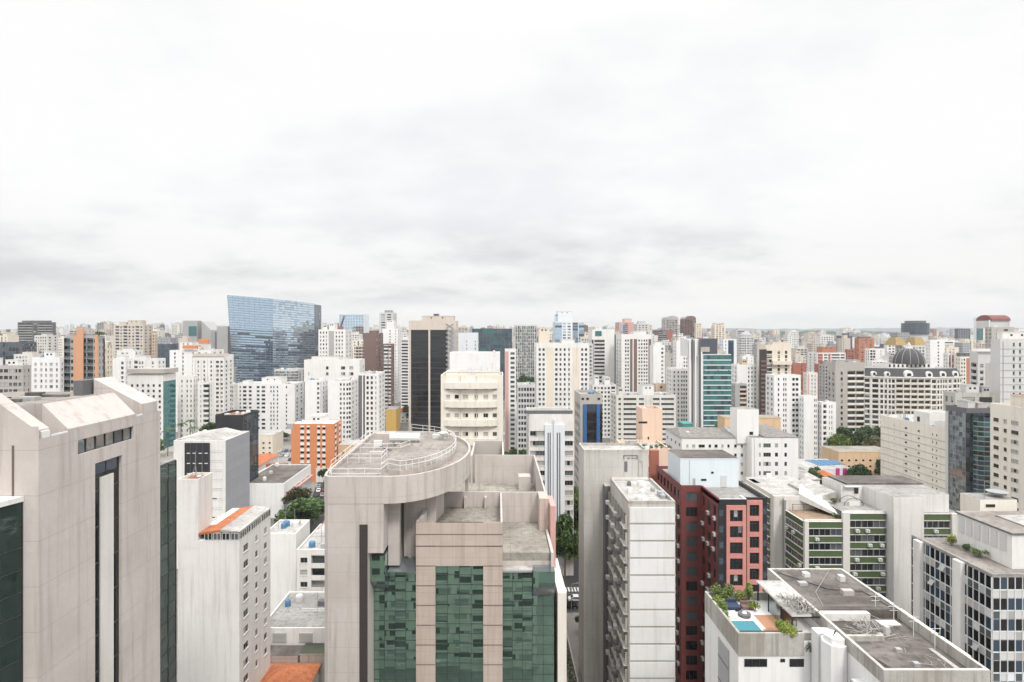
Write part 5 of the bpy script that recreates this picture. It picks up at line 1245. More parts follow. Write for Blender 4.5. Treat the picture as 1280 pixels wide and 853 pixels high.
r = PB('wide white apartment slab with mixed dark windows', 292, 380, 480, 418, 20, wall='white_clean', front='1 w.5 .8 w.5 .8 w1.4 .9 w1.1 2 w1.1 .8 w1.4 2 w.5 .6 w.5 .9 w.5 3 w.5 3', short='wide white apartment slab', gl=BLK, pent=((.42, .75, .2, .8, 4.2), (.1, .2, .2, .6, 2)), skip=.06, roof='roof_light', objwin=True, gvs=('glass_dark', 'glass_dark', 'glass_mid'), panes=1)
PB('pale slab with vent openings behind the tall white tower', 380, 456, 450, 405, 16, wall='white', front='2 w.6 8 w1.2 6 w2 2 w2 1 w1 1', short='pale vented slab', fh=4.2, top=4, skip=.45, pent=((.1, .6, .2, .8, 2.2),))
PB('tall plain white tower with a single window column behind the orange block', 380, 410, 475, 362, 18, wall='white_clean', front='d.35 5.4 w1 .5 e.5 .3', short='plain white tower', acc='grey_dark', acc2='grey', objwin=True, panes=2, gvs=('glass_bluegrey', 'glass_mid'), fh=3.05)
PB('white tower with angled side windows right of the plain white tower', 410, 448, 476, 360, 20, wall='white_clean', front='6 .5 w1 .8 w1 .8 w1 .3 b1.1 .2', short='white tower with angled windows', fh=3.0)
PB('white tower with two dark window columns and a black edge strip', 448, 481, 467, 335, 18, wall='white', front='d1.6 .5 e.7 .7 w1.0 .8 w1.0 1.1 w.35 1.1', short='two-column white tower', acc='grey_dark', acc2='black', objwin=True, gvs=('glass_dark', 'glass_bluegrey'), sill=.28, head=.86)
r = PB('blue-grey trapezoid glass tower far on the skyline', 424, 461, 393, 1000, 40, wall='bluewhite', curt={'front': dict(du=5, dv=5, gl='glass_sky', mul='bluewhite', mw=.3)}, short='trapezoid glass tower', name='glass_tower', cat='glass tower')
b = MB(); Z = 999; b.poly([(px(425, 0, Z), Z - .5, hz(408, Z)), (px(427, 0, Z), Z - .5, hz(408, Z)), (px(431, 0, Z), Z - .5, hz(395, Z)), (px(429.5, 0, Z), Z - .5, hz(395, Z))], 'slate'); b.build('diagonal_strip', r)
PB('dull brown brick tower left of the black glass tower', 454, 479, 416.5, 480, 20, wall='brown', front='3 d.3 5 d.3 3 w.6 1', short='dull brown tower', acc='grey_dark', pent=((.3, .8, .2, .8, 2, 'brown'),))
PB('lower brown and white banded tower beside the dull brown tower', 479, 493, 430, 470, 18, wall='brown', front='.5 v3 .5 v2 .5', short='brown banded tower', acc2='white', fh=3.0)
PB('slim white tower with pale green edge rising behind the brown banded tower', 478, 502, 411, 600, 24, wall='white_clean', front='6 w1 4 w.6 1.5', short='slim white tower', pent=((.2, .7, .2, .8, 9, 'white'),))
PB('grey tower top behind the slim white tower', 474, 496, 391, 660, 24, wall='grey_light', front='1 w2 1 w2 1', short='grey tower top', pent=((.3, .8, .2, .8, 3, 'grey'),))
PB('narrow white tower with a stack of dark balcony slots', 501, 514, 424, 560, 18, wall='white', front='.5 b5 .5', short='narrow balcony-slot tower', pent=((.2, .8, .2, .8, 4),))
# black glass tower with beige frame
r = PB('black glass office tower in a beige frame with a pale central spine', 511, 573, 401, 400, 24, wall='beige', front='.7 g5.9 .6 g5.9 .4 e2.4', short='black framed tower', acc='black', acc2='grey', gl=['glass_black'], fh=3.9, top=6.5, right='(1 w2)*4 1', name='office_tower', cat='office tower', pent=((.25, .95, .2, .8, 3.5, 'beige'), (.5, .6, .3, .6, 5, 'grey_dark')), r=.6)
b = MB(); Z = 400
for k in range(24):
    z0 = 4 + k * 3.2; xa, xb = px(557.5, 0, Z), px(567, 0, Z)
    b.tube((xa, Z - .3, z0), (xb, Z - .3, z0 + 3.2), .3, 'grey', 4); b.tube((xb, Z - .35, z0), (xa, Z - .35, z0 + 3.2), .3, 'grey', 4)
b.build('lattice', r)
PB('pale blue-white office block behind the cream balcony block', 573, 598, 416, 470, 20, wall='bluewhite', front='4 w.4 4 w.4 1', short='pale blue-white block', name='office_block', cat='office block', top=6)
PB('wide dark teal glass block on the skyline behind the cream balcony block', 590, 640, 411, 620, 30, wall='slate', curt={'front': dict(du=4, dv=4, gl=['glass_navy', 'glass_teal', 'glass_bluegrey'], mul='slate', mw=.3, tilt=.06)}, short='dark teal glass block', name='office_block', cat='office block')
PB('blank white roof block rising behind the cream balcony block', 562, 625, 441, 262, 16, wall='white_clean', front='', short='blank white block')
r = PB('cream apartment block with three bulging balcony bands and many small windows', 551, 629, 469, 180, 14, wall='cream_light', front='1.2 w.9 1 w1.0 .8 w1.3 1.4 w.8 1.2 w1.1 1 w1.0 1.4', short='cream balcony-band block', objwin=True, fh=2.95, right='2 w.8 2', side_wall='beige', bits=9, roof='roof_light', top=3.0, sill=.45, head=.9, zmin=8, pent=((.05, .95, .25, .95, .9),), fr='frame_white', gvs=('glass_dark', 'glass_mid', 'glass_blind', 'mix'))
for k in range(9):
    b = MB(); z1 = hz(478, 180) - k * 5.9; xa, xb = px(556, 0, 180), px(621.5, 0, 180)
    for i in range(10):
        t0, t1 = i / 10, (i + 1) / 10; o0, o1 = .5 + 1.0 * math.sin(math.pi * t0) ** .5 if 0 < t0 < 1 else .5, .5 + 1.0 * math.sin(math.pi * t1) ** .5 if 0 < t1 < 1 else .5
        x0, x1 = xa + (xb - xa) * t0, xa + (xb - xa) * t1
        b.hexa([(x0, 180 - o0, z1 - 2.0), (x1, 180 - o1, z1 - 2.0), (x1, 179.99, z1 - 2.0), (x0, 179.99, z1 - 2.0)], [(x0, 180 - o0, z1), (x1, 180 - o1, z1), (x1, 179.99, z1), (x0, 179.99, z1)], 'cream_light')
    b.build('balcony_band', r)
for u in (.34, .62):
    b = MB(); x = px(551, 0, 180) + u * 18; b.box(x, x + .25, 179.6, 179.99, 5, hz(470, 180), 'beige'); b.build('downpipe', r)
PB('slim white tower with a dusty red vertical stripe', 631, 645, 437, 330, 16, wall='white', front='d1.5 .8 w1.8 .6', short='red-striped slim tower', acc='pinkwall', objwin=True, fh=2.75, gvs=('glass_dark', 'glass_mid'))
PB('tall office tower ribbed with grey-green vertical fins', 643, 671, 406, 520, 24, wall='offwhite', front='(d.7 w1.0 p.5 w1.0)*5 d.7', short='ribbed grey-green tower', acc='grey', gl=['glass_teal', 'glass_dark', 'glass_mid'], sill=.05, head=.95, name='office_tower', cat='office tower')
r = PB('broad white tower with two tan vertical stripes', 668, 736, 429, 332, 18, wall='white', front='.7 w.7 .5 w.7 .5 d2.2 .5 w.8 .6 w.6 .7 w.6 .8 w.5 .8 d2.2 .5 w.7 .5 w.7 .5', short='tan-striped white tower', acc='cream', objwin=True, fh=2.9, gvs=('glass_dark', 'glass_mid'), panes=1, top=2.6, pent=((.05, .25, .2, .8, 9, 'cream'), (.5, .75, .2, .8, 2)))
PB('blue glass tower with a white window core behind the tan-striped tower', 691, 730, 402, 600, 26, wall='bluewhite', front='g2 .3 w.9 .5 w.9 .6 g1.6 .2 g1.6', short='blue glass and white tower', acc='glass_sky', gl=['glass_sky', 'glass_sky', 'glass_bluegrey'], pent=((.1, .62, .2, .8, 11, 'bluewhite'), (.02, .1, .2, .8, 8, 'glass_sky')), name='glass_tower', cat='glass tower')
PB('grey block gridded with square windows left of the tan-striped tower', 646, 669, 481, 302, 14, wall='grey_light', front='.4 (w1.2 .35)*6', short='grey gridded block', objwin=True, sill=.25, head=.85, zmin=4, gvs=('glass_dark', 'glass_mid', 'glass_bluegrey'))
# white-blue office tower beyond the round deck
r = PB('white office tower with pale blue shaft and grey window bands beyond the round deck', 658, 717, 518, 175, 16, wall='white_worn', front='.4 w2.2 w.2 w3.6 .5 e1.0 1.2 e.5 1.0 d1.4 e.4 1.2 w3.4 .25', short='pale blue shafted tower', acc='bluewhite', acc2='grey_dark', objwin=True, fh=3.05, sill=.28, head=.78, top=4.5, zmin=6, right='1 w2 1 w2 1', bits=3, roof='roof_dark')
b = MB(); Z = 174.5; b.box(px(681, 0, Z), px(706, 0, Z), Z - .1, 174.99, 4, hz(531, Z), 'bluewhite', bottom=True)
b.box(px(692, 0, Z), px(694.5, 0, Z), Z - .9, Z - .11, 6, hz(523, Z), 'bluewhite', bottom=True)
for x in (684.5, 687, 696, 699): b.box(px(x, 0, Z), px(x + 1.3, 0, Z), Z - .16, Z - .105, 6, hz(541, Z), 'slate', bottom=True)
b.build('blue_shaft', r)
b = MB(); b.box(px(658, 0, 175), px(716, 0, 175), 175.2, 180, hz(517.5, 175), hz(513.5, 175), 'grey_dark', top='roof_grey'); b.build('roof_railing', r)
r = PB('grey-beige office tower with black glass front and two blue pilasters', 718, 753, 493, 205, 16, wall='grey_warm', front='1.3 g9.2', short='blue-pilastered tower', acc='black', gl=['glass_black', 'glass_black', 'glass_navy'], fh=3.4, top=3.6, left='(.6 w1)*6 .6', r=.15, zmin=4, name='office_tower', cat='office tower', roof='roof_grey')
for xa in (729, 745.5):
    b = MB(); Z = 205; b.box(px(xa, 0, Z), px(xa + 4.2, 0, Z), Z - .6, Z - .02, 10, hz(505.5, Z), 'blue', bottom=True)
    for k in range(24): b.box(px(xa, 0, Z) + .1, px(xa + 4.2, 0, Z) - .1, Z - .64, Z - .605, 12 + k * 1.6, 12.1 + k * 1.6, 'slate', bottom=True)
    b.build('blue_pilaster', r)
for xa in (727, 733, 747): b = MB(); b.box(px(xa, 0, 205), px(xa + 3, 0, 205), 204.9, 204.98, hz(500, 205), hz(497.5, 205), 'glass_dark', bottom=True); b.build('attic_opening', r)
PB('low white apartment block with window rows behind the blue-pilastered tower', 736, 770, 481, 402, 18, wall='white', front='.6 (w1.1 .7)*5 b2 .5', short='low white window-row block', pent=((.1, .3, .2, .8, 6), (.55, .8, .2, .8, 5)))
PB('balconied white tower with a black left edge and blank right wall', 735, 768, 412, 500, 22, wall='white', front='d1 .4 b6.5 .4 5.6', short='white half-blank tower', acc='black', fh=3.2, gl=BLK, extras=(('attic_window', 744, 752, 414, 420, .3, .2, 'glass_teal'),), top=9, bal='grey_light')
PB('white tower with three dark vertical stripes and small pediment', 770, 814, 418, 470, 22, wall='white', front='1.6 w.7 .4 w.7 .5 d1.2 .5 d1.6 .6 w.7 .5 w.7 .5 w.7 .4 w.7 .4 d1.3', short='dark-striped white tower', acc='brown', gl=BLK, top=4, pent=((.45, .9, .2, .8, 2.5),), fh=2.95)
PB('pink topped tower with a blue window on the centre skyline', 769, 792, 403, 900, 30, wall='pinkwall', front='4 w2 4', short='pink topped tower', extras=(('blue_window', 776, 782, 406, 418, .3, .3, 'glass_sky'),), pent=((.45, .95, .2, .8, 6, 'tan'),))
PB('grey-white tower with stepped crown right of the pink topped tower', 792, 811, 405, 850, 30, wall='grey_light', front='1 w1 1 w1 1 w1 1', short='grey stepped-crown tower', pent=((.2, .8, .2, .8, 4),))
def vault_tower(label, xa, xb, yt, Z, m, short):
    r = PB(label, xa, xb, yt + 4, Z, 30, wall=m, front='.8 (b2.2 .6)*4 .4', short=short, fh=3.2, bal=m)
    b = MB(); x0, x1 = px(xa, 0, Z + 30), px(xb, 0, Z); pts = []; c = (x0 + x1) / 2; w = (x1 - x0) / 2; zb = hz(yt + 4, Z); h = 4 * Z / FPX
    for i in range(13): a = math.pi * i / 12; pts.append((c - w * math.cos(a), zb + h * math.sin(a) ** .7))
    for p, q in zip(pts[:-1], pts[1:]): b.poly([(p[0], Z, p[1]), (q[0], Z, q[1]), (q[0], Z + 28, q[1]), (p[0], Z + 28, p[1])][::-1], 'grey')
    b.poly([(p[0], Z, p[1]) for p in pts][::-1], m); b.build('vaulted_roof', r)
vault_tower('round-topped grey-brown twin tower, the left one', 827, 848, 395, 1000, 'grey_warm', 'left round-topped twin')
vault_tower('round-topped brown twin tower, the right one', 850, 870, 395, 1010, 'brown', 'right round-topped twin')
PB('brown and grey tower below the left round-topped twin', 816, 841, 413, 880, 30, wall='brown', front='.5 b3 .5 b3 .5 e4', short='brown-grey tower', acc2='brick_red', bal='grey')
PB('small cream tower touching the right round-topped twin', 868, 877, 404, 900, 24, wall='cream', front='1 w1 1 w1 1', short='small cream tower')
PB('white tower with a corner window column right of the dark-striped tower', 812, 831, 432, 420, 18, wall='white_clean', front='3.5 w1 .6', left='', short='corner-column white tower', pent=((.2, .8, .2, .8, 2.5),), skip=.05)
PB('white tower with blank face behind the finned teal tower', 841, 860, 426, 460, 18, wall='white_clean', front='6 w1 1 w1 .6', short='blank-faced white tower', pent=((.3, .9, .2, .8, 3),))
PB('white tower of paired window columns left of the finned teal tower', 833, 860, 461, 382, 18, wall='white', front='1.2 w.8 1.5 w.8 1.2 w.8 .5 w.8 .6 w.8 .4', short='paired-column white tower', objwin=True, gvs=('glass_dark', 'glass_mid'), fh=2.9)
PB('low white balcony block behind the peach house block', 763, 845, 494, 340, 18, wall='offwhite', front='.8 w1 1 w5 1 w2 1.4 .5 1.6 w2.6 .6 w5 .8', short='low white ribbon-window block', fh=3.0, sill=.38, head=.8, objwin=True, left='1 w1 1 w1 1', pent=((.05, .12, .2, .6, 4), (.45, .64, .05, .7, 5.5, 'white_clean')), gvs=('glass_dark', 'glass_mid', 'glass_dark'))
PB('tan blank block peeping above the low white ribbon-window block', 816, 833, 480, 400, 14, wall='tan', front='2 w1 2', short='tan blank block')
# finned teal tower
r = PB('office tower with white fins and teal glass front in white floor bands', 859, 914, 443, 350, 26, wall='white', front='', short='finned teal tower', name='office_tower', cat='office tower', side_wall='white')
Z = 350; gm = MB(); curtain(gm, Face((px(879, 0, Z), Z - .2), (px(914, 0, Z), Z - .2)), 2, hz(444, Z), 2.1, 3.15, ['glass_tealgreen', 'glass_tealgreen', 'glass_teal', 'glass_navy'], 'mullion_white', .05, .06, hm=.6, vm=False); gm.build('curtain_wall', r)
b = MB()
for xa, m in ((861, 'white_clean'), (864.5, 'grey_dark'), (868, 'white_clean'), (873.5, 'grey_dark'), (875.5, 'white_clean')): b.box(px(xa, 0, Z), px(xa + 1.6, 0, Z), Z - 1.2, Z - .03, 2, hz(424 if xa < 874 else 440, Z), m, bottom=True)
b.box(px(859.5, 0, Z), px(874.5, 0, Z), Z + .5, Z + 14, hz(444, Z) - 1, hz(424, Z), 'white'); b.build('white_fin', r)
b = MB(); b.box(px(874.6, 0, Z), px(897, 0, Z), Z + .4, Z + 16, hz(444, Z) - 1, hz(423.5, Z), 'slate'); b.box(px(876, 0, Z), px(887, 0, Z), Z - .1, Z + .38, hz(440, Z), hz(434, Z), 'grey_warm'); b.build('dark_crown', r)
PB('white slab with one dark panel behind the finned teal tower', 899, 921, 424, 520, 20, wall='bluewhite', front='1 w.5 1 d3 1.6', short='dark-panelled white slab', acc='glass_navy')
PB('distant cream tower with battlement top', 889, 907, 407, 900, 26, wall='cream', front='1 w1 .8 w1 .8 w1 1', short='cream battlement tower', pent=((.0, .2, .2, .8, 4), (.4, .6, .2, .8, 3), (.8, 1, .2, .8, 4)))
r = PB('grey tower with small domed roof and dark central windows', 920, 942, 421, 700, 24, wall='grey_light', front='(w1.4 .5)*3 .6 (w1.4 .5)*3', short='dome-capped grey tower')
b = MB(); b.lathe((px(921, 0, 724) + px(942, 0, 700)) / 2, 710, [(8, hz(421, 700)), (7.4, hz(418.5, 700)), (4, hz(416, 700)), (.8, hz(414, 700)), (.3, hz(412, 700))], 'grey', 16); b.build('dome', r)
PB('grey-blue tower with horizontal bands right of the dome-capped tower', 941, 962, 430, 640, 22, wall='grey', front='.5 w6 .5', short='banded grey-blue tower', gl=['glass_bluegrey', 'glass_mid'])
PB('white block with small windows on its right half below the dome-capped tower', 914, 946, 456, 400, 18, wall='white_clean', front='6 w.8 1 w.8 1 w.8 .5', short='half-windowed white block', pent=((.3, .6, .2, .8, 3.5, 'tan'),))
PB('grey balcony block squeezed right of the teal glass', 914, 934, 480, 385, 16, wall='grey', front='3 b4 .5', short='grey balcony block', bal='tan')
r = PB('beige tower with a black strip of balconies and arched crown', 947, 989, 431, 395, 20, wall='cream', front='.7 w3 .7 2.4 w1.4 2.8 w1.4 2.2', short='black-stripped beige tower', gl=BLK, fh=3.0, sill=.2, head=.92, top=4, pent=((.3, .98, .1, .9, 1.8, 'cream'),))
b = MB(); Z = 394; b.box(px(950, 0, Z), px(958, 0, Z), Z - .6, Z + .98, 4, hz(437, Z), 'louvre_brown', bottom=True)
for k in range(17): b.box(px(950, 0, Z) + .4, px(958, 0, Z) - .4, Z - 1.0, Z - .61, 6 + k * 3, 7.2 + k * 3, 'brown', bottom=True)
b.build('balcony_strip', r)
b = MB(); b.box(px(965, 0, Z), px(989, 0, Z), Z - 1.4, Z + .98, hz(456, Z), hz(451, Z), 'cream', bottom=True); b.build('cornice', r)
PB('white tower with a column of paired dark windows in front of the beige tower', 957, 1001, 469, 326, 20, wall='white_clean', front='1.6 w.6 1.6 w.5 .4 w.5 2.4 w1.1 .35 w1.1 1.0', short='paired-window white tower', objwin=True, gvs=('glass_dark', 'glass_black', 'glass_dark'), panes=1, fh=2.95, roof='roof_light')
PB('white tower stepping down right of the paired-window tower', 999, 1022, 495, 318, 14, wall='white_clean', front='6 w.6 .3 w.6 .5', short='stepping white tower', objwin=True, gvs=('glass_mid', 'glass_bluegrey'), panes=1)
PB('lowest white tower of the stepping row with slanted balcony slots', 1021, 1045, 503, 316, 14, wall='white_clean', front='.8 b1.8 1.4 w.5 .8 w.5 2', short='lowest stepping tower', bal='white_clean', fh=3.0)
PB('dusty red block behind the stepping white towers', 986, 1008, 454, 470, 18, wall='brick_red', front='4 w.6 2', short='dusty red block', name='office_block', cat='office block')
PB('pinkish white block with few windows behind the stepping white towers', 1004, 1022, 466, 440, 16, wall='white_worn', front='.5 e.8 1.2 w.6 1 w.6 1', short='pinkish white block', acc2='pinkwall')
PB('white and brick-striped block with flat blue roof edge', 1010, 1057, 441, 600, 24, wall='white', front='.4 e3 .8 w2 .5 e1.4 .5 w5 .5 w2.5 .5', short='brick-striped block', acc2='brick_red', line='white', pent=((.25, .75, .2, .8, 6, 'orange_brown'),))
PB('orange-brown brick tower pair on the right skyline', 1068, 1092, 423, 700, 24, wall='orange_brown', front='1.4 w1 1 w1 1.6 w1 1.2', short='orange-brown brick tower', pent=((.1, .9, .2, .8, 2, 'brown'),))
PB('dark red brick tower attached left of the orange-brown brick tower', 1056, 1068, 437, 690, 22, wall='brick_red', front='.5 w1 .5 w1 .5', short='dark red brick tower')
PB('white block with black balconies on the left half', 1081, 1106, 436, 600, 20, wall='white_clean', front='.4 w1.6 .3 w1.6 .4 3.2 w.4 2.4', short='black-balconied white block', gl=['glass_black'], sill=.15, head=.9)
PB('white block with window rows right of the black-balconied block', 1105, 1120, 430, 610, 20, wall='white', front='1 w1.4 .8 w1.4 1', short='white window-row block')
PB('grey-beige apartment tower with scalloped pale balconies', 1034, 1081, 453, 330, 18, sh=.22, wall='grey_warm', front='2.6 w1.1 2.4 b4 .4 b4 .3', short='scalloped balcony tower', bal='cream_light', fh=3.3, top=5.0, left='1 w1.2 1.5 w1.2 1', pent=((.1, .95, .3, .9, 1.2),), roof='roof_grey')
def dome_block():
    Z = 358.0; n = 16; xa, xb = px(1079, 0, Z), px(1207, 0, Z); zt = hz(472, Z); zm = hz(461, Z)
    root = empty('apartment_tower', ((xa + xb) / 2, Z, 0), 'curved cream apartment tower with dark mansard roof, round dormers and a central dome', 'apartment tower')
    pts = []
    for i in range(n + 1):
        t = i / n; pts.append((xa + (xb - xa) * t, Z + 12 - 24 * t * 0.25 - 12 * math.sin(math.pi * (.08 + t * .84))))
    mb = MB(); rr = random.Random(2)
    mf = MB()
    for i in range(n):
        f = Face(pts[i], pts[i + 1]); k = i % 4
        sp = ['.5 w1.1 .5 w1.4 .5', '.6 w2.2 .6', '.5 w2.4 .5', '.4 w1.4 .7 w1.1 .4'][k]
        if 5 <= i <= 9: sp = '.3 b3.6 .3'
        facade(mb, f, 0, zt, sp, fh=3.3, sill=.22, head=.86, top=.8, wall='cream_light', gl=['glass_dark', 'glass_mid', 'glass_dark'], rnd=rr, bal='cream', line='white', zmin=8)
        f.slab(mf, 0, f.L, -.2, .5, zt - .3, zt + .4, 'white'); f.slab(mf, f.L - .3, f.L, .004, .25, 6, zt - .31, 'white')
    back = [(xb, Z + 24), (xa, Z + 26)]
    for p, q in ((pts[-1], back[0]), (back[0], back[1]), (back[1], pts[0])): Face(p, q).quad(mb, 0, Face(p, q).L, 0, zt, 'cream_light')
    mb.build('wall', root); mf.build('cornice', root)
    ms = MB(); ins = [(p[0] + (0 if 0 < i < n else (1.5 if i == 0 else -1.5)), p[1] + 2.2) for i, p in enumerate(pts)]
    for i in range(n): ms.poly([(*pts[i], zt + .4), (*pts[i + 1], zt + .4), (*ins[i + 1], zm), (*ins[i], zm)], 'mansard')
    for p, q, pi, qi in ((pts[-1], back[0], ins[-1], (xb - 1.5, Z + 22)), (back[0], back[1], (xb - 1.5, Z + 22), (xa + 1.5, Z + 24)), (back[1], pts[0], (xa + 1.5, Z + 24), ins[0])): ms.poly([(*p, zt + .4), (*q, zt + .4), (*qi, zm), (*pi, zm)], 'mansard')
    ms.poly([(*p, zm) for p in ins] + [(xb - 1.5, Z + 22, zm), (xa + 1.5, Z + 24, zm)], 'roof_grey'); ms.build('mansard_roof', root)
    for xd, s in ((1084, 1.5), (1098, 1.6), (1111, 1.6), (1133, 2.6), (1157, 2.0), (1176, 2.0), (1196, 2.0)):
        t = (px(xd, 0, Z) - xa) / (xb - xa); y = Z + 12 - 6 * t - 12 * math.sin(math.pi * (.08 + t * .84)) + .2; x = px(xd, 0, Z)
        d = MB(); pr = [(x - s, zt + .5), (x + s, zt + .5)] + [(x + s * math.cos(a), zt + 2.0 + s * math.sin(a)) for a in [math.pi * q / 8 for q in range(9)]]
        d.poly([(p[0], y - .3, p[1]) for p in pr], 'white')
        for p, q in zip(pr, pr[1:] + pr[:1]): d.poly([(p[0], y - .3, p[1]), (q[0], y - .3, q[1]), (q[0], y + 2.2, q[1]), (p[0], y + 2.2, p[1])][::-1], 'white')
        d.poly([(x - s * .5, y - .32, zt + .9), (x + s * .5, y - .32, zt + .9), (x + s * .5, y - .32, zt + 2.2), (x + s * .3, y - .32, zt + 2.8), (x - s * .3, y - .32, zt + 2.8), (x - s * .5, y - .32, zt + 2.2)], 'glass_dark'); d.build('dormer', root)
    w = MB(); w.box(px(1108, 0, Z + 10), px(1166, 0, Z + 10), Z + 8, Z + 22, zm, hz(455.5, Z + 8), 'white', top='roof_grey')
    for i in range(10): x = px(1111 + i * 5.4, 0, Z + 8); w.box(x, x + 1.2, Z + 7.9, Z + 7.99, zm + .4, zm + 2.2, 'glass_dark', bottom=True)
    w.build('attic', root)
    cx_, cy_ = px(1136, 0, Z + 14), Z + 14; z0 = hz(455.5, Z + 8); R_ = 8.8; H_ = 10
    d = MB(); d.lathe(cx_, cy_, [(R_ * math.cos(a) ** .8 if a < 1.45 else .9, z0 + H_ * math.sin(a)) for a in [i * .145 for i in range(11)]], 'mansard', 24); d.build('dome', root, smooth=True)
    d = MB()
    for k in range(12):
        a = 2 * math.pi * k / 12; d.path([(cx_ + (R_ + .1) * math.cos(b_) ** .8 * math.cos(a), cy_ + (R_ + .1) * math.cos(b_) ** .8 * math.sin(a), z0 + (H_ + .1) * math.sin(b_)) for b_ in [i * .145 for i in range(10)]], .14, 'grey', 4)
    d.build('dome_rib', root)
    d = MB(); d.lathe(cx_, cy_, [(2.4, z0 + H_ - .4), (2.4, z0 + H_ + .6), (1.2, z0 + H_ + .9), (1.1, z0 + H_ + 2.4), (.1, z0 + H_ + 4.2)], 'grey_light', 12); d.build('lantern', root)
    RECTS.append((xa, xb, Z - 2, Z + 26)); MARKS.append(('curved tower with the dome', 1140, 460, Z))
dome_block()
r = PB('cream building with two yellow pitched roofs behind the dome', 1119, 1161, 432, 560, 22, wall='grey_light', front='(w1.2 .8)*8', short='yellow-roofed building')
for xa, xb in ((1120, 1135), (1144, 1160)):
    b = MB(); Z = 561; z0, z1 = hz(432, 560), hz(422, 560); x0, x1 = px(xa, 0, Z), px(xb, 0, Z)
    b.hexa([(x0, Z, z0), (x1, Z, z0), (x1, Z + 18, z0), (x0, Z + 18, z0)], [(x0 + 3, Z + 5, z1), (x1 - 3, Z + 5, z1), (x1 - 3, Z + 13, z1), (x0 + 3, Z + 13, z1)], 'yellow_roof'); b.build('pitched_roof', r)
PB('white tower with a stair window column right of the dome', 1157, 1181, 425, 520, 18, wall='white_clean', front='4 w.8 3', short='white tower right of the dome')
def round_dark():
    Z = 880; cx_, r_ = px(1155, 0, Z), 15 / FPX * Z; root = empty('office_tower', (cx_, Z, 0), 'round dark glass tower on a pale shaft alone on the right skyline', 'office tower')
    b = MB(); b.lathe(cx_, Z + r_, [(r_ * .9, 0), (r_ * .9, hz(418, Z))], 'grey_light', 20); b.build('shaft', root)
    b = MB(); b.lathe(cx_, Z + r_, [(r_, hz(418, Z)), (r_, hz(404, Z))], 'glass_navy', 20); 
    for k in range(6): b.lathe(cx_, Z + r_, [(r_ + .3, hz(417 - k * 2.5, Z)), (r_ + .3, hz(416.6 - k * 2.5, Z))], 'slate', 20)
    b.build('glass_drum', root)
    b = MB(); b.lathe(cx_, Z + r_, [(r_ * .75, hz(404, Z)), (r_ * .75, hz(401, Z))], 'grey_dark', 16); b.build('crown', root)
    MARKS.append(('round dark glass tower', 1155, 402, Z)); RECTS.append((cx_ - r_, cx_ + r_, Z, Z + 2 * r_))
round_dark()
PB('small blue-grey glass box on the right skyline', 1193, 1213, 411, 1150, 30, wall='slate', curt={'front': dict(du=5, dv=4, gl=['glass_navy', 'glass_bluegrey'], mul='grey', mw=.4)}, short='blue-grey glass box', name='office_tower', cat='office tower')
PB('slender saturated blue glass tower on the right skyline', 1217, 1229, 397.5, 1100, 30, sh=.3, wall='blue', curt={'front': dict(du=5, dv=4, gl=['glass_teal', 'glass_navy'], mul='glass_teal', mw=.4)}, short='slender blue glass tower', name='glass_tower', cat='glass tower', side_wall='bluewhite')
r = PB('grey tower topped by a maroon barrel roof at the right skyline', 1231, 1268, 409, 450, 20, wall='grey_warm', front='2 w.6 3 w2 3', short='maroon barrel-roofed tower', extras=(('attic_wall', 1240, 1262, 400, 408.8, -3, .2, 'bluewhite'),))
b = MB(); Z = 452; x0, x1 = px(1239, 0, Z), px(1263, 0, Z); z0 = hz(401, Z); b.box(x0, x1, Z + .5, Z + 14, hz(409, Z) - 1, z0, 'grey_light')
pr = [(Z + 7 - 7.4 * math.cos(a), z0 + 4.6 * math.sin(a)) for a in [math.pi * i / 10 for i in range(11)]]
for p, q in zip(pr[:-1], pr[1:]): b.poly([(x0, p[0], p[1]), (x1, p[0], p[1]), (x1, q[0], q[1]), (x0, q[0], q[1])], 'maroon')
b.poly([(x0, p[0], p[1]) for p in pr], 'maroon'); b.poly([(x1, p[0], p[1]) for p in pr][::-1], 'maroon'); b.build('barrel_roof', r)
PB('grey tower with thin horizontal joints and two window columns at the right edge', 1238, 1300, 424, 255, 20, sh=.06, wall='grey_light', front='1 e.3 3.6 w.8 1.6 w.8 3 e.3 4', short='grey jointed tower', acc2='grey_dark', fh=3.2, objwin=True, panes=1, gvs=('glass_dark', 'glass_mid'), line='grey', pent=((.1, .9, .2, .9, 3.2, 'white'),), left='')
PB('beige tower with flat overhanging cap and blank grey panel', 1212, 1251, 439, 285, 16, wall='grey_light', front='.8 w1.4 .7 d5.2 .8', short='flat-capped tower', acc='grey_warm', left='1 b4 1', fh=3.2, top=6, extras=(('flat_cap', 1213, 1254, 436, 439.5, .6, .6, 'white'),))
PB('white and orange building with dark roof right of the dome tower', 1194, 1220, 446, 450, 20, wall='cream_light', front='.5 w.9 .5 w.9 .6 e5 .4', short='orange-sided building', acc2='orange_brown', pent=((.0, 1, .1, .9, 3, 'grey_dark'),))
PB('white low building with dark red window stacks right of the dome', 1179, 1197, 442, 480, 18, wall='white', front='.6 v1 .6 v1 2', short='red window-stack building', acc2='brick_red')
PB('dark concrete building with roof terraces above the black glass tower', 1179, 1243, 491, 252, 20, wall='concrete_stain', front='3 w6 2 w6 1', short='dark concrete terraces', fh=4, sill=.2, head=.8, pent=((.35, .7, .2, .8, 3.2, 'grey_light'), (.75, .98, .1, .8, 2.6, 'grey')), bits=2)
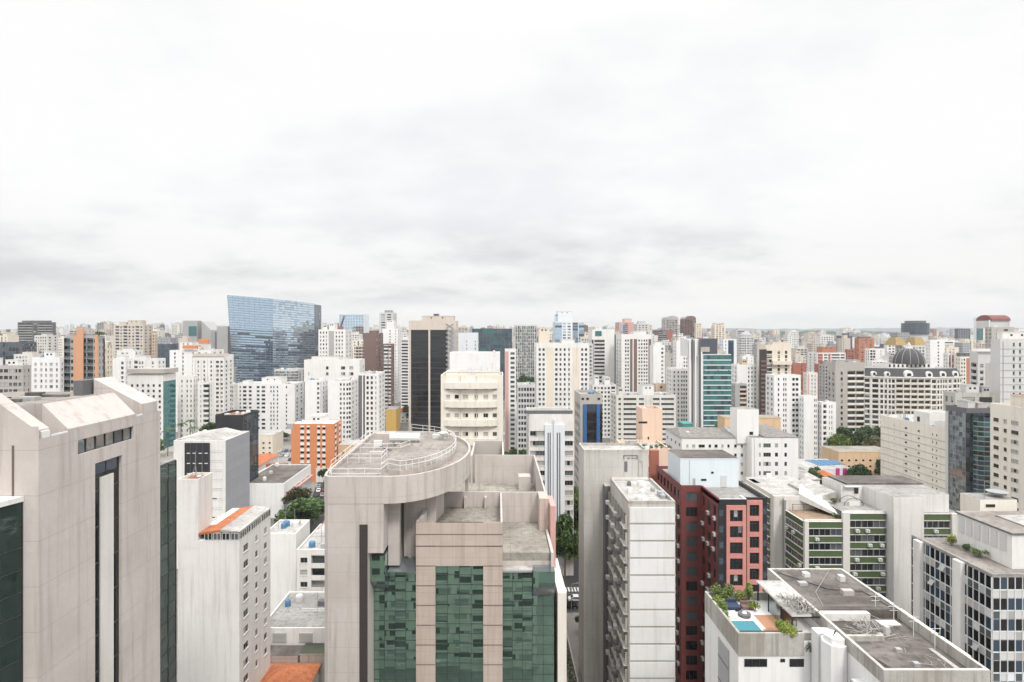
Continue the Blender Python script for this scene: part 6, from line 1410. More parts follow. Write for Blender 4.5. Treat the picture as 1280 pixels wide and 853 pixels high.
# N: cream hotel block (long side seen obliquely), black glass tower, cream tower at the right edge
r = bld('long cream apartment block with grey floor lines and tiny window dots', 169.0, 188, 214, 251, 38.4, wall='cream_light', front='', left='2.6 .4 2.8 w.2 3 1.2 w1.0 2.6 1.4 w.8 2.4 2 w.4 1 w.4 2 1.2', short='long cream block', side_wall='cream_light', objwin=True, fh=2.95, sill=.45, head=.72, top=2.0, line='grey_warm', panes=1, roof='roof_light', r=.1, zmin=2, gvs=('glass_dark', 'glass_dark', 'glass_mid'))
b = MB(); b.box(168.95, 180, 222.5, 231, 38.39, 43.2, 'white', top='roof_light'); b.box(168.88, 168.94, 227.6, 229, 39, 41, 'glass_dark', bottom=True); b.build('lift_block', r)
b = MB(); b.box(168.96, 182, 214.01, 220, 38.39, 40.6, 'white', top='roof_light'); b.build('parapet_block', r)
b = MB()
for k in range(30): x, y = rng.uniform(169.5, 173), rng.uniform(238, 250); b.tube((x, y, 38), (x + rng.uniform(-1, 1), y + rng.uniform(-1, 1), rng.uniform(39.5, 43)), .06, 'grey', 4)
b.build('roof_scaffold', r)
r = bld('black glass office tower with curved glazed corner beside the long cream block', 168.7, 178.6, 205, 213.9, 47.5, wall='grey_dark', curt={'front': dict(du=1.5, dv=1.75, gl=['glass_black', 'glass_navy', 'glass_greenblack'], mul='frame_dark', tilt=.02, top=1.8), 'left': dict(du=1.5, dv=1.75, gl=['glass_mirror', 'glass_bluegrey', 'glass_mirror'], mul='frame_grey', tilt=.03, top=1.8)}, short='black glass tower', name='office_tower', cat='office tower', roof='roof_grey', pent=((.3, .6, .3, .9, 2.2, 'grey_light'), (.65, 1, .2, .9, 1.6, 'concrete')))
Z = 204.9
b = MB(); b.box(168.3, 168.6, 212.6, 213.8, 2, 45.2, 'grey_light', bottom=True); b.build('pale_edge', r)
b = MB(); pts = [(px(1225, 0, Z) + 3.5 * math.cos(a) + 1.0, Z - 3.0 * math.sin(a)) for a in [math.pi - math.pi * i / 6 for i in range(7)]]
for p, q in zip(pts[:-1], pts[1:]): curtain(b, Face(p, q), 10, 44.6, 1.2, 1.75, ['glass_navy', 'glass_teal', 'glass_greenblack'], 'frame_grey', .02, .06, hm=.3)
b.build('curved_bay', r)
bld('cream apartment tower with dark paired windows at the right edge', 165, 190, 150, 190.5, 51.2, wall='cream_light', front='', left='1 w1.7 1.5 w1 1.3 w2.2 1.6 w.8 2 w1.7 1.5 w1 1.3 w2.2 1.6 w.8 1 w1.7 2 w1 2 w2.2 1', short='cream tower at the right edge', objwin=True, fh=3.05, sill=.36, head=.78, top=4.0, roof='terracotta_old', pent=((.1, .9, .3, .9, 3.4, 'cream_light'),), zmin=4, r=.18, fr='frame_dark')
# --- near-middle odds: orange block, parking lot roofs, white flats, houses
r = PB('orange block with white window strips', 364, 427, 530, 284, 14, wall='orange', front='3.2 v1.4 .9 v1.1 2.6 v1.1 .7 v1.2 3.0', right='.6 v1 1.5 v1 .6', short='orange block', acc2='white', objwin=True, fh=3.0, sill=.33, head=.72, top=.9, z0=7.2 * 0, zmin=6.5, panes=1, gvs=('glass_black', 'glass_dark'), roof='white', parapet=.2, pent=((.42, .72, .1, .9, 3.6, 'white'),))
b = MB(); Z = 283.9; b.box(px(395, 0, Z), px(415, 0, Z), Z - .3, Z - .02, .01, 7, 'white_worn', bottom=True); b.box(px(366, 0, Z) - 3, px(373, 0, Z) - 2.6, Z - .1, Z + 3, 26.5, 29.2, 'grey', bottom=True); b.build('ground_floor', r)
r = bld('low white hall with stained dark flat roof and sloping white canopy', px(300, 0, 229), px(355, 0, 229), 229, 262, 14, wall='white_clean', short='low white hall', roof='roof_dark', parapet=.35, name='warehouse', cat='warehouse', right='(1 w3)*5 1', fh=6, sill=.2, head=.5, top=1.5, gl=['glass_mid'])
b = MB(); b.box(px(355, 0, 229) + .02, px(355, 0, 229) + 1.2, 229, 262, 8.6, 9.2, 'pinkwall', bottom=True); b.build('pink_band', r)
r = bld('blank-sided white block left of the low white flats', px(330, 0, 149), px(370, 0, 149), 149, 160, 22.2, wall='white', short='blank-sided white block', roof='roof_light', parapet=.4)
r = bld('low white flats with ribbon balconies and a terracotta roof patch', px(370.5, 0, 141), px(412, 0, 141), 141, 160, 21.0, wall='white_worn', front='1.2 w2.2 1.2 b5.4 .3', short='low white flats', objwin=True, fh=3.0, sill=.35, head=.8, top=1.4, roof='roof_light', parapet=.5, left='2 w1 2 w1 2 w1 2', pent=((.3, .95, .3, .98, 1.6),))
b = MB(); b.hexa([(-48, 154, 21.2), (-43, 154, 21.2), (-43, 159, 21.2), (-48, 159, 21.2)], [(-48, 154, 21.4), (-43, 154, 21.4), (-43, 158, 23.2), (-48, 158, 23.2)], 'terracotta'); b.build('tiled_roof', r)
r = bld('grey-roofed low annex with two large louvred vents', px(325, 0, 121), px(414, 0, 121), 121, 138, 12, wall='white', short='louvred low annex', roof='roof_grey', parapet=.3, name='low_annex', cat='annex')
for xa, xb in ((341, 358), (374, 391)):
    b = MB(); Z = 120.9; b.box(px(xa, 0, Z), px(xb, 0, Z), Z - .06, Z + .08, hz(803, Z), hz(791, Z), 'grey_light', bottom=True)
    for k in range(8): b.box(px(xa, 0, Z), px(xb, 0, Z), Z - .12, Z - .061, hz(803, Z) + .25 * k, hz(803, Z) + .25 * k + .12, 'grey', bottom=True)
    b.build('louvred_vent', r)
for (x, y) in ((-41.5, 131), (-39, 131)): b = MB(); b.box(x, x + 1.6, y, y + 1.4, 11.71, 12.9, 'grey_dark', bottom=True); b.build('roof_unit', r)
b = MB(); b.tube((-44, 128, 11.7), (-44, 128, 12.7), .04, 'rail_white'); b.tube((-36, 128, 11.7), (-36, 128, 12.7), .04, 'rail_white'); b.tube((-44, 128, 12.7), (-36, 128, 12.7), .05, 'rail_white'); b.tube((-44, 128, 12.2), (-36, 128, 12.2), .04, 'rail_white'); b.build('railing', r)
def house(label, x0, x1, y0, y1, h, wall, roof, rise=1.8, name='house', cat='house', short=None, group=None, flat=False, win=True):
    root = empty(name, ((x0 + x1) / 2, y0, 0), label, cat, group); b = MB(); b.box(x0, x1, y0, y1, 0, h, wall)
    b.build('wall', root); rf = MB(); e = .5
    if flat: rf.box(x0 - .1, x1 + .1, y0 - .1, y1 + .1, h + .003, h + .35, wall, top=roof, bottom=True)
    else:
        i = min(x1 - x0, y1 - y0) * .42
        rf.hexa([(x0 - e, y0 - e, h + .003), (x1 + e, y0 - e, h + .003), (x1 + e, y1 + e, h + .003), (x0 - e, y1 + e, h + .003)], [(x0 + i, y0 + i, h + rise), (x1 - i, y0 + i, h + rise), (x1 - i, y1 - i, h + rise), (x0 + i, y1 - i, h + rise)], roof)
    rf.build('roof', root)
    if win:
        n = max(1, int((x1 - x0) / 3.5))
        for k in range(max(1, int(h / 3.2))):
            for i in range(n):
                w = MB(); u = x0 + (x1 - x0) * (i + .5) / n; z = 1.0 + k * 3.0; w.box(u - .7, u + .7, y0 - .06, y0 - .01, z, z + 1.2, 'frame_white', bottom=True); w.box(u - .6, u + .6, y0 - .09, y0 - .061, z + .1, z + 1.1, 'glass_dark', bottom=True); w.build('window', root)
    RECTS.append((x0, x1, y0, y1))
    if short: MARKS.append((short, (colx(x0, y0) + colx(x1, y0)) / 2, rowy(h, y0), y0))
    return root
house('orange tiled hip roof house at the lower left bottom edge', -47, -36.5, 104, 116, 7.2, 'cream', 'terracotta', 2.2)
house('dark slate roofed shed behind the orange tiled house', -50, -41, 116.6, 120.5, 8.2, 'grey_warm', 'roof_dark', flat=True)
house('green felt roofed shed beside the drum wall', -40.6, -34, 116.8, 120.6, 8.6, 'concrete_stain', 'hill_trees', flat=True)
house('small white house with red-brown roof box below the parking lot', px(322, 0, 268), px(348, 0, 268), 266, 278, 8.5, 'white', 'roof_light', flat=True)
house('red-brown shed between the white hall and the orange block', px(340, 0, 270), px(358, 0, 264), 263, 265.8, 13.5, 'brick_red', 'terracotta_old', flat=True, win=False)
house('cream house with a tan wall beside the parking lot', px(318, 0, 345), px(341, 0, 345), 345, 362, 12, 'cream', 'roof_light', flat=True)
house('long terracotta roofed row house left of the parking lot', px(296, 0, 290), px(322, 0, 290), 288, 318, 6.5, 'white_worn', 'terracotta', 1.6)
house('yellow warehouse below the two-column white tower', px(482, 0, 425), px(495, 0, 425), 425, 445, 16.5, 'yellow', 'roof_grey', flat=True, win=False)
house('terracotta roofed house left of the black framed tower', px(496, 0, 470), px(512, 0, 470), 468, 486, 9, 'white', 'terracotta', 2.5)
house('yellow-orange house right of the orange block', px(424, 0, 292), px(447, 0, 292), 290, 304, 17, 'ochre', 'roof_light', flat=True)
r = PB('blank peach stair block with terraces at its foot', 795, 828, 511, 172, 12, wall='peach', front='2.4 w.7 6', left='', short='peach stair block', fh=5.0, sill=.5, head=.8, top=2.5, skip=.55, extras=(('window', 798, 809, 527, 529.5, .02, .05, 'glass_dark'),))
r = bld('stepped peach terrace house with rooftop pots', px(783, 0, 158), px(838, 0, 158), 158, 171.5, 42.5, wall='peach', front='1 w1 2 w1 3', short='peach terraces', roof='roof_light', fh=3.2)
for k in range(2, 7):
    b = MB(); x = 38 + k * 1.7; b.lathe(x, 159.5 + (k % 3), [(.2, 41.62), (.35, 42.2)], 'terracotta_old', 8)
    lf = [(x, 159.5 + (k % 3), 42.7, .6)]; leaf_cloud(b, lf, 60, .22, ['leaf_mid', 'leaf_olive'], rng); tag(b.build('potted_plant'), None); 
    o = bpy.context.scene.collection.objects[-1]; tag(o, 'potted shrub on the peach terrace', 'potted plant', 'pots on the peach terrace')
house('ochre low apartment house by the dark trees on the right', px(1048, 0, 285), px(1094, 0, 300), 285, 300, 14.5, 'ochre', 'roof_moss', flat=True, short='ochre house')
r = house('low white shop with magenta stripes and blue roof sheets', px(1012, 0, 258), px(1056, 0, 268), 262, 283, 11.5, 'white', 'roof_light', flat=True, name='shop', cat='shop', short='magenta-striped shop', win=False)
for x in (1044.5, 1053.5): b = MB(); X_ = px(x, 0, 262); b.box(X_, X_ + 1.8, 261.8, 261.98, 2, 12.2, 'magenta', bottom=True); b.build('magenta_stripe', r)
b = MB()
for k in range(5): x = px(1018 + k * 7.5, 0, 272); b.box(x, x + 2.4, 268 + k * .6, 280, 11.86, 12.05, 'tank_blue', bottom=True)
b.build('blue_roof_sheet', r)
house('small white gabled house right of the broad white apartment block', px(1000, 0, 218), px(1021, 0, 218), 216, 226, 19, 'white', 'roof_light', 1.8)
house('orange tiled house in front of the magenta-striped shop', px(1028, 0, 236), px(1050, 0, 236), 234, 246, 14, 'cream', 'terracotta', 2.0)
house('cream low house peeping out on both sides behind the white roof stair tower', px(906, 0, 215), px(976, 0, 215), 215, 222, 42.3, 'ochre', 'roof_moss', flat=True)
house('teal mesh covered roof box left of the teal glass', px(852, 0, 226), px(864, 0, 226), 224, 230, 38.5, 'teal_mesh', 'teal_mesh', flat=True, win=False)
# ------------------------------------------------------------------ haze: even pale air round the whole place
def haze():
    m = bpy.data.materials.new('haze_air'); m.use_nodes = True; g = G(m.node_tree); MATS['haze_air'] = m
    v = g.n('ShaderNodeVolumePrincipled'); v.inputs['Color'].default_value = (.97, .985, 1, 1); v.inputs['Density'].default_value = .00011; v.inputs['Anisotropy'].default_value = .2
    o = g.n('ShaderNodeOutputMaterial'); g.l(v.outputs[0], o.inputs['Volume'])
    mb = MB(); mb.box(-6700, 6700, -950, 6800, -3, 190, 'haze_air', bottom=True); return tag(mb.build('haze'), kind='stuff')
haze()
# ------------------------------------------------------------------ trees and cars that can be told apart
tree('broad green street tree beside the left avenue, nearest of the row', -71.5, 207, 14.5, 17, 'mid', var=0)
tree('brownish green tree left of the avenue behind the low white hall', -80.2, 228, 13, 15, 'dry', var=1)
tree('dark tree on the avenue beside the orange block', -79.5, 262, 12, 9, 'deep', var=0)
tree('round tree spilling over the avenue pavement below the orange block', -72, 223, 10, 12, 'mid', var=2)
tree('big dark tree filling the gap behind the round-decked tower', 23.5, 187, 25, 17, 'mid', var=0)
tree('second dark crown leaning against the concrete tower', 20.5, 173, 20, 11, 'mid', var=1)
tree('clipped small tree on the path beside the concrete tower', 20.9, 142, 4.5, 3.6, 'deep', var=1)
tree('lower clipped shrub tree further along the path', 19.7, 131, 4.0, 2.8, 'deep', var=0)
for i, (x, y, h) in enumerate(((-174, 300, 15), (-164, 303, 19), (-160, 298, 16), (-170, 305, 17))): palm('palm with drooping fronds beside the white block with the teal glass side', x, y, h, 9)
house('low podium roof garden under the palms behind the grey-sided block', -186, -136, 292, 312, 9.0, 'white_worn', 'roof_moss', flat=True, win=False)
house('low planted podium under the ribbed grey-green tower', 12, 40, 492, 512, 14, 'offwhite', 'roof_moss', flat=True, win=False)
for i, (x, y, z, h, w, k, lab) in enumerate(((-153, 304, 9, 18, 16, 'mid', 'bushy green tree right of the palms'), (-178, 296, 9, 11, 9, 'lime', 'yellow-green tree at the foot of the palms'),
    (196, 322, 0, 21, 19, 'deep', 'wide dark tree beside the long cream block'), (212, 326, 0, 21, 18, 'deep', 'tall dark tree below the curved tower'), (188, 314, 0, 19, 13, 'lime', 'bright green tree below the scalloped balcony tower'), (207, 312, 0, 18, 14, 'dry', 'brownish tree among the dark ones below the curved tower'), (221, 330, 0, 20, 14, 'deep', 'dark tree hard against the long cream block'), (165, 259, 0, 15, 11, 'deep', 'dark tree in front of the ochre house'), (132, 238, 0, 18, 9, 'mid', 'green tree before the magenta-striped shop'), (138, 246, 0, 17, 8, 'mid', 'small tree behind the white gabled house'), (191.5, 283, 0, 12, 7, 'deep', 'small dark tree at the right end of the ochre house'),
    (22, 494, 14, 24, 15, 'deep', 'dark tree clump under the ribbed grey-green tower'), (30, 496, 14, 22, 12, 'deep', 'lower dark crown right under the ribbed grey-green tower'), (86, 480, 12, 22, 13, 'deep', 'dark tree clump below the white half-blank tower'), (117, 300, 0, 27, 12, 'deep', 'dark tree at the teal glass base'), (-148, 392, 0, 6, 9, 'mid', 'green tree behind the parking lot'), (14, 300, 0, 13, 12, 'mid', 'green tree below the grey gridded block'), (8.5, 312, 0, 11, 10, 'mid', 'small tree below the red-striped slim tower'), (-75, 470, 0, 14, 14, 'mid', 'green tree near the yellow warehouse'))):
    tree(lab, x, y, h, w, k, z, var=i % 3)
def car_meshes(paint):
    b = MB(); L, W_ = 4.2, 1.75
    prof = [(-2.1, .35), (-2.1, .75), (-1.9, .9), (-1.35, .95), (-.75, 1.42), (.75, 1.45), (1.45, .98), (2.0, .82), (2.1, .6), (2.1, .35)]
    for a, c in zip(prof, prof[1:] + prof[:1]): b.poly([(-W_ / 2, a[0], a[1]), (-W_ / 2, c[0], c[1]), (W_ / 2, c[0], c[1]), (W_ / 2, a[0], a[1])], paint)
    b.poly([(-W_ / 2, p[0], p[1]) for p in prof], paint); b.poly([(W_ / 2, p[0], p[1]) for p in prof][::-1], paint)
    g = MB()
    for s in (-1, 1): x = s * (W_ / 2 + .01); g.poly([(x, -1.2, .97), (x, -.7, 1.37), (x, .7, 1.38), (x, 1.3, .99)], 'glass_black')
    g.poly([(-.75, -1.33, .985), (.75, -1.33, .985), (.68, -.80, 1.42), (-.68, -.80, 1.42)], 'glass_black'); g.poly([(-.75, 1.44, 1.0), (.75, 1.44, 1.0), (.68, .79, 1.46), (-.68, .79, 1.46)], 'glass_black')
    w = MB(); 
    seg = 12
    for s in (0,):
        w.tube((-.1, 0, 0), (.1, 0, 0), .32, 'rubber', 12); w.tube((-.115, 0, 0), (.115, 0, 0), .19, 'frame_grey', 10)
    return mesh_of(b, 'body'), mesh_of(g, 'windows'), mesh_of(w, 'wheel')
CARS = {p: car_meshes(p) for p in ('car_white', 'car_silver', 'car_black', 'car_red', 'car_blue')}
CN = {'car_white': 'white', 'car_silver': 'silver', 'car_black': 'black', 'car_red': 'red', 'car_blue': 'blue'}
def car(paint, x, y, z, ang, label, group):
    root = empty('parked_car', (x, y, z), label, 'car', group); root.rotation_euler.z = ang; b, g, w = CARS[paint]
    for nm, me, loc in (('body', b, (0, 0, 0)), ('window', g, (0, 0, 0)), ('wheel', w, (-.82, -1.3, .32)), ('wheel', w, (.82, -1.3, .32)), ('wheel', w, (-.82, 1.3, .32)), ('wheel', w, (.82, 1.3, .32))):
        o = link(nm, me, root); o.matrix_parent_inverse = Matrix(); o.location = loc
mb = MB(); mb.poly([(px(322, 0, 300), 300, .02), (px(372, 0, 300), 300, .02), (px(372, 0, 375), 375, .02), (px(318, 0, 375), 375, .02)], 'roof_grey'); tag(mb.build('parking_lot'), kind='structure')
for x, y, p, a, lab in ((-135.6, 356, 'car_white', 0, 'white car at the left end of the far row in the parking lot'), (-132.2, 356, 'car_blue', .06, 'blue car beside the white car in the far parking lot row'), (-128.9, 356.5, 'car_blue', 0, 'blue car half hidden by the orange block in the parking lot'),
        (-130, 342, 'car_silver', math.pi, 'silver car in the nearer row of the parking lot'), (-126.5, 342, 'car_white', 0, 'white car next to the silver car in the nearer parking lot row'), (-121, 332, 'car_black', .06, 'black car close to the left flank of the orange block')):
    car(p, x, y, .02, a, lab, 'cars in the parking lot')
for x, y, p, lab in ((-78.6, 251, 'car_black', 'black car nearest on the avenue, partly behind the concrete drum'), (-82.2, 259, 'car_black', 'black car beside the pavement on the avenue below the orange block'), (-80.0, 260, 'car_silver', 'silver car next to the concrete drum edge on the avenue'),
        (-84, 267, 'car_white', 'white car on the avenue in front of the red one'), (-81.6, 268, 'car_red', 'red car on the avenue by the orange block'), (-86.2, 274, 'car_silver', 'silver car farthest up the avenue under the orange block')):
    car(p, x, y, .01, .18, lab, 'cars on the avenue')
car('car_white', 21.8, 158.6, .014, math.pi / 2, 'white car crossing the street behind the concrete tower', 'cars on the cross street'); car('car_black', 19.6, 154.6, .014, math.pi / 2, 'black car on the cross street left of the white car', 'cars on the cross street')
def lamp(x, y):
    root = empty('street_lamp', (x, y, 0), 'grey street lamp at the street corner behind the round-decked tower', 'street lamp'); b = MB(); b.tube((x, y, 0), (x, y, 8), .09, 'steel', 8, .06); b.tube((x, y, 8), (x + 1.5, y, 8.3), .05, 'steel'); b.build('pole', root); b = MB(); b.box(x + 1.3, x + 2.1, y - .15, y + .15, 8.2, 8.36, 'frame_grey', bottom=True); b.build('lamp_head', root)
lamp(19.6, 151.0)
r = empty('garden_wall', (16.9, 95, 0), 'low concrete planter wall beside the footpath in the gap', 'wall'); b = MB(); b.box(16.8, 17.1, 95, 150, .14, 1.2, 'concrete_stain'); b.build('wall', r)
hb = MB(); leaf_cloud(hb, [(15.9, 100 + i * 2.2, .8, 1.0) for i in range(22)], 1700, .2, ['leaf_deep', 'leaf_olive'], rng); tag(hb.build('hedge'), 'long dark hedge behind the low planter wall in the gap', 'hedge')
# ------------------------------------------------------------------ fillers: low houses and mid-rise blocks between the named ones
frng = random.Random(21)
KEEP = [0,1,12,16,24,25,27,34,35,38,39,41,42,47,48,57,58,61,68,69,70,71,73,77,78,79,85,89,91,98,104,110,114,135,139,140,143,146,154,159,161,162,164,165,173,176,179,180,182,184,185,189,192,198,199,204,206,211,218,219,225,228,229,232,235,237,243,244,246,247,249,251,257,264,270,280,285,290,293,299,303,308,312,322,333,340,342,347,348,350,357,360,362,366,367,368,371,380,387,397,400,401,404,406,409,419,435,440,457,458,459,463,467,474,475,493,497,498,502,504,506,507,508,514]
def free(x0, x1, y0, y1, g=1.5):
    return all(x1 + g < a or x0 - g > b or y1 + g < c or y0 - g > d for a, b, c, d in RECTS)
CAPS = [(-50, 440), (60, 432), (140, 436), (200, 436), (275, 440), (285, 478), (395, 478), (405, 440), (470, 442), (560, 440), (640, 440), (740, 436), (800, 440), (880, 440), (930, 445), (1000, 452), (1060, 444), (1120, 442), (1200, 440), (1300, 436)]
def cap(c):
    for (a, ya), (b, yb) in zip(CAPS[:-1], CAPS[1:]):
        if a <= c <= b: return ya + (yb - ya) * (c - a) / (b - a)
    return 440
SKY = [(-60, 416), (0, 414), (20, 418), (80, 411), (130, 409), (200, 408), (240, 408), (280, 413), (400, 409), (470, 411), (520, 413), (640, 414), (700, 413), (770, 411), (850, 412), (900, 414), (960, 419), (1010, 420), (1060, 416), (1090, 419), (1130, 420), (1180, 415), (1230, 415), (1340, 414)]
def skyl(c):
    for (a, ya), (b, yb) in zip(SKY[:-1], SKY[1:]):
        if a <= c <= b: return ya + (yb - ya) * (c - a) / (b - a)
    return 416
FILL = []
def blocked(xa, xb, Z, y):
    """lowest allowed roof row so that named buildings further back keep their tops in view"""
    for a, b, yt, zb in SPANS:
        if zb > Z and b > xa - 2 and a < xb + 2: y = max(y, yt + 15)
    return y
tries = 0
while len(FILL) < 520 and tries < 40000:
    tries += 1
    sky_ = len(FILL) < 260                               # first the skyline towers, then the mid-rise blocks in the gaps
    Z = frng.uniform(820, 2100) if sky_ else frng.uniform(470, 1300); c = frng.uniform(-30, 1310)
    X = px(c, 0, Z); w, d = (frng.uniform(12, 24), frng.uniform(12, 20)) if sky_ else (frng.uniform(8, 17), frng.uniform(8, 15))
    lim = skyl(c) + frng.uniform(-7, 12) if sky_ else cap(c) - 17 + 26 * frng.random() ** 1.5
    lim = blocked(c - w / 2 / Z * FPX, c + w / 2 / Z * FPX, Z, lim)
    h = CAM_H - (lim - HY) / FPX * Z
    if h < 9: continue
    h = min(h, 105)
    x0, x1, y0, y1 = X - w / 2, X + w / 2, Z, Z + d
    if not free(x0, x1, y0, y1): continue
    RECTS.append((x0, x1, y0, y1)); FILL.append((x0, x1, y0, y1, h, c))
WALLS = [('white_clean', 'bright white'), ('white', 'white'), ('white_worn', 'weathered white'), ('offwhite', 'off-white'), ('cream_light', 'pale cream'), ('cream', 'cream'), ('beige', 'beige'), ('grey_light', 'light grey'), ('grey', 'grey'), ('grey_warm', 'warm grey'), ('tan', 'tan'), ('brick_red', 'brick red'), ('brown', 'brown'), ('orange_brown', 'rust brown'), ('pinkwall', 'dusty pink'), ('bluewhite', 'bluish white')]
WW = [4, 6, 7, 7, 5, 6, 6, 6, 6, 5, 3, 3, 4, 2, 2, 4]
USED = {}
def rels(c, y, Z):
    ms = sorted(MARKS, key=lambda m: abs(m[1] - c) + .6 * abs(m[2] - y) + (0 if abs(m[3] - Z) < 250 else 25))[:9]
    for b in ms:
        side = 'left of' if c < b[1] - 6 else 'right of' if c > b[1] + 6 else ('behind' if Z > b[3] else 'in front of')
        yield f'{side} the {b[0]}'
def name_it(pre, kind, c, y, Z, w):
    cands = [f'{pre} {kind} {r}' for r in rels(c, y, Z)] + [f'{q} {pre} {kind} {r}' for r in rels(c, y, Z) for q in (('slim',) if w < 12 else ('broad',))]
    for l in cands:
        if l not in USED and len(l.split()) <= 16: USED[l] = 1; return l
    return cands[0]
SPECS = ['(.7 w1)*5 .7', '1 (w.8 .6)*4 2', '(.4 b2.4)*3 .4', '2 w1 1 w1 3', '(.5 w1.6)*4 .5', '.5 w6 .5', '1 w1 2 d1 2 w1 1', '3 w.8 3 w.8 1']
KINDN = ['window-gridded', 'narrow-windowed', 'balconied', 'sparse-windowed', 'wide-windowed', 'ribbon-windowed', 'striped', 'blank-sided']
for i, (x0, x1, y0, y1, h, c) in enumerate(FILL):
    if i not in KEEP: continue
    frng = random.Random(i * 13 + 5)
    wi = frng.choices(range(len(WALLS)), WW)[0]; wm, wn = WALLS[wi]; si = frng.randrange(len(SPECS)); rr_ = frng.random(); rf = frng.choice(['roof_grey', 'roof_light', 'roof_warm', 'roof_dark'])
    if c < 335 and wm in ('brick_red', 'orange_brown', 'brown', 'pinkwall'): wm, wn = 'offwhite', 'off-white'
    y = rowy(h, y0)
    if False:
        tiled = rr_ < .45; roofm = ('terracotta' if rr_ < .25 else 'terracotta_old') if tiled else rf
        kind = f'{wn} house with ' + ('orange tiles' if rr_ < .25 else 'old brown tiles' if tiled else {'roof_grey': 'grey', 'roof_light': 'pale', 'roof_warm': 'greyish', 'roof_dark': 'dark'}[rf] + ' flat roof')
        lab = name_it('low', kind, c, y, y0, x1 - x0)
    else:
        lab = name_it('tall' if h > 48 else 'mid-rise' if h > 22 else 'low', f'{wn} {KINDN[si]} block', c, y, y0, x1 - x0)
    if h < 11.5 and y0 < 700:
        o = house(lab, x0, x1, y0, y1, h, wm, roofm, frng.uniform(1.2, 2.4), flat=not tiled, win=y0 < 420, group='low houses between the towers')
    else:
        o = bld(lab, x0, x1, y0, y1, h, wall=wm, front=SPECS[si], left='1 w1 2 w1 1' if (x0 > 0 and rr_ < .6) else '', right='1 w1 2 w1 1' if (x1 < 0 and rr_ < .6) else '', back='', roof=rf, acc='grey_dark', fh=3.0, pent=((frng.uniform(.1, .4), frng.uniform(.55, .9), .2, .8, frng.uniform(1.5, 4)),), mark=False, name='apartment_block', cat='apartment block', group='background apartment blocks', seed=i, gl=GLV, zmin=max(0, h - 34), bits=0 if y0 > 700 else 3)
    o['fill'] = i
# ------------------------------------------------------------------ the far city: thousands of small blocks nobody could count
def far_mat(name, c):
    m, g = new_mat(name); geo = g.n('ShaderNodeNewGeometry'); P = geo.outputs['Position']
    sep = g.n('ShaderNodeSeparateXYZ'); g.l(P, sep.inputs[0]); nrm = g.n('ShaderNodeSeparateXYZ'); g.l(geo.outputs['Normal'], nrm.inputs[0])
    h = g.math('ADD', sep.outputs['X'], sep.outputs['Y'])
    fu = g.math('FRACT', g.math('MULTIPLY', g.math('ADD', h, 20000), 1 / 3.4)); fz = g.math('FRACT', g.math('MULTIPLY', sep.outputs['Z'], 1 / 3.1))
    win = g.math('MULTIPLY', g.math('LESS_THAN', fu, .38), g.math('LESS_THAN', fz, .42)); side = g.math('LESS_THAN', g.math('ABSOLUTE', nrm.outputs['Z']), .5)
    stripe = g.noise(g.mapping(P, (.06, .06, 0)), 1.0, 2, .5)
    win = g.math('MULTIPLY', g.math('MULTIPLY', win, side), g.maprange(stripe, .42, .5))
    tone = geo.outputs['Random Per Island']
    base = g.mix(g.math('MULTIPLY', tone, .45), c, tuple(v * .62 for v in c)); base = g.mix(side, (.30, .28, .265), base)
    col = g.mix(win, base, (.06, .065, .075))
    b = g.n('ShaderNodeBsdfPrincipled'); g.l(col, b.inputs['Base Color']); b.inputs['Roughness'].default_value = .8; finish(g, b)
for nm, c in (('far_white', (.74, .73, .71)), ('far_cream', (.62, .55, .48)), ('far_grey', (.38, .39, .41)), ('far_dark', (.12, .13, .16)), ('far_red', (.38, .20, .15)), ('far_tile', (.42, .19, .12))): far_mat(nm, c)
def island_box(me, x0, x1, y0, y1, z1, m):
    i = len(me.v); me.v += [(x0, y0, 0), (x1, y0, 0), (x1, y1, 0), (x0, y1, 0), (x0, y0, z1), (x1, y0, z1), (x1, y1, z1), (x0, y1, z1)]
    k = me.mat(m)
    for f in ((0, 1, 5, 4), (1, 2, 6, 5), (2, 3, 7, 6), (3, 0, 4, 7), (4, 5, 6, 7)): me.f.append(tuple(i + q for q in f)); me.mi.append(k)
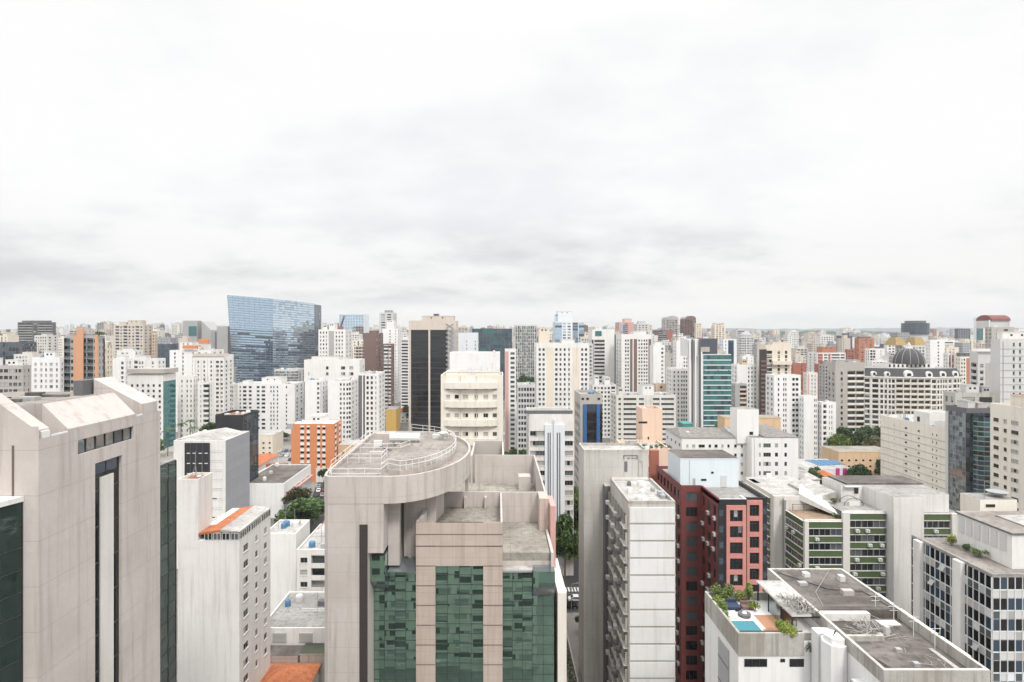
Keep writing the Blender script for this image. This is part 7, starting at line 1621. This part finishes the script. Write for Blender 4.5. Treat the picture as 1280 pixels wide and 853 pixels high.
city = MB(); cr = random.Random(77)
for _ in range(9500):
    Z = 700 + 4500 * cr.random() ** 1.3; c = cr.uniform(-80, 1360); X = px(c, 0, Z)
    if Z < 1450 and not free(X - 9, X + 9, Z, Z + 16, 3): continue
    t = cr.random(); w, d = cr.uniform(6, 16), cr.uniform(7, 15)
    if t < .34: h = cr.uniform(5, 12); w *= 1.3
    else: h = cr.uniform(18, 78)
    ylim = skyl(c) + (cr.uniform(0, 20) if t < .86 else cr.uniform(-5, 4))
    if t > .9 and Z > 1100: h = CAM_H - (ylim - HY) / FPX * Z
    h = min(h, CAM_H - (ylim - HY) / FPX * Z)
    if Z > 3100 and 840 < c < 1200: continue
    if h < 4: continue
    m = cr.choices(['far_white', 'far_cream', 'far_grey', 'far_dark', 'far_red', 'far_tile'], [7, 5, 5, 2.6, 1.6, 0])[0] if h > 13 else cr.choices(['far_white', 'far_tile', 'far_grey', 'far_cream'], [4, 4, 3, 3])[0]
    island_box(city, X - w / 2, X + w / 2, Z, Z + d, h, m)
    if h > 18 and cr.random() < .6: island_box(city, X - w / 5, X + w / 4, Z + 2, Z + d * .6, h + cr.uniform(2, 5), m)
tag(city.build('distant_city'), kind='stuff')
wood = MB(); 
for _ in range(420):                                       # tree canopies along the wooded ridge
    c = cr.uniform(872, 1150); Z = cr.uniform(3285, 3420); X = px(c, 0, Z); zt = hz(418.5 - 2.2 * math.sin((c - 870) / 280 * math.pi), 3300) + cr.uniform(-8, 6)
    r_ = cr.uniform(6, 13)
    for q in range(16):
        a, b_ = cr.uniform(0, 6.283), cr.random() ** .5; s = cr.uniform(2.5, 5)
        p = Vector((X + r_ * b_ * math.cos(a), Z + r_ * b_ * math.sin(a), zt + cr.uniform(-2, 9))); u = Vector((cr.gauss(0, 1), cr.gauss(0, 1), cr.gauss(0, .7))).normalized() * s; v = u.orthogonal()
        wood.poly([p - u, p - v * .7, p + u, p + v * .7], cr.choice(['leaf_deep', 'leaf_mid']))
tag(wood.build('distant_trees'), kind='stuff')
